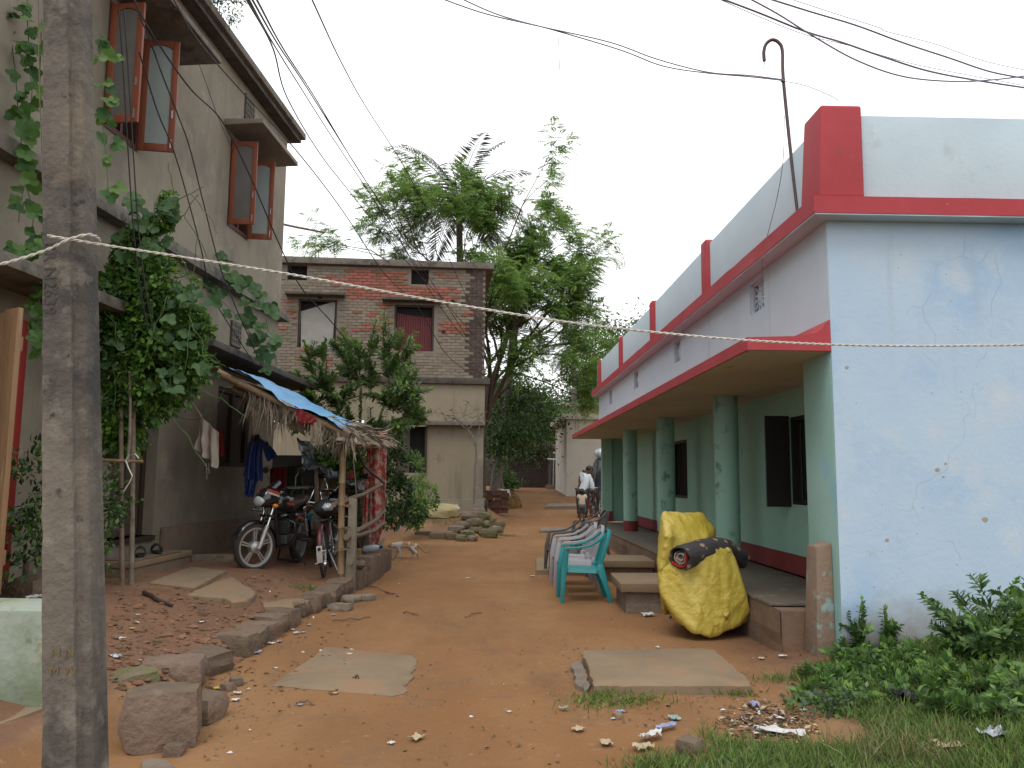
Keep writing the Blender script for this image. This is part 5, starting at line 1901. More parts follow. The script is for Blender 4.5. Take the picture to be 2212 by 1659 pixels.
    part(lambda m: m.tube([(-0.45, 0.135, 0.80), (-0.55, 0.155, 0.86), (-0.72, 0.15, 0.98), (-0.86, 0.10, 1.02), (-0.90, 0.0, 1.03), (-0.86, -0.10, 1.02), (-0.72, -0.15, 0.98), (-0.55, -0.155, 0.86), (-0.45, -0.135, 0.80)], 0.013, 8), 'grab_rail', 'chrome')
    part(lambda m: m.ball((-0.90, 0, 0.80), (0.03, 0.07, 0.035), 12, 8), 'tail_lamp', 'decal_red')
    for s in (-1, 1):
        part(lambda m: (m.tube([(-0.80, 0, 0.76), (-0.82, s * 0.16, 0.76)], 0.010, 6), m.ball((-0.82, s * 0.18, 0.76), (0.035, 0.03, 0.025), 10, 6)), 'rear_indicator', 'amber')
    part(lambda m: (m.tube([(-0.10, 0.09, 0.27), (-0.20, 0.24, 0.02), (-0.13, 0.26, 0.012)], 0.012, 7)), 'side_stand', 'matt_black')
    part(lambda m: (m.tube([(-0.18, -0.10, 0.26), (-0.24, -0.15, 0.06)], 0.012, 7), m.tube([(-0.18, 0.10, 0.26), (-0.24, 0.15, 0.06)], 0.012, 7), m.tube([(-0.24, -0.15, 0.06), (-0.24, 0.15, 0.06)], 0.012, 7)), 'centre_stand', 'matt_black')
    # steering group: built straight, then turned about the head
    S = Matrix.Translation((0.40, 0, 0)) @ Matrix.Rotation(steer, 4, 'Z') @ Matrix.Translation((-0.40, 0, 0))
    ax = (0.66, 0, R)
    fw = moto_wheel(r, S @ Matrix.Translation(ax) @ WX, R, 0.082)
    fg = part(lambda m: guard(m, R + 0.030, rad(28), rad(165), 0.062, ax[0], ax[2]), 'front_guard', 'gloss_black', M=S)
    for s in (-1, 1):
        fk = part(lambda m: m.tube([(0.66, s * 0.085, R - 0.02), (0.63, s * 0.085, R + 0.04), (0.545, s * 0.085, 0.56)], [0.026, 0.030, 0.028], 12), 'fork', 'alloy', M=S)
        part(lambda m: m.tube([(0.545, s * 0.085, 0.55), (0.44, s * 0.085, 0.86)], 0.019, 12), 'stanchion', 'chrome', fk, M=S)
        ind = part(lambda m: m.ball((0.50, s * 0.17, 0.80), (0.04, 0.035, 0.028), 12, 8), 'indicator', 'amber', M=S)
        part(lambda m: m.tube([(0.46, s * 0.09, 0.79), (0.49, s * 0.15, 0.80)], 0.011, 6), 'stalk', 'matt_black', ind, M=S)
        part(lambda m: (m.tube([(0.36, s * 0.05, 0.98), (0.34, s * 0.18, 1.03), (0.27, s * 0.30, 1.03), (0.22, s * 0.36, 1.02)], 0.012, 8)), 'handlebar', 'matt_black', M=S)
        part(lambda m: m.tube([(0.27, s * 0.285, 1.03), (0.19, s * 0.41, 1.015)], 0.018, 10), 'grip', 'matt_black', M=S)
        part(lambda m: m.tube([(0.34, s * 0.20, 1.02), (0.32, s * 0.40, 1.02)], 0.006, 6), 'lever', 'steel', M=S)
        mi = part(lambda m: m.tube([(0.28, s * 0.26, 1.04), (0.30, s * 0.29, 1.16), (0.29, s * 0.33, 1.22)], 0.006, 6), 'mirror', 'chrome', M=S)
        part(lambda m: m.ball((0.285, s * 0.37, 1.25), (0.018, 0.075, 0.042), 12, 8), 'mirror_head', 'gloss_black', mi, M=S)
    part(lambda m: (m.box(0.40, 0.48, -0.11, 0.11, 0.845, 0.875), m.box(0.46, 0.53, -0.11, 0.11, 0.66, 0.69)), 'yoke', 'matt_black', M=S, bevel=0.008)
    fa = part(lambda m: loft(m, [(0.38, 0, 0.92, 0.10, 0.08), (0.46, 0, 0.91, 0.135, 0.13), (0.56, 0, 0.89, 0.125, 0.125), (0.63, 0, 0.86, 0.085, 0.085), (0.655, 0, 0.845, 0.04, 0.04)], 20, 2.4), 'fairing', 'gloss_black', M=S, angle=70)
    part(lambda m: m.grid(lambda a, b: (0.55 - 0.20 * b, (0.115 - 0.045 * b) * (2 * a - 1), 1.0 + 0.13 * b - 0.05 * (2 * a - 1) ** 2), 12, 8, 0.004), 'visor', 'gloss_black', fa, M=S)
    part(lambda m: loft(m, [(0.60, 0, 0.865, 0.10, 0.075), (0.645, 0, 0.855, 0.085, 0.062), (0.668, 0, 0.85, 0.05, 0.04)], 20, 2.2), 'headlamp', 'lamp_glass', fa, M=S, angle=80)
    for s in (-1, 1):
        part(lambda m: m.grid(lambda a, b: (0.42 + 0.16 * a, s * (0.136 - 0.03 * a * a), 0.93 + 0.05 * a + 0.035 * b), 8, 2, 0.003), 'stripe', 'decal_red', fa, M=S)
        part(lambda m: m.grid(lambda a, b: (0.42 + 0.15 * a, s * (0.138 - 0.03 * a * a), 0.905 + 0.05 * a + 0.022 * b), 8, 2, 0.003), 'stripe', 'decal_silver', fa, M=S)
    pl = part(lambda m: m.box(0.635, 0.645, -0.125, 0.125, 0.725, 0.785), 'number_plate', 'plate_white', M=S, smooth=False)
    part(lambda m: m.box(0.6455, 0.6465, -0.121, 0.121, 0.729, 0.781), 'plate_face', 'gloss_black', pl, M=S, smooth=False)
    me = text_mesh('OR02 BP 3804', 0.034, 0.0008)
    me.transform(S @ Matrix.Translation((0.648, 0, 0.755)) @ Matrix.Rotation(rad(90), 4, 'Z') @ Matrix.Rotation(rad(90), 4, 'X'))
    me.materials.append(MATS['plate_white'])
    o = bpy.data.objects.new('plate_lettering', me)
    COL.objects.link(o)
    put(o, pl)
    part(lambda m: m.tube([(0.50, 0.05, 0.80), (0.60, 0.10, 0.62), (0.66, 0.10, 0.42), (0.64, 0.075, 0.34)], 0.006, 6), 'cable', 'matt_black', M=S)
    # front axle at the wanted place
    r.location = loc
    r.rotation_euler = (0, 0, rz)
    return r
gx, gy = -3.03, 10.22
hd = rad(-94)
off = Matrix.Rotation(hd, 4, 'Z') @ Vector((0.60, 0, 0))
bike1 = motorcycle('black motorcycle with silver alloy wheels parked by the plaster wall', (gx - off.x, gy - off.y, ground_z(gx, gy) - 0.005), hd, rad(-34))
bike2 = dup(bike1, (-2.78, 13.0, ground_z(-2.78, 13.0)), rad(-70), 'second motorcycle half hidden behind the bamboo fence post')

# ================================================================== BICYCLE
mat('bike_maroon', (0.10, 0.018, 0.022), (0.07, 0.016, 0.02), 6, 0.4, stain=((0.10, 0.06, 0.045), 6, 0.6, 0.75))
mat('mud_white', (0.44, 0.42, 0.38), (0.36, 0.34, 0.30), 8, 0.6)
def bicycle(label, loc, rz, white_patch=True, lean=0.0):
    r = thing('bicycle', label, 'bicycle', (0, 0, 0))
    R = 0.335
    WX = Matrix.Rotation(rad(90), 4, 'X')
    def part(fn, name, mt, parent=r, **k):
        m = MB()
        fn(m)
        k.setdefault('smooth', True)
        return m.build(name, mt, parent, **k)
    for x in (0.54, -0.54):
        M = Matrix.Translation((x, 0, R)) @ WX
        m = MB(M)
        m.ring(R - 0.018, [(0.018 * math.cos(w), 0.018 * math.sin(w)) for w in np.linspace(0, 2 * math.pi, 9)[:-1]], 40)
        w = m.build('wheel', 'tyre', r, smooth=True)
        m = MB(M)
        m.ring(R - 0.042, [(-0.006, -0.014), (0.008, -0.014), (0.008, 0.014), (-0.006, 0.014)], 40)
        m.build('rim', 'chrome', w, smooth=True)
        m = MB(M)
        for i in range(24):
            a = 2 * math.pi * i / 24
            b = a + (0.5 if i % 2 else -0.5)
            m.tube([(0.02 * math.cos(b), 0.02 * math.sin(b), 0.03 * (1 if i % 4 < 2 else -1)), ((R - 0.045) * math.cos(a), (R - 0.045) * math.sin(a), 0)], 0.0022, 4, cap=False)
        o = m.build('spokes', 'steel', w)
        o['kind'] = 'stuff'
        m = MB(M)
        m.lathe([(0, -0.05), (0.02, -0.05), (0.02, 0.05), (0, 0.05)], 12)
        m.build('hub', 'steel', w, smooth=True)
    B, H, S_, T = (0.0, 0, 0.29), (0.42, 0, 0.80), (-0.17, 0, 0.78), (-0.54, 0, R)
    part(lambda m: (m.tube([B, (0.44, 0, 0.70)], 0.016, 8), m.tube([S_, H], 0.014, 8), m.tube([B, (-0.20, 0, 0.88)], 0.015, 8), m.tube([H, (0.45, 0, 0.66)], 0.018, 8)), 'frame', 'matt_black')
    for s in (-1, 1):
        part(lambda m: (m.tube([B, (-0.54, s * 0.06, R)], 0.009, 6), m.tube([(-0.18, 0, 0.80), (-0.54, s * 0.06, R)], 0.008, 6)), 'stay', 'matt_black')
        part(lambda m: m.tube([(0.45, s * 0.02, 0.68), (0.47, s * 0.05, 0.62), (0.54, s * 0.055, R)], 0.010, 6), 'fork_blade', 'matt_black')
        part(lambda m: m.tube([(0.0, s * 0.07, 0.29), (0.05 * s, s * 0.08, 0.29 - 0.16 * s), (0.05 * s, s * 0.17, 0.29 - 0.16 * s)], 0.009, 6), 'pedal_crank', 'steel')
    part(lambda m: (m.tube([(0.41, 0, 0.80), (0.39, 0, 0.95)], 0.012, 8), m.tube([(0.18, 0.27, 0.97), (0.33, 0.26, 0.97), (0.40, 0.18, 0.95), (0.39, 0, 0.95), (0.40, -0.18, 0.95), (0.33, -0.26, 0.97), (0.18, -0.27, 0.97)], 0.011, 8)), 'handlebar', 'chrome')
    sd = part(lambda m: loft(m, [(-0.36, 0, 0.92, 0.09, 0.03), (-0.26, 0, 0.925, 0.095, 0.035), (-0.15, 0, 0.92, 0.05, 0.03), (-0.06, 0, 0.915, 0.02, 0.02)], 14), 'saddle', 'matt_black')
    def guard(m, cx, a0, a1):
        n, vs, fs = 20, [], []
        for i in range(n + 1):
            a = lerp(a0, a1, i / n)
            for y, dr in ((-0.032, -0.02), (-0.02, 0.0), (0, 0.006), (0.02, 0.0), (0.032, -0.02)):
                vs.append((cx + (R + 0.02 + dr) * math.cos(a), y, R + (R + 0.02 + dr) * math.sin(a)))
        for i in range(n):
            for j in range(4):
                fs.append((i * 5 + j, i * 5 + j + 1, (i + 1) * 5 + j + 1, (i + 1) * 5 + j))
        m.add(vs, fs)
    rg_ = part(lambda m: guard(m, -0.54, rad(40), rad(205)), 'rear_mudguard', 'bike_maroon')
    part(lambda m: guard(m, 0.54, rad(20), rad(150)), 'front_mudguard', 'bike_maroon')
    if white_patch:
        part(lambda m: m.grid(lambda s, t: (-0.54 + (R + 0.034) * math.cos(rad(165 + 33 * t)), -0.036 + 0.072 * s, R + (R + 0.034) * math.sin(rad(165 + 33 * t))), 4, 8, 0.003), 'white_flap', 'mud_white', rg_)
        part(lambda m: m.ball((-0.54 - R - 0.045, 0, R + 0.06), (0.018, 0.022, 0.022), 10, 6), 'reflector', 'matt_black', rg_)
    part(lambda m: [m.tube([(-0.30, y, 0.74), (-0.80, y, 0.74)], 0.007, 6) for y in (-0.07, 0.07)] + [m.tube([(x, -0.07, 0.74), (x, 0.07, 0.74)], 0.006, 6) for x in (-0.30, -0.45, -0.60, -0.80)] + [m.tube([(-0.70, y, 0.74), (-0.54, y, R)], 0.006, 6) for y in (-0.07, 0.07)], 'carrier', 'matt_black')
    part(lambda m: m.box(-0.56, 0.10, 0.045, 0.060, 0.27, 0.38), 'chain_case', 'matt_black', bevel=0.02)
    part(lambda m: m.tube([(-0.40, -0.06, 0.34), (-0.50, -0.20, 0.0)], 0.009, 6), 'stand', 'steel')
    r.location = loc
    r.rotation_euler = (lean, 0, rz)
    return r
bx, by = -2.47, 10.85
bicycle('old maroon bicycle with white mudguard flap beside the bamboo post', (bx - 0.02, by + 0.45, ground_z(bx, by) - 0.01), rad(97), lean=rad(-5))
r_ = thing('bag_bundle', 'black bag bundle with grey plastic on the bicycle carrier', 'bag', (-2.55, 10.95, 1.1))
m = MB()
m.ball((-2.50, 11.0, ground_z(-2.5, 11.0) + 0.86), (0.15, 0.22, 0.12), 14, 10, jit=0.08, seed=4)
m.build('bag', 'matt_black', r_, smooth=True)
m = MB()
m.ball((-2.44, 10.88, ground_z(-2.5, 11.0) + 0.88), (0.085, 0.10, 0.06), 12, 8, jit=0.12, seed=5)
m.build('plastic_wrap', 'clear_plastic', r_, smooth=True)

# ================================================================== PLASTIC CHAIRS
mat('plastic_teal', (0.012, 0.21, 0.22), (0.011, 0.185, 0.195), 3, 0.35, spec=0.5)
mat('plastic_light', (0.33, 0.32, 0.34), (0.29, 0.28, 0.30), 3, 0.38, spec=0.5)
mat('plastic_dark', (0.085, 0.080, 0.078), (0.065, 0.062, 0.06), 3, 0.42, spec=0.5)
def plastic_chair(mt, label):
    """one-piece style armchair; local +X is the front, origin on the ground under the seat"""
    r = thing('plastic_chair', label, 'chair', (0, 0, 0), 'plastic chairs lined up by the veranda')
    def part(m, name, **k):
        return m.build(name, mt, r, smooth=True, **k)
    m = MB()      # seat shell with a turned-down rim
    def seat(s, t):
        x, y = lerp(-0.21, 0.24, s), lerp(-0.215, 0.215, t)
        e = max(0, abs(2 * t - 1) - 0.85) / 0.15
        f = max(0, s - 0.88) / 0.12
        z = 0.405 + 0.02 * s - 0.018 * math.sin(math.pi * s) * math.sin(math.pi * t) - 0.055 * e * e - 0.05 * f * f
        return (x, y * (1 + 0.05 * s), z)
    m.grid(seat, 16, 16, 0.006)
    part(m, 'seat', angle=60)
    for s in (-1, 1):
        # front leg continues up into the arm support
        m = MB()
        m.sweep([(0.265, s * 0.255, 0.0), (0.25, s * 0.245, 0.25), (0.235, s * 0.238, 0.42), (0.215, s * 0.245, 0.56), (0.20, s * 0.255, 0.635)],
                [0.035, 0.045, 0.05, 0.045, 0.04], [0.045, 0.055, 0.075, 0.06, 0.05], side=(0, 1, 0))
        part(m, 'leg', bevel=0.010)
        m = MB()
        m.sweep([(-0.33, s * 0.235, 0.0), (-0.265, s * 0.222, 0.22), (-0.205, s * 0.212, 0.40), (-0.20, s * 0.208, 0.46)], [0.035, 0.042, 0.05, 0.045], [0.045, 0.06, 0.10, 0.06], side=(0, 1, 0))
        part(m, 'leg', bevel=0.010)
        m = MB()      # arm sweeping up into the back
        m.sweep([(0.225, s * 0.256, 0.63), (0.19, s * 0.260, 0.655), (0.06, s * 0.262, 0.66), (-0.08, s * 0.258, 0.685), (-0.19, s * 0.240, 0.745), (-0.275, s * 0.195, 0.82)],
                [0.05, 0.058, 0.058, 0.05, 0.042, 0.04], [0.022, 0.024, 0.024, 0.026, 0.03, 0.034], side=(0, 1, 0))
        part(m, 'arm', bevel=0.008)
    m = MB()      # back hoop
    hoop = []
    for i in range(17):
        w = math.pi * i / 16
        y = -0.205 * math.cos(w)
        z = 0.44 + 0.42 * min(1, math.sin(w) ** 0.42 if 0 < i < 16 else 0)
        hoop.append((-0.205 - 0.12 * (z - 0.44) / 0.42 - 0.015 * math.sin(w), y, z))
    m.sweep(hoop, 0.045, 0.02, side=(1, 0, 0.3))
    part(m, 'back_hoop', bevel=0.006)
    for i in range(5):
        y = -0.12 + 0.06 * i
        top = 0.845 - 0.02 * abs(i - 2)
        m = MB()
        m.sweep([(-0.205, y * 0.9, 0.41), (-0.26, y, 0.60), (-0.325, y * 0.95, top)], 0.032, 0.010, side=(0, 1, 0))
        part(m, 'back_slat', bevel=0.003)
    m = MB()
    m.sweep([(-0.21, -0.2, 0.43), (-0.22, 0, 0.425), (-0.21, 0.2, 0.43)], 0.05, 0.012, side=(0.2, 0, 1))
    part(m, 'back_rail', bevel=0.003)
    return r
def seat_at(ch, u, v, rz):
    p = at_z(u, v, 0)
    z = ground_z(p.x, p.y)
    p = at_z(u, v, z)
    ch.location = (p.x, p.y, z - 0.004)
    ch.rotation_euler = (0, 0, rad(rz))
ch_t = plastic_chair('plastic_teal', 'teal plastic armchair at the near end of the chair row')
seat_at(ch_t, 1256, 1297, 182)
ch_l = plastic_chair('plastic_light', 'light grey plastic armchair pushed against the teal chair')
seat_at(ch_l, 1246, 1278, 183)
ch = dup(ch_l, label='light grey plastic armchair tucked against the dark grey chair')
seat_at(ch, 1234, 1262, 184)
ch_d = plastic_chair('plastic_dark', 'dark grey plastic armchair next to the light grey chairs')
seat_at(ch_d, 1219, 1242, 186)
ch = dup(ch_d, label='dark grey plastic armchair set apart by the veranda corner')
seat_at(ch, 1272, 1205, 192)

# ================================================================== COVERED TWO-WHEELER, YELLOW SHEET, QUILT
mat('yellow_sheet', (0.46, 0.345, 0.040), (0.54, 0.42, 0.080), 1.6, 0.34, spec=0.55, stain=((0.40, 0.27, 0.03), 3.0, 0.58, 0.75), bump=(0.85, 9, 0.035), transl=0.12)
mat('quilt', (0.030, 0.026, 0.028), (0.042, 0.036, 0.036), 6, 0.9, spots=((0.24, 0.165, 0.11), 11.0, 0.33), bump=(0.4, 14, 0.02))
mat('quilt_red', (0.30, 0.012, 0.014), (0.24, 0.012, 0.014), 6, 0.9)
mat('quilt_core', (0.30, 0.26, 0.20), (0.24, 0.20, 0.16), 6, 0.9)
def hull_cloth(clouds, voxel, name):
    """drape-like skin: convex hulls of the point clouds, fused and smoothed"""
    bm = bmesh.new()
    for pts in clouds:
        vs = [bm.verts.new(p) for p in pts]
        res = bmesh.ops.convex_hull(bm, input=vs)
        dead = [g for g in res['geom_interior'] if isinstance(g, bmesh.types.BMVert)]
        bmesh.ops.delete(bm, geom=dead, context='VERTS')
    me = bpy.data.meshes.new(name)
    bm.to_mesh(me)
    bm.free()
    ob = bpy.data.objects.new(name, me)
    COL.objects.link(ob)
    md = ob.modifiers.new('r', 'REMESH')
    md.mode = 'VOXEL'
    md.voxel_size = voxel
    sm = ob.modifiers.new('s', 'SMOOTH')
    sm.iterations = 4
    dg = bpy.context.evaluated_depsgraph_get()
    out = bpy.data.meshes.new_from_object(ob.evaluated_get(dg))
    bpy.data.objects.remove(ob, do_unlink=True)
    return out
def covered_bike():
    y = 7.85
    tall = [at_y(1432, 1104, y + .35), at_y(1452, 1120, y + .25), at_y(1478, 1108, y + .45), at_y(1520, 1106, y + .5), at_y(1545, 1142, y + .5), at_y(1420, 1180, y + .2), at_y(1422, 1260, y + .05), at_y(1432, 1330, y + .2), at_y(1545, 1230, y + .6), at_y(1530, 1180, y + .2), at_y(1440, 1150, y + .05), at_y(1450, 1310, y + .7), at_y(1545, 1300, y + .8)]
    low = [at_y(1470, 1222, y - .15), at_y(1530, 1186, y - .15), at_y(1572, 1184, y + .0), at_y(1590, 1215, y + .0), at_y(1605, 1265, y - .1), at_y(1621, 1320, y - .05), at_y(1621, 1338, y + .1), at_y(1590, 1352, y - .1), at_y(1537, 1377, y - .2), at_y(1500, 1368, y - .25), at_y(1452, 1335, y - .1), at_y(1424, 1275, y - .1), at_y(1428, 1230, y - .05), at_y(1560, 1190, y + .4), at_y(1600, 1300, y + .5), at_y(1470, 1330, y + .4), at_y(1560, 1350, y + .3)]
    low = [p + Vector((0, -0.0, 0)) for p in low]
    me = hull_cloth([tall, low], 0.018, 'yellow_sheet')
    F = lambda pts, hgt, sg: ([at_y(u, v_, yy) for u, v_, yy in pts], hgt, sg)
    folds = [F([(1434, 1104, y + .3), (1447, 1160, y + .05), (1458, 1215, y - .08), (1478, 1275, y - .2), (1515, 1330, y - .25)], .055, .035),
             F([(1470, 1222, y - .15), (1500, 1196, y - .15), (1545, 1184, y - .1), (1580, 1192, y), (1598, 1240, y - .08)], .045, .035),
             F([(1462, 1118, y + .25), (1470, 1150, y + .2), (1478, 1175, y + .15)], .03, .03), F([(1540, 1140, y + .45), (1515, 1165, y + .25)], .03, .03),
             F([(1424, 1250, y - .05), (1445, 1300, y - .1), (1490, 1350, y - .2)], .03, .04), F([(1560, 1210, y - .1), (1575, 1280, y - .15), (1560, 1350, y - .18)], .03, .03),
             F([(1600, 1290, y - .08), (1560, 1335, y - .17), (1530, 1365, y - .2)], .03, .03), F([(1500, 1240, y - .18), (1530, 1270, y - .2), (1545, 1320, y - .2)], -.03, .04)]
    for v in me.vertices:
        p = v.co
        q = Vector((p.x * 5, p.y * 5, p.z * 2.6))
        k1 = (1 - min(1, abs(noise.noise(Vector((p.x * 3.2 + p.z * 1.5, p.y * 3, p.z * 1.6 - p.x)))) * 3.6)) ** 2
        k2 = (1 - min(1, abs(noise.noise(Vector((p.x * 7 - p.z * 3, p.y * 6, p.z * 7 + p.x * 2)) + Vector((9, 2, 4)))) * 4.0)) ** 2
        k3 = 0.0
        for pl, hgt, sg in folds:
            dd = 9.0
            for i in range(len(pl) - 1):
                ab = pl[i + 1] - pl[i]
                t = max(0, min(1, (p - pl[i]).dot(ab) / ab.dot(ab)))
                dd = min(dd, (p - pl[i] - ab * t).length)
            k3 += hgt * math.exp(-(dd / sg) ** 1.4)
        n1 = noise.noise(Vector((p.x * 6.5 + p.z * .8, p.y * 6.5, p.z * 1.5)))
        n2 = noise.noise(Vector((p.x * 13 - p.z * 2.2, p.y * 13, p.z * 4.0 + 7)))
        w = 0.008 * noise.noise(q) - 0.014 * max(0, 1 - abs(n1) * 2.6) - 0.004 * max(0, 1 - abs(n2) * 3.0) - 0.55 * k3
        v.co = p - v.normal * w
    me.materials.append(MATS['yellow_sheet'])
    me.polygons.foreach_set('use_smooth', [True] * len(me.polygons))
    o = bpy.data.objects.new('yellow_sheet', me)
    COL.objects.link(o)
    tag(o, 'crumpled yellow woven plastic sheet covering a parked two-wheeler', 'sheet')
    # what stands under it
    r = thing('covered_scooter', 'dark two-wheeler hidden under the yellow sheet', 'scooter', (1.95, 8.5, 0))
    R = 0.24
    for x, yy in ((1.98, 8.32), (1.98, 9.25)):
        m = MB(Matrix.Translation((x, yy, ground_z(x, yy) + R)) @ Matrix.Rotation(rad(86), 4, 'Y'))
        m.ring(R - 0.045, [(0.045 * math.cos(w), 0.05 * math.sin(w)) for w in np.linspace(0, 2 * math.pi, 11)[:-1]], 28)
        w = m.build('wheel', 'tyre', r, smooth=True)
        m = MB(Matrix.Translation((x, yy, ground_z(x, yy) + R)) @ Matrix.Rotation(rad(86), 4, 'Y'))
        m.lathe([(0, -0.05), (0.15, -0.03), (0.155, 0.03), (0, 0.05)], 20)
        m.build('rim', 'engine_grey', w, smooth=True)
    m = MB()
    m.tube([(1.98, 8.34, 0.25), (1.97, 8.42, 0.55), (1.95, 8.45, 0.7)], 0.04, 8)
    m.build('front_fork', 'matt_black', r, smooth=True)
    m = MB()
    m.box(1.84, 2.10, 8.45, 9.05, 0.24, 0.46)
    m.build('body', 'matt_black', r, bevel=0.06)
    m = MB()
    m.tube([(1.9, 8.9, 0.25), (1.68, 8.75, 0.02)], 0.012, 6)
    m.build('stand', 'matt_black', r)
    # rolled quilt lying in the dip of the sheet
    q = thing('rolled_quilt', 'rolled dark floral quilt with red lining on the yellow sheet', 'quilt', at_y(1520, 1190, y))
    a, b = at_y(1468, 1199, y - .22), at_y(1592, 1172, y + .30)
    ax = (b - a).normalized()
    e1 = ax.cross(Vector((0, 0, 1))).normalized()
    e2 = ax.cross(e1)
    L = (b - a).length
    def roll(rad0, th0, th1, k, x0, x1, nz=60, na=60, thick=0.012):
        def f(s, t):
            th = lerp(th0, th1, s)
            rr = rad0 + k * (th - th0)
            rr *= 1 + 0.20 * noise.noise(Vector((math.cos(th) * 1.2, math.sin(th) * 1.2, t * 4))) + 0.05 * noise.noise(Vector((math.cos(th) * 4, math.sin(th) * 4, t * 9)))
            x = lerp(x0, x1, t) + 0.01 * noise.noise(Vector((th, 3, 0)))
            c = a + ax * x + Vector((0, 0, -0.11 * (x / L - 0.45) ** 2 * 4 * (1 if x > .45 * L else .3)))
            return c + e1 * (rr * math.cos(th)) + e2 * (rr * 0.76 * math.sin(th))
        m = MB()
        m.grid(f, na, 16, thick)
        return m
    roll(0.122, 0.3, 0.3 + 2 * math.pi * 1.15, 0.0028, 0.0, L).build('quilt', 'quilt', q, smooth=True, angle=70)
    roll(0.082, -0.6, 2.6, 0.012, -0.005, L * 0.5, na=30).build('red_lining', 'quilt_red', q, smooth=True, angle=70)
    roll(0.034, 0.0, 2 * math.pi * 1.6, 0.0046, 0.01, L * 0.6, na=60).build('core', 'quilt_core', q, smooth=True, angle=70)
covered_bike()

# ================================================================== GROUND SLABS
flag_slab('drain_cover', 'thin concrete slab set flush in the dirt lane', 'slab', [(588, 1478), (850, 1500), (872, 1494), (903, 1424), (890, 1414), (700, 1396)], 0.018, 'slab_concrete', jag=0.028)
flag_slab('drain_cover', 'raised concrete slab with mossy edge in front of the yellow sheet', 'slab', [(1283, 1478), (1622, 1478), (1612, 1462), (1545, 1402), (1518, 1399), (1258, 1403)], 0.07, 'slab_concrete', jag=0.024)
flag_slab('drain_kerb', 'broken mortar kerb along the edge of the raised concrete slab', 'kerb', [(1236, 1432), (1255, 1425), (1275, 1480), (1262, 1495), (1246, 1480)], 0.03, 'rough_concrete', jag=0.03)
flag_slab('drain_cover', 'pale concrete slab near the dark grey chairs', 'slab', [(1158, 1230), (1195, 1230), (1195, 1205), (1158, 1203)], 0.06, 'slab_concrete')
flag_slab('drain_cover', 'thin stone slab across the lane before the far dark grey chair', 'slab', [(1165, 1146), (1290, 1146), (1290, 1140), (1168, 1139)], 0.03, 'rough_concrete')
flag_slab('drain_cover', 'thin stone slab beside the small child', 'slab', [(1180, 1093), (1250, 1092), (1248, 1087), (1182, 1087)], 0.03, 'rough_concrete')

# ================================================================== EDGING STONES, RUBBLE
def boulder(name, label, mt, c, r, rz, seed, group=None, squash=True, parent=None):
    bm = bmesh.new()
    bmesh.ops.create_cube(bm, size=2.0)
    bmesh.ops.subdivide_edges(bm, edges=bm.edges[:], cuts=5, use_grid_fill=True)
    rng = random.Random(seed)
    sh = Vector((rng.uniform(0, 50), rng.uniform(0, 50), rng.uniform(0, 50)))
    for v in bm.verts:
        d = v.co.normalized()
        cube = v.co / max(abs(v.co.x), abs(v.co.y), abs(v.co.z))
        p = d.lerp(cube * 0.92, 0.62)
        p *= 1 + 0.11 * noise.noise(p * 1.3 + sh) + 0.08 * noise.noise(p * 3.7 + sh) + 0.035 * noise.noise(p * 9 + sh)
        v.co = p
    me = bpy.data.meshes.new(name)
    bm.to_mesh(me)
    bm.free()
    A = Matrix.Rotation(rz, 4, 'Z') @ Matrix.Rotation(rng.uniform(-.12, .12), 4, 'X') @ Matrix.Diagonal((*r, 1))
    me.transform(Matrix.Translation(c) @ A)
    me.materials.append(MATS[mt])
    me.polygons.foreach_set('use_smooth', [True] * len(me.polygons))
    try:
        me.set_sharp_from_angle(angle=rad(38))
    except Exception:
        pass
    o = bpy.data.objects.new(name, me)
    COL.objects.link(o)
    if parent is not None:
        return put(o, parent)
    return tag(o, label, 'stone', group)
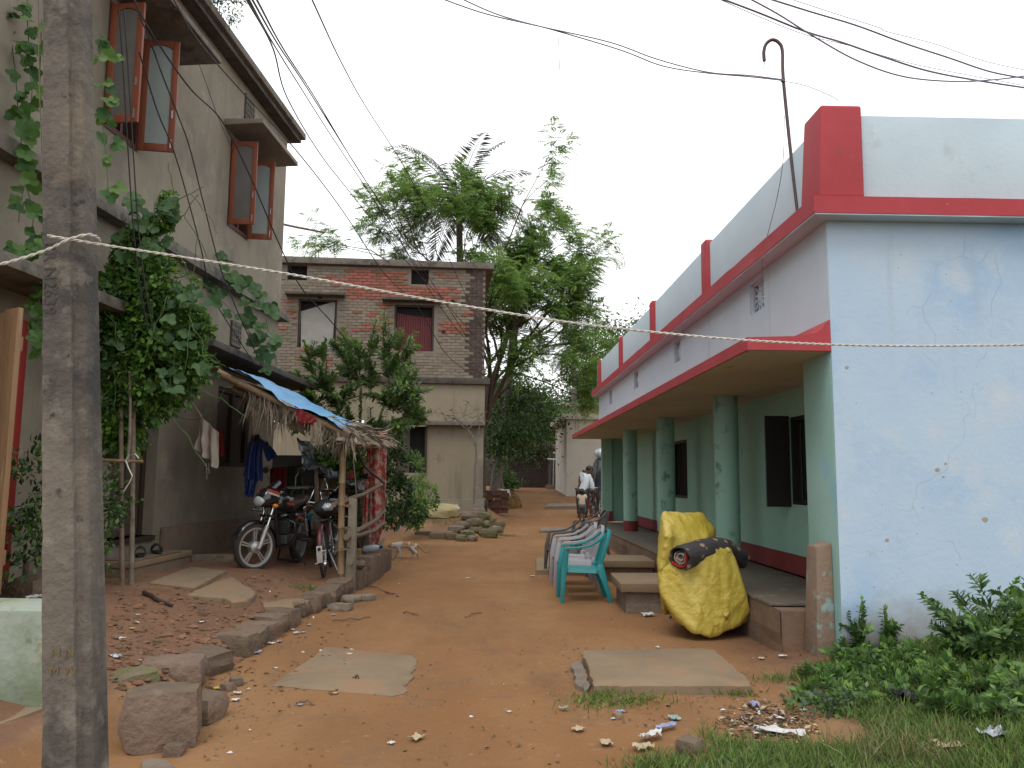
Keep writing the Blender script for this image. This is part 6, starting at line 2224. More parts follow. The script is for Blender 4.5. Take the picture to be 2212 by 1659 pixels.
def stones():
    G_ = 'stones edging the raised verge'
    spec = [  # u,v of the foot centre, half sizes, material, label
        (322, 1622, (0.215, 0.19, 0.175), 'laterite', 'largest rough brown boulder at the end of the verge edging'),
        (415, 1565, (0.150, 0.15, 0.085), 'laterite', 'flat brown stone leaning beside the largest verge boulder'),
        (262, 1530, (0.15, 0.17, 0.12), 'mossy_stone', 'green mossy stone between the pole and the largest boulder'),
        (352, 1497, (0.24, 0.21, 0.12), 'laterite', 'wide brown stone above the largest verge boulder'),
        (430, 1462, (0.19, 0.16, 0.10), 'laterite', 'brown wedge shaped stone in the verge edging'),
    ]
    for i, (u, v, r, mt, lab) in enumerate(spec):
        p = at_z(u, v, 0.0)
        p.y += r[1] * 0.7
        boulder('edging_stone', lab, mt, (p.x, p.y, r[2] * 0.8), r, 0.4 + i, i)
    rng = random.Random(11)
    y = 6.75
    k = 0
    while y < 10.5:
        w = rng.uniform(0.24, 0.42)
        x = verge_x(y + w / 2) - 0.02 + rng.uniform(-.04, .04)
        boulder('edging_stone', 'earth covered stone block in the line edging the raised verge', 'laterite', (x, y + w / 2, 0.06), (0.17, w / 2 + 0.015, 0.115 + rng.uniform(-.02, .02)), rng.uniform(-.15, .15) - 0.03, 40 + k, G_)
        y += w
        k += 1
    # paler stones along the same line
    for u, v in ((600, 1318), (626, 1308)):
        p = ground_pt(u, v)
        boulder('flat_stone', 'pale flat stone set on top of the verge edging', 'slab_concrete', (p.x, p.y, p.z + 0.02), (0.17, 0.13, 0.05), 0.3, int(u), 'pale stones on the verge edging')
    # loose rubble by the fence foot
    for i, (u, v, s) in enumerate(((736, 1318, .14), (760, 1300, .13), (790, 1296, .12), (745, 1280, .09), (770, 1268, .08), (722, 1296, .07), (710, 1312, .06), (768, 1258, .10))):
        p = ground_pt(u, v)
        boulder('rubble_stone', 'flat piece of rubble in the heap below the bamboo fence', 'rough_concrete', (p.x, p.y, p.z + s * .2), (s, s * .8, s * .38), i * 1.3, 70 + i, 'rubble below the bamboo fence')
    # single stones
    for i, (u, v, s, mt, lab) in enumerate(((377, 1630, .05, 'laterite', 'fist sized tan stone at the foot of the largest boulder'), (492, 1492, .045, 'laterite', 'small tan stone lying in the lane by the verge'), (510, 1480, .05, 'laterite', 'small dark stone lying in the lane by the verge'),
                                           (60, 1290, .16, 'laterite', 'brown stone on the dirt behind the mossy block wall'), (1490, 1625, .065, 'laterite', 'round tan stone in the grass'), (1335, 1552, .03, 'slab_concrete', 'small pale stone by the lane edge'))):
        p = ground_pt(u, v)
        boulder('stone', lab, mt, (p.x, p.y, p.z + s * .45), (s * 1.1, s, s * .75), i, 90 + i)
    m = MB()
    p = ground_pt(70, 1240)
    m.box(p.x - .32, p.x + .45, p.y, p.y + .2, p.z - .05, p.z + .16)
    tag(m.build('kerb_block', 'rough_concrete', None, bevel=0.02, jag=0.015), 'grey concrete block on the dirt before the red framed door', 'block')
    m = MB()
    p = ground_pt(430, 1212)
    m.box(p.x - .10, p.x + .45, p.y, p.y + .16, p.z - .03, p.z + .08)
    tag(m.build('kerb_block', 'rough_concrete', None, bevel=0.02, jag=0.015), 'mouldy low block against the wall beside the door step', 'block')
stones()

def garden():
    """raised bed with laterite kerb, sack, rubble pile, brick stack before the brick house"""
    rng = random.Random(5)
    # kerb blocks along the bed
    for i, (u, v, w) in enumerate(((848, 1152, .34), (880, 1160, .36), (912, 1164, .34), (945, 1167, .34), (975, 1168, .26))):
        p = at_z(u, v, road_z(18.6))
        m = MB(Matrix.Translation(p) @ Matrix.Rotation(rad(-12 if i < 3 else -4), 4, 'Z'))
        m.box(-w * .52, w * .52, 0, .22, -.05, .15 + rng.uniform(-.02, .02))
        tag(m.build('laterite_block', 'laterite', None, bevel=0.03, jag=0.03), 'red laterite kerb block round the planted bed', 'stone', 'kerb blocks round the planted bed')
    # rubble pile
    spots = [(985, 1150, .16), (1010, 1160, .15), (1030, 1150, .14), (1000, 1140, .15), (1025, 1135, .18), (1050, 1140, .16), (1070, 1150, .16), (1040, 1122, .2), (1062, 1128, .15), (1015, 1122, .2), (1078, 1138, .15), (1055, 1160, .2), (1020, 1168, .12), (995, 1168, .14), (968, 1160, .14), (1035, 1112, .18)]
    for i, (u, v, s) in enumerate(spots):
        p = ground_pt(u, v)
        boulder('rubble_stone', 'broken concrete piece in the rubble pile before the brick house', 'mossy_stone' if i % 3 else 'rough_concrete', (p.x, p.y, p.z + s * .42), (s * 1.15, s * .9, s * .55), rng.uniform(0, 6), 120 + i, 'rubble pile before the brick house')
    for u, v, w, lab in ((1037, 1092, .42, 'black mouldy concrete block at the corner of the brick house'), (1063, 1090, .36, 'grey concrete block beside the brick house corner')):
        p = ground_pt(u, v + 10)
        m = MB(Matrix.Translation(p))
        m.box(-w / 2, w / 2, 0, .3, -.05, .28)
        tag(m.build('concrete_block', 'black_mould' if w > .4 else 'rough_concrete', None, bevel=0.02, jag=0.02), lab, 'block')
    # cement sack
    mat('sack_yellow', (0.36, 0.30, 0.14), (0.42, 0.36, 0.20), 2.0, 0.7, stain=((0.40, 0.39, 0.36), 1.3, 0.52, 0.62), bump=(0.5, 8, 0.03))
    p = ground_pt(955, 1118)
    boulder('filled_sack', 'pale yellow plastic sack slumped on the bed before the brick house', 'sack_yellow', (p.x, p.y + .2, p.z + .14), (0.46, 0.34, 0.20), 0.1, 7)['category'] = 'sack'
    # brick stack
    st = thing('brick_stack', 'small stack of loose red bricks with a cloth on top beside the brick house', 'brick stack', ground_pt(1072, 1108))
    c = ground_pt(1072, 1106)
    me = None
    for k in range(9):
        for j in range(3):
            b = MB()
            if me is None:
                b.box(-.115, .115, -.055, .055, 0, .075)
                o = b.build('brick', 'brick_old', st, bevel=0.006)
                me = o.data
                o.matrix_parent_inverse = Matrix.Identity(4)
            else:
                o = bpy.data.objects.new('brick', me)
                COL.objects.link(o)
                o.parent = st
            o.location = (-.24 + j * .24 + rng.uniform(-.02, .02) + (0.05 if k % 2 else 0), rng.uniform(-.02, .02), k * .078)
            o.rotation_euler = (0, 0, rng.uniform(-.15, .15))
    cloth('rag', 'plate_white', None, None, c + Vector((0.0, -.08, .73)), c + Vector((.42, -.08, .72)), c + Vector((.16, -.12, .70)), c + Vector((.46, -.14, .48)), 2, .02, parent=st)
    # straw heap
    rg = np.random.default_rng(5)
    mat('straw', (0.26, 0.15, 0.05), (0.19, 0.11, 0.04), 4, 0.9, rand=0.3)
    c = ground_pt(1093, 1098)
    n = 2600
    d = rnd_dirs(rg, n)
    d[:, 2] = np.abs(d[:, 2])
    P_ = d * np.array([.50, .42, .62]) * rg.uniform(.75, 1.0, (n, 1)) + np.array([c.x + .05, c.y + .3, c.z])
    t = np.cross(d, rnd_dirs(rg, n))
    h = thing('straw_heap', 'rounded heap of orange brown straw beside the brick stack', 'straw heap', c)
    m = MB()
    m.ball((c.x + .05, c.y + .3, c.z), (.44, .36, .54), 16, 10, jit=.05)
    m.build('core', 'straw', h, smooth=True)
    o = leaf_object('stalks', [(P_, t, d, rg.uniform(.1, .3, n), .018, 0)], ['straw'], h)
    o['kind'] = 'stuff'
garden()

# ================================================================== PEOPLE AND CAT
mat('skin', (0.125, 0.062, 0.038), (0.11, 0.054, 0.033), 8, 0.55)
mat('hair', (0.010, 0.008, 0.008), (0.014, 0.011, 0.010), 30, 0.5)
mat('shirt_white', (0.52, 0.56, 0.58), (0.46, 0.50, 0.53), 5, 0.85, bump=(0.4, 12, 0.02))
mat('shirt_cream', (0.52, 0.44, 0.33), (0.46, 0.39, 0.29), 5, 0.85, bump=(0.4, 12, 0.02))
mat('shirt_kid', (0.50, 0.47, 0.46), (0.44, 0.40, 0.40), 5, 0.85)
mat('trousers_red', (0.34, 0.022, 0.022), (0.28, 0.02, 0.02), 5, 0.85)
mat('shorts_denim', (0.055, 0.062, 0.072), (0.085, 0.090, 0.10), 12, 0.85)
mat('trousers_dark', (0.03, 0.027, 0.026), (0.04, 0.035, 0.033), 6, 0.85)
mat('dress_rust', (0.16, 0.05, 0.032), (0.13, 0.04, 0.027), 6, 0.85)
mat('eye_white', (0.6, 0.58, 0.55), (0.55, 0.53, 0.5), 6, 0.4)
mat('lip', (0.12, 0.04, 0.032), (0.10, 0.035, 0.03), 6, 0.5)
mat('shoe', (0.03, 0.02, 0.016), (0.04, 0.028, 0.02), 6, 0.7)

def skin_mesh(joints, edges, root, sub=2, fat=1.22):
    """joints: name -> (pos, (rx, ry)); one smooth continuous surface grown round the edges"""
    used = [n for n in joints if any(n in e for e in edges)]
    idx = {n: i for i, n in enumerate(used)}
    me = bpy.data.meshes.new('sk')
    me.from_pydata([tuple(joints[n][0]) for n in used], [(idx[a], idx[b]) for a, b in edges], [])
    ob = bpy.data.objects.new('sk', me)
    COL.objects.link(ob)
    ob.modifiers.new('skin', 'SKIN').use_smooth_shade = True
    for n, i in idx.items():
        sv = me.skin_vertices[0].data[i]
        r = joints[n][1]
        sv.radius = tuple(q * fat for q in r) if isinstance(r, tuple) else (r * fat, r * fat)
        sv.use_root = (n == root)
    md = ob.modifiers.new('sub', 'SUBSURF')
    md.levels = md.render_levels = sub
    dg = bpy.context.evaluated_depsgraph_get()
    out = bpy.data.meshes.new_from_object(ob.evaluated_get(dg))
    bpy.data.objects.remove(ob, do_unlink=True)
    bpy.data.meshes.remove(me)
    return out

def person(label, M, J, H, clothes, face_dir, hair=None, long_hair=False, shoes=False):
    """J: joint name -> (x,y,z,r) at height 1, scaled by H; M places the figure; clothes: (name, material, edges, grow)"""
    jt = {n: (M @ (Vector(v[:3]) * H), v[3] * H if not isinstance(v[3], tuple) else tuple(q * H for q in v[3])) for n, v in J.items()}
    E = [('pelvis', 'waist'), ('waist', 'chest'), ('chest', 'neck'), ('neck', 'head0'), ('head0', 'head1')]
    for s in 'lr':
        E += [('chest', 'sh' + s), ('sh' + s, 'el' + s), ('el' + s, 'wr' + s), ('wr' + s, 'pa' + s), ('pelvis', 'hip' + s), ('hip' + s, 'kn' + s), ('kn' + s, 'an' + s), ('an' + s, 'to' + s)]
    me = skin_mesh(jt, E, 'pelvis')
    # fingers: five short bent tapering chains rooted in each palm
    mb = MB()
    mb.v = [tuple(v.co) for v in me.vertices]
    mb.f = [tuple(p.vertices) for p in me.polygons]
    mb.mi = [0] * len(mb.f)
    for s in 'lr':
        pa, wr = jt['pa' + s][0], jt['wr' + s][0]
        d = (pa - wr).normalized()
        side = d.cross(Vector((0, 1, 0.3))).normalized()
        up = d.cross(side)
        for k, (o, L) in enumerate(((-0.9, .034), (-0.3, .040), (0.3, .038), (0.9, .030))):
            b = pa + side * (o * 0.014 * H)
            mb.tube([b, b + d * (L * .5 * H), b + d * (L * .85 * H) + up * (0.010 * H), b + d * (L * H) + up * (0.020 * H)], [0.0062 * H, 0.0058 * H, 0.005 * H, 0.003 * H], 6)
        b = pa.lerp(wr, 0.5) - side * (0.016 * H)
        mb.tube([b, b - side * (0.012 * H) + d * (0.014 * H), b - side * (0.012 * H) + d * (0.032 * H)], [0.0065 * H, 0.006 * H, 0.0035 * H], 6)
    r = thing('person', label, 'person', M @ Vector((0, 0, 0)))
    mb.build('body', 'skin', r, smooth=True, angle=180)
    for nm, mt, edges, grow in clothes:
        jc = {n: (p, tuple(q + grow * H for q in rr) if isinstance(rr, tuple) else rr + grow * H) for n, (p, rr) in jt.items()}
        root = edges[0][0]
        m2 = skin_mesh(jc, edges, root)
        m2.materials.append(MATS[mt])
        for v in m2.vertices:
            v.co += v.normal * (0.004 * H * noise.noise(v.co * 22))
        o = bpy.data.objects.new(nm, m2)
        COL.objects.link(o)
        put(o, r)
    # head details
    hc = jt['head0'][0].lerp(jt['head1'][0], 0.55)
    up = (jt['head1'][0] - jt['head0'][0]).normalized()
    f = Vector(face_dir)
    f = (f - up * f.dot(up)).normalized()
    sd = f.cross(up)
    hr = (J['head1'][3] if not isinstance(J['head1'][3], tuple) else J['head1'][3][0]) * H
    R = Matrix((sd, f, up)).transposed().to_4x4()
    k = hr / 0.075
    m = MB()
    m.ball(hc - f * (0.014 * k) + up * (0.030 * k), (0.086 * k, 0.092 * k, 0.082 * k), 18, 12, M=R, jit=0.03, seed=3)
    if long_hair:
        m.ball(hc - f * (0.05 * k) - up * (0.05 * k), (0.075 * k, 0.05 * k, 0.10 * k), 14, 10, M=R, jit=0.05)
        for s in (-1, 1):
            m.ball(hc + sd * (s * 0.05 * k) + up * (0.105 * k), (0.035 * k, 0.035 * k, 0.035 * k), 10, 8, M=R, jit=0.08)
    m.build('hair', 'hair', r, smooth=True, angle=180)
    m = MB()
    for s in (-1, 1):
        m.ball(hc + sd * (s * 0.082 * k), (0.012 * k, 0.02 * k, 0.028 * k), 8, 6, M=R)
    m.ball(hc + f * (0.088 * k) - up * (0.018 * k), (0.013 * k, 0.016 * k, 0.022 * k), 8, 6, M=R)
    m.build('nose_and_ears', 'skin', r, smooth=True, angle=180)['kind'] = 'stuff'
    m = MB()
    for s in (-1, 1):
        m.ball(hc + f * (0.076 * k) + sd * (s * 0.03 * k) + up * (0.006 * k), (0.012 * k, 0.008 * k, 0.007 * k), 8, 6, M=R)
    m.build('eyes', 'eye_white', r, smooth=True)['kind'] = 'stuff'
    m = MB()
    m.ball(hc + f * (0.076 * k) - up * (0.05 * k), (0.022 * k, 0.008 * k, 0.007 * k), 10, 6, M=R)
    m.build('mouth', 'lip', r, smooth=True)
    if shoes:
        for s in 'lr':
            a, b = jt['an' + s][0], jt['to' + s][0]
            m = MB()
            m.tube([a - (b - a) * .3 - Vector((0, 0, .02)), a.lerp(b, .4) - Vector((0, 0, .012)), b + (b - a) * .25], [0.045, 0.05, 0.035], 10)
            m.build('shoe', 'shoe', r, smooth=True, angle=120)
    return r

# joints at unit height, facing +Y (away), x to the right
def standing(**over):
    J = {'pelvis': (0, 0, .53, (.085, .065)), 'waist': (0, 0, .62, (.075, .055)), 'chest': (0, .005, .75, (.09, .065)), 'neck': (0, .005, .84, (.033, .033)),
         'head0': (0, .012, .885, (.055, .06)), 'head1': (0, .015, .945, (.058, .066))}
    for s, k in (('l', -1), ('r', 1)):
        J.update({'sh' + s: (k * .105, .0, .795, .036), 'el' + s: (k * .135, -.01, .635, .026), 'wr' + s: (k * .14, .02, .50, .019), 'pa' + s: (k * .14, .03, .455, .018),
                  'hip' + s: (k * .05, 0, .50, .062), 'kn' + s: (k * .055, .01, .275, .042), 'an' + s: (k * .055, -.01, .045, .026), 'to' + s: (k * .06, .075, .018, .02)})
    J.update(over)
    return J
TOP = [('chest', 'waist'), ('waist', 'pelvis'), ('chest', 'neckb')]
def people():
    # toddler in cream T-shirt, back to the camera
    y = 24.2
    p = at_y(1257, 1123, y)
    z = ground_z(p.x, p.y)
    H = 0.95
    J = standing(head0=(0, .012, .855, (.07, .075)), head1=(0, .012, .935, (.085, .09)), neck=(0, .005, .82, (.04, .04)), ell=(-.145, -.01, .64, .028), elr=(.145, -.01, .64, .028), wrl=(-.13, .07, .57, .022), wrr=(.13, .07, .57, .022), pal=(-.10, .11, .57, .022), par=(.10, .11, .57, .022))
    J['slv_l'] = (-.135, -.008, .70, .036)
    J['slv_r'] = (.135, -.008, .70, .036)
    J['kkl'] = (-.056, .008, .24, .048)
    J['kkr'] = (.056, .008, .24, .048)
    J['low'] = (0, 0, .47, (.10, .075))
    person('small child in cream T-shirt and denim shorts, seen from behind', Matrix.Translation((p.x, p.y, z)), J, H,
           [('shirt', 'shirt_cream', [('chest', 'waist'), ('waist', 'low'), ('chest', 'shl'), ('shl', 'slv_l'), ('chest', 'shr'), ('shr', 'slv_r')], .018),
            ('shorts', 'shorts_denim', [('pelvis', 'hipl'), ('hipl', 'kkl'), ('pelvis', 'hipr'), ('hipr', 'kkr')], .016)], (0.1, 1, 0))
    # man in white shirt bending to the right
    y = 25.6
    p = at_y(1258, 1117, y)
    z = ground_z(p.x, p.y)
    J = standing(waist=(.02, .02, .62, (.09, .065)), chest=(.06, .04, .75, (.10, .075)), neck=(.10, .06, .83, (.035, .035)), head0=(.13, .07, .855, (.055, .058)), head1=(.155, .08, .91, (.062, .064)),
                 shl=(-.01, .02, .80, .04), shr=(.13, .04, .77, .04), ell=(.03, -.03, .64, .032), elr=(.175, .02, .62, .032), wrl=(.12, .0, .52, .021), wrr=(.20, .05, .48, .021), pal=(.15, .02, .485, .02), par=(.21, .06, .44, .02))
    J['tail'] = (-.02, 0, .45, (.105, .075))
    J['cufl'] = (.10, -.008, .54, .027)
    J['cufr'] = (.195, .042, .51, .027)
    person('man in loose white shirt bending over a bicycle by the wall', Matrix.Translation((p.x, p.y, z)), J, 1.66,
           [('shirt', 'shirt_white', [('chest', 'waist'), ('waist', 'pelvis'), ('pelvis', 'tail'), ('chest', 'shl'), ('shl', 'ell'), ('ell', 'cufl'), ('chest', 'shr'), ('shr', 'elr'), ('elr', 'cufr')], .014),
            ('trousers', 'trousers_dark', [('pelvis', 'hipl'), ('hipl', 'knl'), ('knl', 'anl'), ('pelvis', 'hipr'), ('hipr', 'knr'), ('knr', 'anr')], .012)], (.8, .3, -.5), shoes=True)
    # girl in white top and red trousers
    y = 27.2
    p = at_y(1277, 1112, y)
    z = ground_z(p.x, p.y)
    base = dict(elr=(.16, .04, .66, .027), wrr=(.12, -.03, .58, .02), par=(.08, -.06, .58, .02))
    J = standing(**base)
    J['slv_l'] = (-.128, -.004, .70, .034)
    J['slv_r'] = (.138, .01, .72, .034)
    J['low'] = (0, 0, .47, (.10, .075))
    R = Matrix.Rotation(rad(165), 4, 'Z')
    person('child in white top and red trousers standing behind the bending man', Matrix.Translation((p.x + .06, p.y, z)) @ R, J, 1.42,
           [('top', 'shirt_kid', [('chest', 'waist'), ('waist', 'low'), ('chest', 'shl'), ('shl', 'slv_l'), ('chest', 'shr'), ('shr', 'slv_r')], .016),
            ('trousers', 'trousers_red', [('pelvis', 'hipl'), ('hipl', 'knl'), ('knl', 'anl'), ('pelvis', 'hipr'), ('hipr', 'knr'), ('knr', 'anr')], .020)], (-.35, -1, 0), long_hair=True)
    y = 27.5
    p = at_y(1264, 1112, y)
    z = ground_z(p.x, p.y)
    J = standing()
    J['low'] = (0, 0, .40, (.12, .09))
    person('child in rust coloured dress half hidden behind the bending man', Matrix.Translation((p.x, p.y, z)) @ R, J, 1.36,
           [('dress', 'dress_rust', [('chest', 'waist'), ('waist', 'low'), ('chest', 'shl'), ('chest', 'shr')], .016)], (.1, -1, 0), long_hair=True)
people()
bicycle('dark bicycle leaning by the far end of the veranda house', (2.62, 25.1, ground_z(2.62, 25.1)), rad(95), False, rad(3))
def bundle():
    r = thing('covered_bundle', 'tall black sheet covered bundle beside the far bicycle', 'bundle', (2.95, 26.2, ground_z(2.9, 26.2)))
    z = ground_z(2.9, 26.2)
    def f(s, t):
        w = s * 2 * math.pi
        rr = lerp(.45, .30, t) * (1 - .85 * max(0, t - .82) / .18) * (1 + .3 * noise.noise(Vector((math.cos(w) * 2, math.sin(w) * 2, t * 4))))
        return (2.98 + rr * math.cos(w), 26.2 + rr * math.sin(w), z + .35 + 1.75 * t)
    m = MB()
    m.grid(f, 28, 22)
    m.build('sheet', 'black_tarp', r, smooth=True, angle=40)
    m = MB()
    m.ball((2.88, 26.0, z + 1.98), (.22, .2, .17), 16, 10, jit=.15, seed=2)
    m.build('plastic_wrap', 'clear_plastic', r, smooth=True)
    for i, (dx, h) in enumerate(((-.2, .3), (.1, .34), (.3, .28))):
        boulder('stone', None, 'laterite', (2.9 + dx, 26.0, z + .15), (.2, .2, .22), i, 300 + i, parent=r)
bundle()

def cat():
    y = 14.9
    p = at_z(877, 1211, 0)
    z0 = ground_z(p.x, p.y)
    S = 0.66                                   # body length scale, facing -X
    def q(x, yy, z):
        return Vector((p.x + x * S, p.y + yy * S, z0 + z * S))
    J = {'chest': (q(-.20, 0, .34), (.080 * S, .065 * S)), 'mid': (q(.0, 0, .355), (.070 * S, .060 * S)), 'pel': (q(.21, 0, .365), (.070 * S, .055 * S)), 'neck': (q(-.33, 0, .355), (.048 * S, .045 * S)),
         'hd': (q(-.43, 0, .325), (.062 * S, .055 * S)), 'mz': (q(-.50, 0, .29), (.030 * S, .028 * S)), 'withers': (q(-.14, 0, .37), (.075 * S, .055 * S)),
         't0': (q(.30, 0, .36), .020 * S), 't1': (q(.40, .01, .27), .015 * S), 't2': (q(.49, .02, .18), .013 * S), 't3': (q(.57, .02, .16), .011 * S), 't4': (q(.64, .02, .21), .008 * S)}
    E = [('chest', 'withers'), ('withers', 'mid'), ('mid', 'pel'), ('chest', 'neck'), ('neck', 'hd'), ('hd', 'mz'), ('pel', 't0'), ('t0', 't1'), ('t1', 't2'), ('t2', 't3'), ('t3', 't4')]
    for nm, s, fx in (('a', -1, 0.0), ('b', 1, -.20)):
        # front legs: shoulder, elbow, wrist, paw
        J.update({'fs' + nm: (q(-.20, s * .045, .26), .034 * S), 'fe' + nm: (q(-.16 + fx * .4, s * .05, .17), .024 * S), 'fw' + nm: (q(-.15 + fx * .9, s * .05, .07), .017 * S), 'fp' + nm: (q(-.17 + fx * 1.05, s * .05, .018), .020 * S)})
        E += [('chest', 'fs' + nm), ('fs' + nm, 'fe' + nm), ('fe' + nm, 'fw' + nm), ('fw' + nm, 'fp' + nm)]
    for nm, s, fx in (('a', -1, 0.05), ('b', 1, -.07)):
        # hind legs: knee forward and high, hock backward, upright shank
        J.update({'hk' + nm: (q(.15 + fx * .5, s * .05, .24), .045 * S), 'hh' + nm: (q(.27 + fx, s * .05, .12), .020 * S), 'hs' + nm: (q(.245 + fx * 1.4, s * .05, .04), .016 * S), 'hp' + nm: (q(.215 + fx * 1.4, s * .05, .016), .020 * S)})
        E += [('pel', 'hk' + nm), ('hk' + nm, 'hh' + nm), ('hh' + nm, 'hs' + nm), ('hs' + nm, 'hp' + nm)]
    me = skin_mesh(J, E, 'mid', fat=1.55)
    mat('cat_white', (0.46, 0.43, 0.38), (0.40, 0.37, 0.33), 20, 0.9)
    mat('cat_orange', (0.34, 0.175, 0.075), (0.28, 0.145, 0.065), 20, 0.9)
    me.materials.append(MATS['cat_white'])
    me.materials.append(MATS['cat_orange'])
    for f in me.polygons:
        c = (f.center - Vector((p.x, p.y, z0))) / S
        o = False
        if c.x > .30:
            o = True
        elif c.z > .36 and -.10 < c.x < .06:
            o = True
        elif c.z > .33 and .10 < c.x < .24:
            o = True
        elif c.x < -.39:
            o = True
        f.material_index = 1 if o else 0
        f.use_smooth = True
    r = thing('cat', 'white and orange cat walking past the bamboo fence', 'cat', (p.x, p.y, z0))
    b = bpy.data.objects.new('body', me)
    COL.objects.link(b)
    put(b, r)
    for s in (-1, 1):
        m = MB()
        m.add([q(-.425, s * .03 - .022, .37), q(-.425, s * .03 + .022, .37), q(-.455, s * .034, .365), q(-.42, s * .045, .43)], [(0, 1, 2), (0, 1, 3), (1, 2, 3), (2, 0, 3)])
        m.build('ear', 'cat_orange', r)
        m = MB()
        m.ball(q(-.488, s * .028, .325), .009 * S, 8, 6)
        m.build('eye', 'hair', r, smooth=True)
cat()

# ------------------------------------------------------------------ sandals on the step
def sandals():
    mat('sandal', (0.014, 0.014, 0.016), (0.02, 0.02, 0.022), 8, 0.7)
    m = MB()
    m.box(-4.42, -4.07, 9.0, 10.2, 0.536, 0.552)
    tag(m.build('foot_mat', 'laterite', None, bevel=0.006, jag=0.006), 'thin brown mat on the door step under the sandals', 'mat')
    for i, (x, y, a) in enumerate(((-4.2, 9.35, 20), (-4.18, 9.75, 35))):
        M = Matrix.Translation((x, y, 0.553)) @ Matrix.Rotation(rad(a), 4, 'Z')
        r = thing('sandal', 'dark slip-on sandal with wide strap on the door step', 'sandal', (x, y, 0.553), 'pair of sandals on the door step')
        m = MB(M)
        pts = [(0.05 * math.sin(t) * (1.0 - .18 * math.cos(t)), .14 * -math.cos(t)) for t in np.linspace(0, 2 * math.pi, 25)[:-1]]
        n = len(pts)
        m.add([(a_, b_, z) for z in (0, .03) for a_, b_ in pts], [tuple(reversed(range(n))), tuple(range(n, 2 * n))] + [(j, (j + 1) % n, n + (j + 1) % n, n + j) for j in range(n)])
        m.build('sole', 'sandal', r, bevel=0.004)
        m = MB(M)
        m.grid(lambda s, t: (0.056 * math.cos(math.pi * s), -.02 + .10 * t, .02 + (.07 + .02 * t) * math.sin(math.pi * s)), 14, 4, .006)
        m.build('strap', 'sandal', r, smooth=True)
sandals()

# ================================================================== TREES AND PLANTS
mat('bark', (0.10, 0.075, 0.055), (0.065, 0.05, 0.038), 8, 0.95, bump=(0.6, 20, 0.02))
mat('bark_pale', (0.19, 0.16, 0.13), (0.13, 0.11, 0.09), 8, 0.95, bump=(0.5, 20, 0.02))
mat('palm_bark', (0.15, 0.13, 0.11), (0.10, 0.085, 0.07), 6, 0.95, bump=(0.6, 20, 0.02))
mat('leaf_feather', (0.150, 0.265, 0.062), (0.118, 0.220, 0.052), 0.5, 0.6, rand=0.35, transl=0.5)
mat('leaf_feather_y', (0.205, 0.315, 0.070), (0.165, 0.27, 0.062), 0.5, 0.6, rand=0.3, transl=0.5)
mat('leaf_dark', (0.040, 0.080, 0.022), (0.028, 0.058, 0.017), 0.8, 0.45, rand=0.4, transl=0.22)
mat('leaf_mid', (0.090, 0.170, 0.034), (0.066, 0.132, 0.028), 0.8, 0.5, rand=0.35, transl=0.3)
mat('leaf_bright', (0.135, 0.260, 0.028), (0.110, 0.215, 0.026), 0.8, 0.5, rand=0.3, transl=0.35)
mat('leaf_apple', (0.115, 0.195, 0.050), (0.090, 0.160, 0.042), 0.8, 0.42, rand=0.35, transl=0.38)
mat('leaf_creeper', (0.080, 0.170, 0.034), (0.052, 0.122, 0.026), 0.7, 0.5, rand=0.4, transl=0.38)
mat('leaf_gourd', (0.075, 0.150, 0.050), (0.055, 0.115, 0.040), 1.0, 0.55, rand=0.3, transl=0.3)
mat('leaf_palm', (0.085, 0.110, 0.070), (0.060, 0.082, 0.052), 0.8, 0.4, rand=0.3, transl=0.2)
mat('leaf_weed', (0.110, 0.195, 0.050), (0.085, 0.160, 0.042), 1.2, 0.5, rand=0.35, transl=0.3)
mat('leaf_grey', (0.085, 0.120, 0.070), (0.065, 0.095, 0.055), 1.2, 0.6, rand=0.3, transl=0.25)
mat('grass', (0.115, 0.200, 0.040), (0.14, 0.215, 0.05), 1.5, 0.6, rand=0.4, transl=0.3)
mat('grass_dry', (0.20, 0.19, 0.07), (0.15, 0.15, 0.06), 1.5, 0.7, rand=0.3, transl=0.25)
mat('flower_white', (0.6, 0.6, 0.56), (0.5, 0.5, 0.46), 4, 0.8)

def limbs(m, base, top, r0, levels, rng, spread, tips, lenk=0.62, n=7, droop=0.0, kids=(3, 4)):
    """recursive tapered limbs; collects end points"""
    base, top = Vector(base), Vector(top)
    L = (top - base).length
    mid = base.lerp(top, .5) + Vector((rng.uniform(-.06, .06), rng.uniform(-.06, .06), rng.uniform(-.03, .03))) * L
    r1 = r0 * (.62 if levels else .3)
    m.tube([base, base.lerp(mid, .5) * .5 + base.lerp(mid, .5) * .5, mid, mid.lerp(top, .5), top], [r0, lerp(r0, r1, .25), lerp(r0, r1, .5), lerp(r0, r1, .75), r1], n if r0 > .03 else 5, cap=False)
    if levels == 0:
        tips.append((top, (top - mid).normalized()))
        tips.append((mid, (top - mid).normalized()))
        return
    d = (top - base).normalized()
    for i in range(rng.randint(*kids)):
        a = Vector((rng.gauss(0, 1), rng.gauss(0, 1), rng.gauss(0, .6)))
        a = (a - d * a.dot(d)).normalized()
        nd = (d + a * spread * rng.uniform(.6, 1.2) + Vector((0, 0, .15 - droop))).normalized()
        st = base.lerp(top, rng.uniform(.6, 1.0)) if i else top
        limbs(m, st, st + nd * L * lenk * rng.uniform(.75, 1.15), r1 * .85, levels - 1, rng, spread, tips, lenk, n, droop, kids)

def np_(lst):
    return np.array([tuple(p) for p in lst])

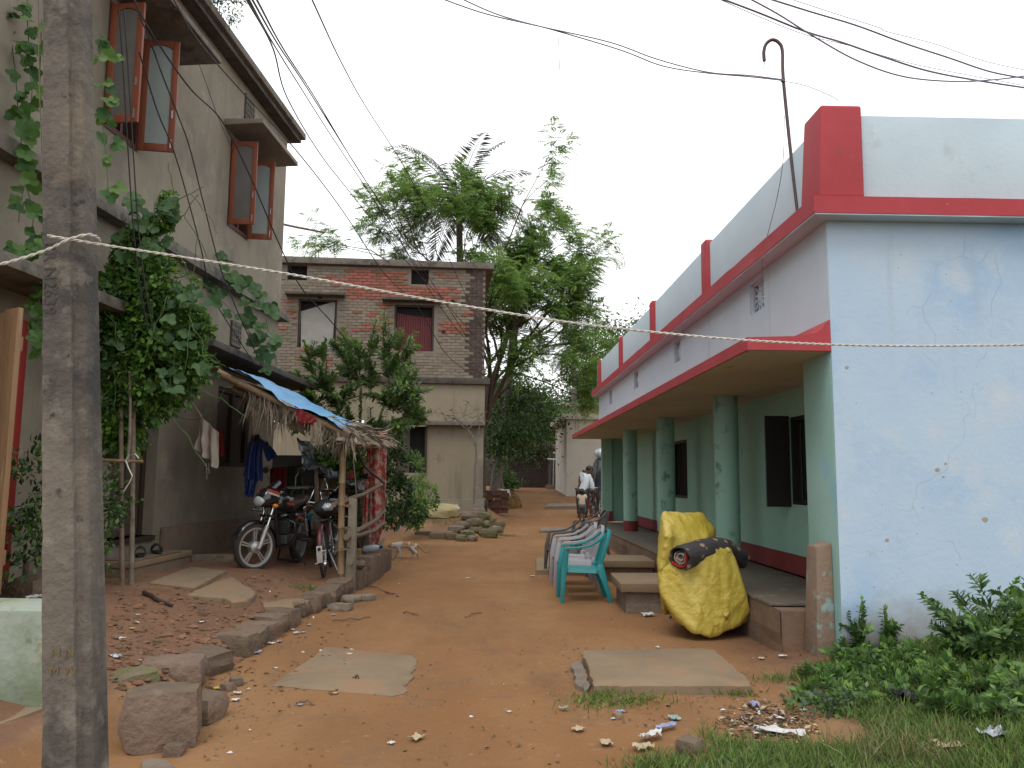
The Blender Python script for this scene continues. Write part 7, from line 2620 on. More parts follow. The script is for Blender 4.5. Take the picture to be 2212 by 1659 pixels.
def pinnate(rg, base, dirs, length, pairs, leaf_l, leaf_w, droop=.35):
    """feathery compound leaves: leaflets in two rows along drooping midribs"""
    n = len(base)
    dirs = dirs / np.linalg.norm(dirs, axis=1, keepdims=True)
    up = np.tile([0, 0, 1.0], (n, 1))
    side = np.cross(dirs, up)
    side /= np.maximum(np.linalg.norm(side, axis=1, keepdims=True), 1e-6)
    Ps, Ds, Ns = [], [], []
    nr = np.cross(side, dirs)
    for k in range(pairs):
        t = (k + .5) / pairs
        c = base + dirs * length[:, None] * t - up * (droop * length[:, None] * t * t)
        ax = dirs - up * (2 * droop * t)
        for s in (-1, 1):
            Ps.append(c)
            Ds.append(side * s + ax * .45 - up * .12 + rg.normal(0, .08, (n, 3)))
            Ns.append(nr + rg.normal(0, .15, (n, 3)))
    sc = np.concatenate([np.full(n, (1 - .55 * abs(2 * (k + .5) / pairs - .9))) for k in range(pairs) for s in (0, 1)])
    return np.concatenate(Ps), np.concatenate(Ds), np.concatenate(Ns), leaf_l * sc, np.full(len(sc), leaf_w)

def feathery_tree(label, base, top, r0, seed, levels=4, per=9, spread=.75, lo=.35, hi=.6, extra=None):
    rng = random.Random(seed)
    rg = np.random.default_rng(seed)
    root = thing('feathery_tree', label, 'tree', base)
    m = MB()
    tips = []
    limbs(m, base, top, r0, levels, rng, spread, tips, .66)
    if extra:
        for b_, t_, lv in extra:
            limbs(m, b_, t_, .035, lv, rng, spread * .8, tips, .62, kids=(2, 3))
    m.build('trunk', 'bark', root, smooth=True)
    P = np.repeat(np_([t[0] for t in tips]), per, 0)
    D = np.repeat(np_([t[1] for t in tips]), per, 0)
    n = len(P)
    P = P + rg.normal(0, .16, (n, 3))
    D = D * .5 + rg.normal(0, .8, (n, 3))
    D[:, 2] *= .5
    ln = rg.uniform(lo, hi, n)
    half = rg.random(n) < .6
    stacks = []
    for sel, mi in ((half, 0), (~half, 1)):
        a, d, nn, l, w = pinnate(rg, P[sel], D[sel], ln[sel], 9, .15, .040)
        stacks.append((a, d, nn, l, w, mi))
    o = leaf_object('crown', stacks, ['leaf_feather', 'leaf_feather_y'], root)
    return root

def leafy_tree(label, base, top, r0, seed, levels, per, leaf, mats, spread=.8, jitter=.25, name='leafy_tree', bark='bark', kids=(3, 4), lenk=.62, droop=0.0, cat='tree', hang=.3):
    rng = random.Random(seed)
    rg = np.random.default_rng(seed)
    root = thing(name, label, cat, base)
    m = MB()
    tips = []
    limbs(m, base, top, r0, levels, rng, spread, tips, lenk, kids=kids, droop=droop)
    m.build('trunk', bark, root, smooth=True)
    P = np.repeat(np_([t[0] for t in tips]), per, 0)
    D = np.repeat(np_([t[1] for t in tips]), per, 0)
    n = len(P)
    P = P + rg.normal(0, jitter, (n, 3))
    D = D * .4 + rg.normal(0, .8, (n, 3))
    D[:, 2] -= hang
    l = rg.uniform(.7, 1.25, n) * leaf[0]
    w = l * leaf[1]
    mi = rg.integers(0, len(mats), n)
    leaf_object('crown', [(P[mi == k], D[mi == k], rnd_dirs(rg, int((mi == k).sum()), 1.2), l[mi == k], w[mi == k], k) for k in range(len(mats))], mats, root)
    return root

def palm(label, base, top, seed, nf=20, fl=3.2, az0=0.0):
    rng = random.Random(seed)
    rg = np.random.default_rng(seed)
    base, top = Vector(base), Vector(top)
    root = thing('coconut_palm', label, 'palm', base)
    m = MB()
    pts = [base.lerp(top, t) + Vector((.25 * math.sin(t * 2.2), 0, 0)) for t in np.linspace(0, 1, 16)]
    m.tube(pts, [.20 - .08 * t for t in np.linspace(0, 1, 16)], 10, cap=False)
    m.build('trunk', 'palm_bark', root, smooth=True)
    c = pts[-1]
    for i in range(nf):
        az = az0 + i * 2.399
        el = lerp(1.35, -.35, (i / nf) ** .9)
        L = fl * rng.uniform(.85, 1.1)
        d0 = Vector((math.cos(az) * math.cos(el), math.sin(az) * math.cos(el), math.sin(el)))
        k = 24
        P_, p, d = [], c.copy(), d0.copy()
        for j in range(k + 1):
            P_.append(p.copy())
            d = (d + Vector((0, 0, -.045 - .02 * j / k)) + Vector((math.cos(az), math.sin(az), 0)) * .008).normalized()
            p = p + d * (L / k)
        mm = MB()
        mm.tube(P_, [.03 * (1 - .85 * t / k) for t in range(k + 1)], 5, cap=False)
        fr = mm.build('frond', 'leaf_palm', root)
        bp, bd, bn, bl = [], [], [], []
        for j in range(2, k):
            t = j / k
            for sub in (0, .5):
                q = P_[j].lerp(P_[j + 1], sub)
                ax = (P_[j + 1] - P_[j]).normalized()
                sd = ax.cross(Vector((0, 0, 1)))
                sd = sd.normalized() if sd.length > .05 else Vector((1, 0, 0))
                u_ = sd.cross(ax)
                for s in (-1, 1):
                    bp.append(q)
                    bd.append(sd * s * .85 + ax * .65 + u_ * .15 + Vector((0, 0, -.32 * rng.uniform(.6, 1.5))))
                    bn.append(u_)
                    bl.append(.85 * math.sin(math.pi * min(1, .16 + .84 * t)) ** .7 * rng.uniform(.85, 1.1) * fl / 3.2)
        bl = np.array(bl)
        leaf_object('leaflets', [(np_(bp), np_(bd), np_(bn), bl, .062 * fl / 4, 0)], ['leaf_palm'], fr)['kind'] = 'stuff'
    return root

def trees():
    # big feathery tree behind the brick house
    b = at_y(1075, 1090, 30)
    base = Vector((b.x - .6, 30, ground_z(b.x, 30)))
    feathery_tree('tall feathery light green tree behind the brick house', base, at_y(1058, 835, 30), .20, 21, 4, 11, .8,
                  extra=[(at_y(1000, 640, 30), at_y(880, 520, 29), 2), (at_y(1060, 640, 30), at_y(1170, 560, 30.5), 3), (at_y(1080, 700, 30), at_y(1200, 590, 30), 2), (at_y(1060, 600, 30), at_y(1130, 440, 30), 2), (at_y(1070, 760, 30), at_y(1180, 720, 29.5), 3), (at_y(1080, 800, 30), at_y(1190, 830, 29), 3), (at_y(960, 640, 30), at_y(800, 540, 29.5), 2), (at_y(1080, 760, 30), at_y(1130, 650, 29.5), 3), (at_y(1075, 860, 30), at_y(1130, 800, 29), 2), (at_y(1050, 720, 30), at_y(1000, 560, 29), 3), (at_y(1050, 700, 30), at_y(1080, 560, 29.5), 3), (at_y(1060, 740, 30), at_y(920, 590, 29.5), 3), (at_y(1060, 700, 30), at_y(1160, 620, 29), 3), (at_y(1050, 720, 30), at_y(955, 585, 29), 3), (at_y(1055, 690, 30), at_y(1025, 555, 29), 3), (at_y(1040, 660, 29.5), at_y(905, 545, 29), 3)])
    palm('tall coconut palm rising behind the feathery tree', (-2.2, 31.5, ground_z(-2.2, 31.5)), at_y(980, 440, 31.5), 5, 24, 3.7, .4)
    palm('second coconut palm between the brick house and the hut', (-.7, 32, ground_z(-.7, 32)), at_y(1100, 660, 32), 9, 15, 2.6, 1.1)
    palm('small coconut palm beyond the hut', (3.6, 50, ground_z(3.6, 50)), at_y(1232, 745, 50), 13, 16, 3.4, 2.0)
    # darker broad leaved trees in the gap
    leafy_tree('dark leafy tree leaning over the lane beside the brick house', (-.35, 33, ground_z(-.3, 33)), at_y(1088, 985, 32.5), .10, 31, 4, 26, (.17, .42), ['leaf_dark', 'leaf_mid'], .95, .34, kids=(3, 4), lenk=.78, bark='bark_pale')
    leafy_tree('dense green tree behind the dark hut', (1.2, 45, ground_z(1.2, 45)), at_y(1150, 965, 45), .20, 33, 4, 34, (.24, .42), ['leaf_mid', 'leaf_dark'], .9, .55, lenk=.7)
    leafy_tree('tall dark tree behind the white house', (6.2, 52, ground_z(6, 52)), at_y(1295, 945, 52), .28, 35, 4, 34, (.26, .45), ['leaf_dark', 'leaf_dark', 'leaf_mid'], .85, .55, lenk=.72)
    leafy_tree('dark tree filling the gap above the boundary wall', (-2.6, 46, ground_z(-2.6, 46)), at_y(1045, 965, 46), .20, 37, 4, 34, (.26, .45), ['leaf_dark', 'leaf_mid'], .9, .5, lenk=.72)
    leafy_tree('dark tree rising behind the veranda house roof', (10, 60, ground_z(10, 60)), at_y(1370, 915, 60), .28, 39, 4, 30, (.3, .45), ['leaf_dark', 'leaf_mid'], .85, .6, lenk=.72)
    leafy_tree('low green sapling before the boundary wall', (-.5, 36, ground_z(-.5, 36)), at_y(1090, 1045, 36), .03, 41, 2, 22, (.2, .4), ['leaf_mid'], .9, .28, cat='sapling')
    # thin tree trunks at the end of the lane
    for u, lab in ((1080, 'slim pale tree trunk before the boundary wall'),):
        m = MB()
        p = at_y(u, 1052, 36)
        stick(m, [(p.x, 36, ground_z(p.x, 36) - .1), at_y(u + 6, 990, 36), at_y(u + 8, 930, 36)], .09, 3, .05, 9)
        r = thing('slim_tree', lab, 'tree', (p.x, 36, ground_z(p.x, 36)))
        m.build('trunk', 'bark_pale', r, smooth=True)
        rg = np.random.default_rng(77)
        c = np.array(tuple(at_y(u + 6, 915, 36)))
        n = 900
        leaf_object('crown', [(c + rg.normal(0, 1, (n, 3)) * [.9, .6, .5], rg.normal(0, 1, (n, 3)), rnd_dirs(rg, n, 1), rg.uniform(.12, .22, n), .07, 0)], ['leaf_dark'], r)
    # bare young tree before the brick house
    r = thing('bare_tree', 'leafless young tree with thin grey branches before the brick house', 'tree', at_y(1023, 1085, 20.5))
    m = MB()
    p = lambda u, v: at_y(u, v, 20.5)
    stick(m, [p(1023, 1090), p(1026, 1010), p(1030, 960), p(1012, 930)], .028, 1, .03)
    stick(m, [p(1030, 960), p(1034, 930), p(1037, 905)], .014, 2, .03)
    rng = random.Random(3)
    ends = []
    for a, c in (((1012, 930), (985, 905)), ((1012, 930), (1000, 890)), ((995, 912), (955, 893)), ((985, 905), (960, 905)), ((1000, 900), (1030, 885)), ((1012, 930), (1040, 895)), ((990, 908), (975, 885)), ((1028, 965), (1015, 945)), ((985, 905), (940, 890)), ((1003, 898), (1012, 870)), ((1012, 900), (1045, 905))):
        stick(m, [p(*a), p((a[0] + c[0]) / 2 + rng.uniform(-4, 4), (a[1] + c[1]) / 2 + rng.uniform(-4, 4)), p(*c)], .011, rng.random() * 9, .05, 5)
        for k in range(5):
            e = (c[0] + rng.uniform(-18, 18), c[1] + rng.uniform(-14, 10))
            stick(m, [p(*c), p(*e)], .006, rng.random() * 9, .05, 4)
    m.build('branches', 'bark_pale', r, smooth=True)['kind'] = 'stuff'
trees()

def spike_shrub(label, name, base, shoots, mats, seed, ll=.13, rows=14, y=15.5, trunk='bark', fan=1.0, sr=.014, sp=.034):
    """shrub whose long shoots carry leaves in two rows (herringbone)"""
    rg = np.random.default_rng(seed)
    rng = random.Random(seed)
    r = thing(name, label, 'shrub', base)
    m = MB()
    st = [([], [], [], []) for _ in mats]
    for (p0, p1, bright) in shoots:
        p0, p1 = Vector(p0), Vector(p1)
        L = (p1 - p0).length
        stick(m, [p0, p0.lerp(p1, .5) + Vector((rng.uniform(-.05, .05), rng.uniform(-.05, .05), .04)) * L, p1], sr, rng.random() * 9, .04 * min(1, sr / .008), 5)
        ax = (p1 - p0).normalized()
        n = max(5, int(L / sp))
        roll = rng.uniform(0, math.pi)
        s0 = ax.orthogonal().normalized()
        s1 = ax.cross(s0)
        for k in range(n):
            t = .12 + .88 * k / n
            q = p0.lerp(p1, t)
            for s in (-1, 1):
                a_ = roll + (0 if s > 0 else math.pi) + rng.gauss(0, .35)
                sd = s0 * math.cos(a_) + s1 * math.sin(a_)
                d = sd * fan + ax * .75 + Vector((rng.gauss(0, .12), rng.gauss(0, .12), rng.gauss(-.05, .14)))
                w = st[1 if (bright and t > .72 and len(mats) > 1) else 0]
                w[0].append(q)
                w[1].append(d)
                w[2].append(ax * .9 + Vector((0, 0, .5)) - sd * .1)
                w[3].append(ll * (1.1 - .5 * t) * rng.uniform(.8, 1.15))
    m.build('branches', trunk, r, smooth=True)['kind'] = 'stuff'
    leaf_object('foliage', [(np_(a), np_(b), np_(c), np.array(l), np.array(l) * .47, i) for i, (a, b, c, l) in enumerate(st) if a], mats, r)
    return r

def custard_apple():
    y = 15.2
    rng = random.Random(17)
    hub = [(760, 960), (735, 900), (800, 880), (840, 850), (700, 880), (780, 840), (680, 900), (850, 900)]
    tips = [(655, 735), (740, 705), (725, 740), (770, 730), (830, 672), (815, 690), (868, 725), (898, 715), (840, 760), (880, 790), (905, 845), (895, 870), (700, 740), (690, 780), (640, 800), (672, 850), (740, 770), (900, 800), (860, 800), (800, 780), (760, 790), (650, 870), (710, 830), (830, 850), (880, 830), (920, 905), (905, 910), (760, 900), (720, 870), (690, 940), (820, 920), (860, 930), (640, 930), (790, 930), (745, 840), (850, 870)]
    shoots = []
    for (u, v) in tips:
        h = min(hub, key=lambda q: (q[0] - u) ** 2 + (q[1] - v - 80) ** 2)
        dy = rng.uniform(-.8, .8)
        a = at_y(lerp(h[0], u, .25), lerp(h[1], v, .25), y + dy * .5)
        b = at_y(u, v, y + dy)
        shoots.append((a, b, True))
        for k in range(6):
            t = rng.uniform(.0, .7)
            q = a.lerp(b, t)
            d = (b - a).normalized() + Vector((rng.gauss(0, .7), rng.gauss(0, .7), rng.gauss(.1, .4)))
            shoots.append((q, q + d.normalized() * rng.uniform(.25, .5), rng.random() < .4))
    base = at_y(770, 1110, y)
    for h in hub:
        shoots.append((Vector((base.x + rng.uniform(-.2, .2), y, .2)), at_y(h[0], h[1], y + rng.uniform(-.3, .3)), False))
    spike_shrub('tall custard apple shrub with herringbone leaves behind the bamboo shelter', 'fruit_shrub', Vector((base.x, y, ground_z(base.x, y))), shoots, ['leaf_apple', 'leaf_bright'], 17, .165)
custard_apple()

def clump(name, label, spots, n, leaf, mats, seed, cat='bush', stems=None, hang=.3, wr=.5, core=None):
    """leafy mass: leaves spread through several ellipsoids"""
    rg = np.random.default_rng(seed)
    c0 = Vector(spots[0][0])
    r = thing(name, label, cat, (c0.x, c0.y, ground_z(c0.x, c0.y)))
    P, D = [], []
    tot = sum(s[1][0] * s[1][2] for s in spots)
    for c, rr in spots:
        k = int(n * rr[0] * rr[2] / tot)
        d = rnd_dirs(rg, k)
        q = d * np.array(rr) * (rg.random((k, 1)) ** .38)
        q += .12 * np.array([[noise.noise(Vector(x) * 3.0)] for x in (q + np.array(c))]) * d
        P.append(q + np.array(tuple(c)))
        D.append(d + rg.normal(0, .6, (k, 3)))
    P, D = np.concatenate(P), np.concatenate(D)
    ok = np.array([noise.noise(Vector(x) * 3.4) + .45 * noise.noise(Vector(x) * 8.0) for x in P]) > -.13
    P, D = P[ok], D[ok]
    D[:, 2] -= hang
    k = len(P)
    l = leaf * rg.uniform(.6, 1.35, k)
    mi = rg.integers(0, len(mats), k)
    leaf_object('foliage', [(P[mi == i], D[mi == i], rnd_dirs(rg, int((mi == i).sum()), .8) + np.array([0, -.5, 0]), l[mi == i], l[mi == i] * wr, i) for i in range(len(mats))], mats, r)
    if stems:
        m = MB()
        for i, s in enumerate(stems):
            stick(m, s, .012, i, .05, 5)
        m.build('stems', 'bark', r, smooth=True)
    return r

def big_leaves(m, pts, size, seed, face=Vector((0.4, -1, 0.5))):
    """lobed gourd-like leaves, several facets each"""
    rng = random.Random(seed)
    for p in pts:
        p = Vector(p)
        nrm = (face + Vector((rng.gauss(0, .45), rng.gauss(0, .45), rng.gauss(0, .45)))).normalized()
        a = nrm.orthogonal().normalized()
        a = (Matrix.Rotation(rng.uniform(0, 6.28), 3, nrm) @ a)
        b = nrm.cross(a)
        s = size * rng.uniform(.65, 1.25)
        k = 15
        vs = [p - nrm * s * .08]
        for j in range(k):
            w = 2 * math.pi * (j + .5) / k
            lob = 1 + .16 * math.cos(5 * w)
            notch = .45 if j in (0, k - 1) else 1.0
            q = p + (a * math.cos(w) + b * math.sin(w)) * s * .5 * lob * notch + nrm * s * (.10 * math.cos(2 * w + 1) + rng.uniform(-.03, .03))
            vs.append(q)
        m.add(vs, [(0, 1 + j, 1 + (j + 1) % k) for j in range(k)])

def creepers():
    # dense creeper mass on the bamboo stakes before the plaster house
    y = 8.7
    e = lambda u, v, yy=y: tuple(at_y(u, v, yy))
    spots = [(e(330, 640), (.42, .40, .52)), (e(300, 760), (.50, .42, .50)), (e(350, 740), (.48, .40, .42)), (e(270, 870), (.38, .38, .42)), (e(330, 830), (.45, .40, .36)), (e(300, 560), (.30, .30, .36)), (e(250, 680), (.32, .4, .6)), (e(375, 690), (.28, .3, .32)), (e(400, 790), (.24, .3, .26)), (e(255, 940), (.25, .3, .25)), (e(310, 500), (.16, .2, .22)), (e(425, 705), (.20, .2, .18)), (e(440, 790), (.15, .2, .16)), (e(352, 470), (.12, .15, .22)), (e(366, 425), (.07, .1, .12))]
    root = clump('creeper', 'dense green creeper heaped over bamboo stakes before the plaster house', spots, 30000, .070, ['leaf_creeper', 'leaf_creeper', 'leaf_bright'], 51, 'creeper', wr=.62)
    rng = random.Random(8)
    pts = []
    for u, v, n, su, sv in ((300, 480, 10, 40, 40), (360, 450, 10, 15, 30), (250, 620, 9, 25, 60), (400, 640, 14, 40, 40), (380, 720, 14, 45, 40), (400, 780, 14, 35, 35), (300, 870, 12, 50, 50), (250, 760, 8, 25, 60), (360, 820, 12, 40, 25), (280, 440, 6, 30, 20), (330, 530, 10, 40, 30)):
        for i in range(n):
            pts.append(at_y(u + rng.gauss(0, su * .6), v + rng.gauss(0, sv * .6), y - .36 + rng.uniform(-.08, .4)))
    m = MB()
    big_leaves(m, pts, .16, 3)
    m.build('broad_leaves', 'leaf_gourd', root)['kind'] = 'stuff'
    m = MB()
    for i in range(40):
        a = at_y(rng.uniform(230, 430), rng.uniform(420, 900), y - .35)
        d = Vector((rng.gauss(.15, .3), rng.gauss(0, .2), rng.gauss(.1, .35)))
        stick(m, [a, a + d * .6, a + d * 1.1 + Vector((0, 0, -.1))], .005, i, .05, 4)
    m.build('tendrils', 'leaf_mid', root)['kind'] = 'stuff'
    # grey green gourd vine climbing the wires at the house corner
    r = thing('gourd_vine', 'loose gourd vine with round grey green leaves climbing the wires', 'vine', at_y(560, 800, 12.0))
    m = MB()
    pts = []
    paths = [[(575, 800), (560, 740), (540, 660), (500, 600), (480, 545)], [(560, 750), (520, 690), (470, 640), (430, 610)], [(590, 690), (560, 640), (520, 620)], [(600, 790), (575, 690)]]
    for pa in paths:
        stick(m, [at_y(u, v, 11.6) for u, v in pa], .006, len(pts), .03, 4)
        for (a, b) in zip(pa, pa[1:]):
            for k in range(5):
                t = rng.random()
                pts.append(at_y(lerp(a[0], b[0], t) + rng.gauss(0, 9), lerp(a[1], b[1], t) + rng.gauss(0, 9), 11.6 + rng.uniform(-.2, .2)))
    m.build('stem', 'leaf_mid', r)['kind'] = 'stuff'
    m = MB()
    big_leaves(m, pts, .20, 5)
    m.build('foliage', 'leaf_gourd', r)['kind'] = 'stuff'
    # vine on the wall at the far left, behind the pole
    r = thing('wall_vine', 'straggling green vine on the plaster wall behind the pole', 'vine', at_y(40, 600, 7.2))
    m = MB()
    pts = []
    for pa in ([(20, -40), (30, 120), (45, 300), (60, 420), (80, 560)], [(60, -30), (60, 100), (70, 220), (60, 330), (40, 480)], [(90, 40), (85, 200), (90, 300)], [(215, 60), (225, 150), (222, 260), (235, 420)], [(100, 520), (60, 540), (10, 560)], [(95, 600), (85, 680), (75, 760)]):
        stick(m, [at_y(u, v, 7.15) for u, v in pa], .005, len(pts), .03, 4)
        for (a, b) in zip(pa, pa[1:]):
            for k in range(7):
                t = rng.random()
                pts.append(at_y(lerp(a[0], b[0], t) + rng.gauss(0, 14), lerp(a[1], b[1], t) + rng.gauss(0, 14), 7.1 + rng.uniform(-.12, .12)))
    m.build('stem', 'leaf_mid', r)['kind'] = 'stuff'
    m = MB()
    big_leaves(m, pts, .13, 7, Vector((.7, -1, .3)))
    m.build('foliage', 'leaf_creeper', r)['kind'] = 'stuff'
    # dark shrub by the red framed door, low plants round the stakes
    clump('doorside_shrub', 'dark leafy shrub between the pole and the red framed door', [(e(75, 1080, 7.3), (.22, .3, .5)), (e(85, 1160, 7.2), (.28, .3, .3)), (e(60, 1200, 7.1), (.2, .25, .2))], 1500, .07, ['leaf_dark', 'leaf_mid'], 53, 'shrub')
    clump('low_plant', 'small dark plant at the foot of the bamboo stakes', [(e(238, 1090, 8.2), (.14, .2, .4)), (e(240, 1190, 8.0), (.10, .2, .28)), (e(278, 1095, 8.4), (.10, .15, .15))], 700, .06, ['leaf_dark', 'leaf_mid'], 54, 'plant')
    # roof plant
    clump('roof_plant', 'feathery weed growing on the roof edge of the plaster house', [(e(490, -10, 10.9), (.28, .3, .22)), (e(505, 25, 11.0), (.16, .2, .18)), (e(450, -40, 10.6), (.4, .4, .3))], 1800, .07, ['leaf_mid', 'leaf_dark'], 55, 'plant', wr=.25)
    # bed before the brick house
    e2 = lambda u, v, yy: tuple(at_y(u, v, yy))
    clump('bed_bush', 'dark leafy climber bush beside the red printed curtain', [(e2(852, 1000, 16.6), (.22, .3, .7)), (e2(858, 1060, 16.6), (.34, .3, .45)), (e2(850, 950, 16.5), (.18, .25, .35)), (e2(880, 1110, 17), (.40, .35, .25)), (e2(840, 1110, 16.4), (.25, .3, .3))], 3600, .10, ['leaf_dark', 'leaf_mid', 'leaf_dark'], 56, 'bush', stems=[[at_y(862, 1140, 16.6), at_y(868, 1080, 16.6), at_y(850, 1010, 16.5)], [at_y(885, 1130, 16.7), at_y(878, 1070, 16.7), at_y(860, 1020, 16.7)]])
    clump('bed_bush', 'bright green leafy herb in the planted bed', [(e2(905, 1090, 18.5), (.32, .3, .38)), (e2(892, 1120, 18.3), (.28, .3, .25)), (e2(925, 1075, 18.8), (.22, .2, .3))], 2200, .085, ['leaf_weed', 'leaf_bright'], 57, 'bush', hang=.1)
    clump('bed_bush', 'light feathery green weed under the brick house window', [(e2(900, 1010, 20.3), (.20, .2, .42)), (e2(905, 1050, 20.0), (.25, .2, .35))], 1500, .08, ['leaf_feather'], 58, 'bush', wr=.22, hang=-.2)
    clump('shelter_creeper', 'broad leaved creeper on the black sheet shelter', [(e2(735, 975, 15.4), (.45, .3, .28)), (e2(770, 985, 15.3), (.35, .3, .25)), (e2(705, 1000, 15.2), (.2, .2, .12))], 900, .15, ['leaf_mid', 'leaf_bright'], 59, 'creeper', wr=.7)
creepers()

def stakes():
    r = thing('bamboo_stakes', 'two upright bamboo stakes with a cross bar holding the creeper', 'stake', at_z(275, 1262, .35))
    g1, g2 = ground_pt(266, 1264), ground_pt(285, 1262)
    for g, (u, v), rr, mt in ((g1, (262, 760), .024, 'branch_wood'), (g2, (290, 760), .027, 'bamboo_grey')):
        m = MB()
        bamboo(m, g - Vector((0, 0, .1)), at_y(u, v, g.y + .1), rr, seed=int(u))
        m.build('stake', mt, r, smooth=True)
    m = MB()
    bamboo(m, at_y(205, 993, g1.y - .05), at_y(309, 997, g1.y - .05), .018, seed=4)
    m.build('cross_bar', 'bamboo', r, smooth=True)
    m = MB()
    bamboo(m, at_y(276, 1000, g1.y - .08), at_y(280, 800, g1.y - .05), .016, seed=6)
    m.build('stake', 'bamboo_grey', r, smooth=True)
    m = MB()
    P_ = [at_y(u, v, g1.y - .12) for u, v in ((300, 990), (292, 980), (278, 984), (272, 995), (278, 1012), (286, 1028), (280, 1042), (266, 1063))]
    m.sweep(P_, .018, .002, side=(.3, 1, 0))
    m.build('ribbon', 'flower_white', r, smooth=True)
stakes()

def verge_green():
    """grass and weeds along the blue wall, as seen bottom right"""
    rg = np.random.default_rng(71)
    n = 190000
    X = rg.uniform(.35, 4.8, n)
    Y = rg.uniform(2.9, 6.62, n)
    M_ = np.array([grass_mask(x, y) for x, y in zip(X, Y)])
    dens = np.array([.55 + .6 * noise.noise(Vector((x * 2.3, y * 2.3, 4))) for x, y in zip(X, Y)])
    keep = (rg.random(n) < M_ * np.clip(dens, .15, 1)) & (X < Y * .72 + .3)
    X, Y = X[keep], Y[keep]
    Z = np.array([ground_z(x, y) for x, y in zip(X, Y)])
    k = len(X)
    P = np.stack([X, Y, Z - .005], 1)
    D = np.stack([rg.normal(0, .55, k), rg.normal(0, .55, k), rg.uniform(.5, 1.1, k)], 1)
    l = rg.uniform(.04, .115, k)
    dry = rg.random(k) < .12
    o = leaf_object('grass', [(P[~dry], D[~dry], rnd_dirs(rg, int((~dry).sum())), l[~dry], .007, 0), (P[dry], D[dry], rnd_dirs(rg, int(dry.sum())), l[dry] * 1.2, .005, 1)], ['grass', 'grass_dry'])
    tag(o, 'short green grass covering the ground beside the blue wall', 'grass', kind='stuff')
    # small tufts in the lane
    st = []
    for u, v, s in ((1320, 1510, .16), (1585, 1500, .10), (1345, 1520, .18), (830, 1112, .3), (965, 1128, .4), (1085, 1158, .2), (645, 1182, .35), (680, 1182, .3), (680, 1280, .12), (1300, 1480, .05), (780, 1040, .05), (1690, 1470, .12)):
        c = ground_pt(u, v)
        q = int(260 * s / .2)
        xy = rg.normal(0, s, (q, 2)) * [1, .55]
        pp = np.stack([c.x + xy[:, 0], c.y + xy[:, 1], np.zeros(q)], 1)
        pp[:, 2] = [ground_z(a, b) for a, b in pp[:, :2]]
        st.append((pp, np.stack([rg.normal(0, .6, q), rg.normal(0, .6, q), rg.uniform(.4, 1, q)], 1), rnd_dirs(rg, q), rg.uniform(.03, .09, q), .008, 0))
    o = leaf_object('grass', st, ['grass'])
    tag(o, 'thin scattered grass tufts in the lane and under the shelter', 'grass', kind='stuff')
    # tall dry tufts
    st = []
    c = ground_pt(1960, 1640)
    q = 260
    pp = np.tile([c.x, c.y, c.z], (q, 1)) + rg.normal(0, 1, (q, 3)) * [.22, .12, 0]
    dd = np.stack([rg.normal(0, .5, q), rg.normal(0, .5, q), rg.uniform(.6, 1, q)], 1)
    o = leaf_object('grass_tuft', [(pp, dd, rnd_dirs(rg, q), rg.uniform(.10, .24, q), .008, 0)], ['grass_dry'])
    tag(o, 'tall yellowish tuft of grass in the weedy verge', 'grass tuft', kind='stuff')
    # broad leaved weeds against the wall
    def g(u, v, dz=0.0):
        p = ground_pt(u, v)
        return (p.x, p.y, p.z + dz)
    rs = random.Random(14)
    bush = []
    c = ground_pt(2120, 1420)
    for i in range(34):
        a = rs.uniform(0, 6.28)
        b0 = Vector((c.x + rs.uniform(-.25, .45), c.y + rs.uniform(-.2, .25), c.z))
        tip = at_y(rs.uniform(2000, 2260), rs.uniform(1235, 1400), c.y + rs.uniform(-.35, .25))
        bush.append((b0, tip, i % 3 == 0))
        for k in range(2):
            q = b0.lerp(tip, rs.uniform(.4, .8))
            bush.append((q, q + Vector((rs.gauss(0, .12), rs.gauss(0, .12), rs.uniform(.02, .12))), False))
    spike_shrub('tall bushy weed with pointed leaves against the blue wall', 'weed_bush', c, bush, ['leaf_weed', 'leaf_bright'], 15, .105, fan=.9, sr=.004, trunk='leaf_weed')
    # broad leaved seedlings by the wall corner
    for k, (u0, u1, v0, v1, cnt, hh, lab, lf) in enumerate(((1830, 1930, 1325, 1400, 9, .16, 'dark leafy weed clump at the foot of the blue wall', .075), (1800, 2010, 1390, 1460, 34, .12, 'bright leafy weed patch beside the wall corner', .07), (1740, 1860, 1440, 1500, 16, .10, 'leafy weed patch beside the peeled stub pier', .07), (1900, 2100, 1420, 1500, 18, .12, 'leafy weed patch before the tall bushy weed', .07), (2030, 2240, 1450, 1540, 20, .14, 'shady leafy weed patch under the tall bushy weed', .075))):
        sh = []
        for i in range(cnt):
            p = ground_pt(rs.uniform(u0, u1), rs.uniform(v0, v1) + 25)
            if p.y > 6.56:
                p.y = 6.56
            hgt = hh * rs.uniform(.6, 1.5) * (1.9 if k == 0 else 1)
            t = p + Vector((rs.gauss(0, .05), rs.gauss(-.02, .05), hgt))
            sh.append((p, t, rs.random() < .6))
            for q in range(2):
                b0 = p.lerp(t, rs.uniform(.2, .6))
                sh.append((b0, b0 + Vector((rs.gauss(0, .08), rs.gauss(0, .08), rs.uniform(.01, .08))), rs.random() < .5))
        spike_shrub(lab, 'weed_patch', ground_pt((u0 + u1) / 2, v1), sh, ['leaf_weed', 'leaf_bright'], 30 + k, lf * 1.25, fan=1.2, sr=.0025, sp=.022, trunk='leaf_weed')
    clump('weed_patch', 'grey green small leaved weed patch in the verge', [(g(1800, 1535, .03), (.28, .16, .07)), (g(1870, 1525, .03), (.26, .14, .08)), (g(1760, 1520, .02), (.16, .12, .05))], 1500, .036, ['leaf_grey', 'leaf_weed'], 63, 'weeds', hang=0, wr=.7)
verge_green()

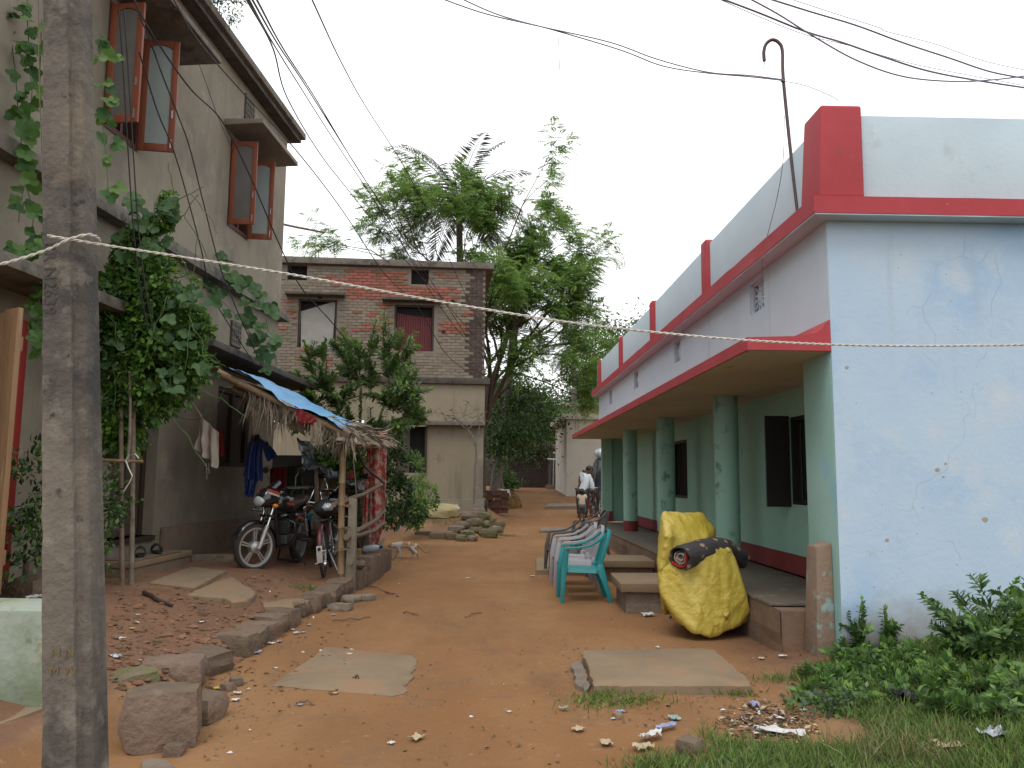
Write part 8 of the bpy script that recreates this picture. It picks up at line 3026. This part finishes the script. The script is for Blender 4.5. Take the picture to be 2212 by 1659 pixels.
# ================================================================== ROPES, WIRES, ROOF MAST
mat('white_rope', (0.52, 0.49, 0.43), (0.44, 0.41, 0.36), 30, 0.9)
def spline(pts, k=8):
    """Catmull-Rom through pts"""
    P = [Vector(p) for p in pts]
    P = [P[0] * 2 - P[1]] + P + [P[-1] * 2 - P[-2]]
    out = []
    for i in range(1, len(P) - 2):
        a, b, c, d = P[i - 1], P[i], P[i + 1], P[i + 2]
        for j in range(k):
            t = j / k
            out.append(.5 * ((2 * b) + (c - a) * t + (2 * a - 5 * b + 4 * c - d) * t * t + (3 * b - a - 3 * c + d) * t ** 3))
    out.append(P[-2])
    return out
def uvy(pts, y0, y1):
    n = len(pts)
    return [at_y(u, v, lerp(y0, y1, i / (n - 1))) for i, (u, v) in enumerate(pts)]
def twisted(name, label, pts, r, mt):
    m = MB()
    path = spline(pts, 14)
    # re-sample finely
    fine = []
    for a, b in zip(path, path[1:]):
        k = max(1, int((b - a).length / .012))
        fine += [a.lerp(b, i / k) for i in range(k)]
    fine.append(path[-1])
    for ph in (0, math.pi):
        q = []
        L = 0
        for i, p in enumerate(fine):
            if i:
                L += (p - fine[i - 1]).length
            t = (fine[min(i + 1, len(fine) - 1)] - fine[max(i - 1, 0)]).normalized()
            s = t.cross(Vector((0, 0, 1)))
            s = s.normalized() if s.length > .01 else Vector((1, 0, 0))
            u_ = s.cross(t)
            w = L * 2 * math.pi / .06 + ph
            q.append(p + (s * math.cos(w) + u_ * math.sin(w)) * r * .55)
        m.tube(q, r * .62, 5)
    return tag(m.build(name, mt, None, smooth=True), label, 'rope')
def ropes():
    y = 2.86
    twisted('rope', 'white twisted rope stretched from the concrete pole across the lane', uvy([(102, 509), (210, 527), (400, 556), (600, 588), (800, 624), (1000, 660), (1200, 692), (1400, 716), (1600, 734), (1800, 744), (2000, 747), (2260, 744)], y, 3.4), .0052, 'white_rope')
    P_ = [at_y(-40, 580, 2.75), at_y(20, 566, 2.78), at_y(100, 540, 2.84), at_y(150, 517, 2.85), at_y(190, 507, 2.87), at_y(212, 514, 2.92), at_y(216, 528, 3.0)]
    twisted('rope', 'short white rope tail tied round the concrete pole', P_, .0052, 'white_rope')
def wire(label, pts, y0, y1, r, mt='wire_black', name='cable', group=None, k=8):
    m = MB()
    m.tube(spline(uvy(pts, y0, y1), k), r * (1.0 if mt == 'wire_black' else .72), 5)
    return tag(m.build(name, mt, None, smooth=True), label, 'cable', group)
def cables():
    # bundle running down the lane to the brick house
    g = 'black cables running from overhead left to beyond the brick house'
    lab = 'black overhead cable sagging down towards the brick house roof'
    for pts in ([(528, -10), (590, 105), (620, 210), (690, 330), (760, 420), (860, 545), (950, 640), (1080, 790)], [(540, -10), (600, 95), (660, 185), (745, 320), (830, 455), (905, 590), (990, 715), (1075, 800)],
                [(550, -10), (612, 105), (680, 210), (770, 360), (850, 480), (930, 605), (1010, 730)], [(533, -10), (585, 85), (650, 190), (720, 300), (800, 420), (870, 530), (925, 610)]):
        wire(lab, pts, 5.0, 21.5, .0085, group=g)
    wire('single thin cable sloping past the palm to the brick house', [(670, -10), (735, 130), (790, 230), (870, 355), (930, 470), (1000, 625), (1045, 720)], 5.5, 21.5, .007)
    wire('long black cable crossing the plaster house front to the fruit shrub', [(370, -10), (430, 90), (520, 195), (640, 325), (740, 455), (830, 590), (900, 660), (960, 760), (1005, 800)], 6.0, 20.5, .009)
    wire('black cable hanging in front of the plaster house windows', [(285, -10), (330, 75), (410, 190), (480, 262), (540, 380), (600, 520), (650, 620), (720, 700), (790, 790), (860, 860)], 6.5, 17.0, .010)
    wire('drooping cable from the plaster house to the gourd vine', [(300, 30), (325, 90), (350, 160), (385, 250), (410, 320), (440, 440), (480, 590), (545, 745), (565, 790)], 7.0, 12.0, .008)
    wire('slack cable by the shutters reaching the lean-to', [(300, 110), (340, 240), (380, 340), (430, 520), (460, 640), (520, 740), (552, 790)], 6.8, 11.8, .007)
    g = 'pair of cables dropping into the creeper'
    for o in (0, 11):
        wire('black cable dropping vertically into the creeper', [(257 + o, 20), (266 + o, 150), (277 + o, 330), (287 + o, 480), (300 + o, 600), (320 + o, 720)], 7.6, 8.3, .007, group=g)
    wire('knotted thin wire above the lower sunshade', [(426, 130), (440, 165), (470, 250), (505, 330)], 9, 11.5, .004)
    wire('thin pale wire hanging beside the concrete pole', [(82, -10), (86, 200), (92, 380), (100, 560)], 3.0, 2.98, .003, 'jute_rope')
    wire('thin wire crossing the shelter front', [(330, 880), (400, 905), (440, 900), (470, 870), (487, 835)], 9.9, 10.5, .004)
    # centre top pair to the mast
    g = 'violet grey twin cable to the roof mast'
    wire('violet grey cable reaching the bent roof mast from overhead', [(940, -8), (1050, 30), (1180, 60), (1320, 92), (1420, 128), (1530, 156), (1620, 163), (1692, 172)], 6.2, 7.3, .008, 'wire_violet', group=g)
    wire('violet grey cable reaching the bent roof mast from overhead', [(985, -8), (1080, 33), (1200, 66), (1340, 108), (1430, 142), (1520, 157), (1620, 166), (1692, 174)], 6.25, 7.3, .008, 'wire_violet', group=g)
    wire('frayed string dangling from the twin cable', [(1205, 70), (1207, 100), (1208, 130), (1209, 152)], 6.5, 6.5, .004, 'jute_rope', name='string')
    wire('thin wire from the roof mast down to the corner post', [(1692, 175), (1740, 185), (1790, 205), (1812, 217)], 7.3, 6.7, .005, 'wire_violet')
    wire('thin wire hanging from the roof mast to the near vent', [(1694, 250), (1692, 340), (1680, 420), (1660, 500), (1648, 545), (1646, 600)], 6.95, 7.95, .005, 'wire_violet')
    # right top bunch
    for lab, pts, r in (('thick overhead cable with a knot above the corner post', [(1545, -8), (1640, 28), (1740, 68), (1820, 92), (1900, 120), (2000, 152), (2100, 172), (2230, 192)], .011),
                        ('overhead cable swinging low over the blue house', [(1610, -8), (1680, 30), (1760, 80), (1850, 130), (1950, 165), (2060, 176), (2150, 172), (2230, 162)], .009),
                        ('upper knotted overhead cable over the blue house', [(1645, -8), (1750, 25), (1850, 55), (1950, 92), (2050, 125), (2140, 155), (2230, 172)], .010),
                        ('finest topmost overhead wire over the blue house', [(1690, -8), (1800, 28), (1900, 60), (1915, 68), (2020, 95), (2120, 130), (2230, 155)], .004),
                        ('thin wire twined along the thick overhead cable', [(1540, -8), (1640, 36), (1740, 75), (1840, 100), (1960, 135), (2080, 160), (2230, 188)], .004)):
        wire(lab, pts, 5.6, 6.6, r, 'wire_violet')
    # roof mast
    r = thing('roof_mast', 'bent iron service pipe with hooked top on the roof edge', 'mast', on_line(1722, 455, (2.56, 6.62), -1.4))
    yb = 7.15
    m = MB()
    m.tube(spline([at_y(1723, 458, yb), at_y(1707, 320, yb + .12), at_y(1692, 170, yb + .22), at_y(1690, 110, yb + .25), at_y(1682, 92, yb + .26), at_y(1668, 86, yb + .27), at_y(1655, 95, yb + .28), at_y(1650, 112, yb + .28), at_y(1651, 132, yb + .28)], 6), .0165, 10)
    m.build('pipe', 'rusty_pipe', r, smooth=True)
    m = MB()
    m.tube([at_y(1651, 132, yb + .28), at_y(1650, 150, yb + .28)], .004, 5)
    m.build('wire_end', 'wire_black', r)
    m = MB()
    m.ball(at_y(1691, 173, yb + .2), .024, 8, 6)
    m.build('lashing', 'wire_black', r, smooth=True)
    # bamboo jutting from the plaster house roof line
    m = MB()
    bamboo(m, at_y(600, 482, 15.2), at_y(700, 502, 15.6), .022, seed=3)
    tag(m.build('bamboo_pole', 'bamboo_grey', None, smooth=True), 'thin bamboo pole jutting out from behind the plaster house', 'pole')
    # street lamp tube beyond the hut
    r = thing('tube_lamp', 'slanted tube lamp among the trees above the hut', 'lamp', at_y(1200, 840, 38))
    m = MB()
    m.tube([at_y(1210, 828, 38), at_y(1245, 842, 38)], .035, 8)
    m.build('tube', 'plate_white', r, smooth=True)
    m = MB()
    stick(m, [at_y(1170, 870, 38), at_y(1225, 850, 38), at_y(1257, 820, 38)], .03, 3, .06, 6)
    m.build('bracket', 'bark_pale', r, smooth=True)
ropes()
cables()

# ================================================================== LITTER
mat('paper_white', (0.55, 0.54, 0.52), (0.45, 0.44, 0.42), 8, 0.8)
mat('paper_cream', (0.42, 0.34, 0.22), (0.34, 0.27, 0.17), 8, 0.85)
mat('paper_blue', (0.16, 0.20, 0.40), (0.35, 0.37, 0.45), 20, 0.6)
mat('paper_yellow', (0.48, 0.38, 0.04), (0.40, 0.30, 0.04), 8, 0.7)
mat('foil', (0.42, 0.43, 0.46), (0.30, 0.31, 0.34), 12, 0.3, metal=0.4)
mat('leaf_dry', (0.14, 0.085, 0.045), (0.09, 0.058, 0.034), 8, 0.9, rand=0.4)
mat('soil', (0.20, 0.105, 0.06), (0.14, 0.078, 0.048), 8, 0.95, rand=0.3)
mat('twig', (0.13, 0.095, 0.065), (0.09, 0.065, 0.045), 8, 0.9)
mat('plastic_black', (0.016, 0.016, 0.02), (0.03, 0.03, 0.035), 8, 0.4)
mat('pack_green', (0.04, 0.17, 0.07), (0.36, 0.37, 0.36), 14, 0.5)
def scrap(name, label, cat, u, v, s, mt, seed, group=None, crumple=.35, asp=.7):
    p = ground_pt(u, v)
    rng = random.Random(seed)
    a = rng.uniform(0, 6.28)
    m = MB()
    def f(x, y):
        q = Vector((x * 3.4 + seed * 1.37, y * 3.4, seed * 1.7))
        X, Y = (x - .5) * s * (1 + .5 * noise.noise(q)), (y - .5) * s * asp * (1 + .5 * noise.noise(q + Vector((5, 0, 0))))
        X, Y = X * math.cos(a) - Y * math.sin(a), X * math.sin(a) + Y * math.cos(a)
        return (p.x + X, p.y + Y, p.z + .006 + s * crumple * (.5 + .5 * noise.noise(q * 1.4 + Vector((0, 9, 0)))))
    m.grid(f, 7, 7, .0015)
    return tag(m.build(name, mt), label, cat, group)
def litter():
    rng = random.Random(31)
    g = {'paper_white': ('small white paper scrap lying on the dirt', 'white paper scraps on the dirt'), 'paper_cream': ('small brown paper scrap lying on the dirt', 'brown paper scraps on the dirt'),
         'paper_yellow': ('small yellow wrapper lying on the dirt', 'yellow wrappers on the dirt'), 'foil': ('small silver foil wrapper lying on the dirt', 'silver wrappers on the dirt'), 'paper_blue': ('small blue and white packet lying on the dirt', 'blue packets on the dirt')}
    spots = [(545, 1408, .10, 'paper_cream'), (560, 1400, .07, 'paper_white'), (585, 1392, .06, 'paper_white'), (603, 1388, .05, 'foil'), (555, 1412, .08, 'paper_blue'), (640, 1370, .06, 'paper_white'), (655, 1368, .05, 'paper_blue'), (632, 1362, .04, 'paper_white'), (668, 1352, .05, 'foil'),
             (512, 1500, .05, 'paper_white'), (508, 1515, .05, 'paper_white'), (470, 1490, .05, 'paper_yellow'), (648, 1525, .035, 'foil'), (435, 1346, .045, 'paper_white'), (285, 1360, .04, 'paper_yellow'), (262, 1382, .06, 'paper_white'), (250, 1422, .09, 'foil'), (298, 1330, .03, 'paper_white'),
             (900, 1600, .10, 'paper_cream'), (845, 1608, .04, 'paper_white'), (740, 1310, .05, 'paper_white'), (720, 1330, .05, 'foil'), (640, 1336, .05, 'paper_white'), (755, 1415, .04, 'paper_white'), (725, 1500, .035, 'paper_cream'), (1100, 1540, .03, 'paper_white'), (1310, 1610, .09, 'paper_cream'), (1250, 1580, .08, 'paper_cream'),
             (1325, 1555, .03, 'paper_white'), (1390, 1620, .12, 'paper_cream'), (1340, 1540, .05, 'paper_blue'), (1150, 1246, .07, 'paper_white'), (1010, 1250, .05, 'paper_white'), (1400, 1332, .14, 'paper_white'), (1690, 1420, .06, 'paper_white'), (1800, 1655, .06, 'paper_white'), (1420, 1400, .04, 'paper_white'), (1645, 1425, .06, 'paper_cream'),
             (80, 1295, .16, 'paper_white'), (1530, 1470, .04, 'paper_white'), (1380, 1495, .04, 'foil'), (1560, 1165, .05, 'paper_white'), (1435, 1135, .12, 'paper_white'), (800, 1260, .06, 'paper_blue'), (770, 1262, .05, 'paper_yellow'), (1330, 1208, .14, 'paper_white'), (760, 1405, .03, 'paper_white'), (862, 1262, .03, 'paper_white')]
    for i, (u, v, s, mt) in enumerate(spots):
        scrap('paper_scrap', g[mt][0], 'litter', u, v, s, mt, i, g[mt][1])
    # individual bigger pieces
    scrap('plastic_bag', 'crumpled white plastic bag at the edge of the grass', 'bag', 1405, 1600, .13, 'paper_white', 201, crumple=.5, asp=.5)
    scrap('plastic_wrapper', 'green and white snack packet at the edge of the grass', 'wrapper', 1455, 1555, .08, 'pack_green', 202)
    scrap('plastic_wrapper', 'blue printed packet strip on the grass edge', 'wrapper', 1440, 1578, .16, 'paper_blue', 203, asp=.3)
    scrap('plastic_bag', 'black plastic bag scrap among the weeds', 'bag', 1960, 1520, .14, 'plastic_black', 204, crumple=.8)
    scrap('plastic_bag', 'dirty white cloth like rag on the rubbish patch', 'rag', 1690, 1590, .22, 'paper_white', 205, crumple=.25, asp=.32)
    scrap('plastic_bag', 'crumpled brown paper bag in the grass', 'bag', 2060, 1620, .16, 'paper_cream', 206)
    scrap('plastic_bag', 'grey and white packet in the weedy verge', 'wrapper', 2150, 1600, .14, 'foil', 207, crumple=.6)
    scrap('plastic_wrapper', 'black and blue wrapper on the rubbish patch', 'wrapper', 1630, 1530, .09, 'paper_blue', 208, crumple=.6)
    scrap('plastic_wrapper', 'striped crushed packet lying on the bare lane', 'wrapper', 1218, 1536, .05, 'pack_green', 209, crumple=.7)
    # slate piece at the bottom edge
    flag_slab('slate_piece', 'grey slate piece lying by the foot of the pole', 'stone', [(305, 1645), (325, 1636), (358, 1640), (378, 1656), (350, 1675), (308, 1672)], .01, 'rough_concrete', jag=.005)
    # broken stick on the verge
    m = MB()
    stick(m, [ground_pt(312, 1284) + Vector((0, 0, .02)), ground_pt(335, 1300) + Vector((0, 0, .03)), ground_pt(372, 1312) + Vector((0, 0, .015))], .022, 2, .01)
    tag(m.build('broken_stick', 'dark_wood', None, smooth=True), 'dark broken stick lying on the verge', 'stick')
    # twigs in the lane
    for i, (a, b) in enumerate((((1005, 1335), (1040, 1325)), ((830, 1280), (862, 1290)), ((790, 1265), (850, 1285)), ((720, 1345), (800, 1335)), ((640, 1522), (680, 1524)), ((760, 1466), (780, 1470)), ((870, 1325), (905, 1330)), ((1320, 1525), (1380, 1512)))):
        m = MB()
        p, q = ground_pt(*a), ground_pt(*b)
        stick(m, [p + Vector((0, 0, .012)), p.lerp(q, .5) + Vector((0, 0, .02)), q + Vector((0, 0, .008))], .007, i, .03, 5)
        tag(m.build('twig', 'twig', None, smooth=True), 'thin dry twig lying on the lane', 'twig', 'twigs on the lane')
    # uncountable debris: grit, dry leaf bits, rubbish patch
    rg = np.random.default_rng(91)
    def field(n, fu, fv):
        out = []
        while len(out) < n:
            u, v = fu(), fv()
            p = at_z(u, v, 0.0)
            if not (2.2 < p.y < 30):
                continue
            out.append((p.x, p.y))
        return out
    m = MB()
    xy = field(650, lambda: rg.uniform(230, 1750), lambda: rg.triangular(1090, 1500, 1690))
    xy += [(p.x, p.y) for p in (ground_pt(rg.normal(1238, 25), rg.normal(1450, 30)) for _ in range(160))]
    xy += [(p.x, p.y) for p in (ground_pt(rg.uniform(260, 720), rg.uniform(1250, 1480)) for _ in range(380))]
    xy += [(p.x, p.y) for p in (ground_pt(rg.normal(880, 20), rg.normal(1470, 30)) for _ in range(90))]
    xy += [(p.x, p.y) for p in (ground_pt(rg.normal(480, 60), rg.normal(1500, 60)) for _ in range(260))]
    for i, (x, y) in enumerate(xy):
        s = abs(rg.normal(0, .007)) + .003
        z = ground_z(x, y)
        a = rg.uniform(0, 6.28)
        c, sn = math.cos(a) * s, math.sin(a) * s
        h = s * rg.uniform(.4, .9)
        m.add([(x + c, y + sn, z - .002), (x - sn, y + c, z - .002), (x - c * .9, y - sn * 1.1, z - .002), (x + sn, y - c * .8, z - .002), (x + c * .2, y + sn * .3, z + h)], [(0, 1, 4), (1, 2, 4), (2, 3, 4), (3, 0, 4)])
    # soil clods on the raised verge
    m2 = MB()
    for _ in range(900):
        p = ground_pt(rg.uniform(235, 740), rg.triangular(1235, 1400, 1560))
        if p.x > verge_x(p.y) + .1:
            continue
        s = abs(rg.normal(0, .014)) + .005
        m2.ball((p.x, p.y, p.z + s * .2), (s * 1.2, s, s * .6), 6, 4, jit=.25, seed=int(rg.integers(1e6)))
    tag(m2.build('soil_clods', 'soil', None, smooth=True), 'small reddish soil clods strewn over the raised verge', 'soil', kind='stuff')
    tag(m.build('gravel', 'laterite'), 'loose grit and small gravel scattered over the dirt lane', 'gravel', kind='stuff')
    n = 1700
    pts, l = [], []
    for k in range(n):
        if k < 600:
            p = ground_pt(rg.normal(1660, 48), rg.normal(1562, 22))
        elif k < 760:
            p = ground_pt(rg.normal(838, 22), rg.normal(1205, 7))
        elif k < 1150:
            p = ground_pt(rg.uniform(250, 750), rg.uniform(1240, 1500))
        elif k < 1400:
            p = ground_pt(rg.uniform(1250, 1780), rg.uniform(1400, 1560))
        else:
            p = ground_pt(rg.uniform(400, 1400), rg.uniform(1130, 1655))
        pts.append((p.x, p.y, p.z + .006))
        l.append(rg.uniform(.02, .06) if k < 1150 else rg.uniform(.012, .04))
    pts, l = np.array(pts), np.array(l)
    d = np.stack([rg.normal(0, 1, n), rg.normal(0, 1, n), rg.normal(.1, .15, n)], 1)
    mi = np.where(rg.random(n) < .72, 0, np.where(rg.random(n) < .6, 1, 2))
    mi[760:] = np.where(rg.random(n - 760) < .93, 0, 2)
    o = leaf_object('leaf_litter', [(pts[mi == i], d[mi == i], rnd_dirs(rg, int((mi == i).sum()), 3), l[mi == i], l[mi == i] * .5, i) for i in range(3)], ['leaf_dry', 'paper_cream', 'paper_white'])
    tag(o, 'dry leaf bits and shredded rubbish scattered on the ground', 'leaf litter', kind='stuff')
litter()
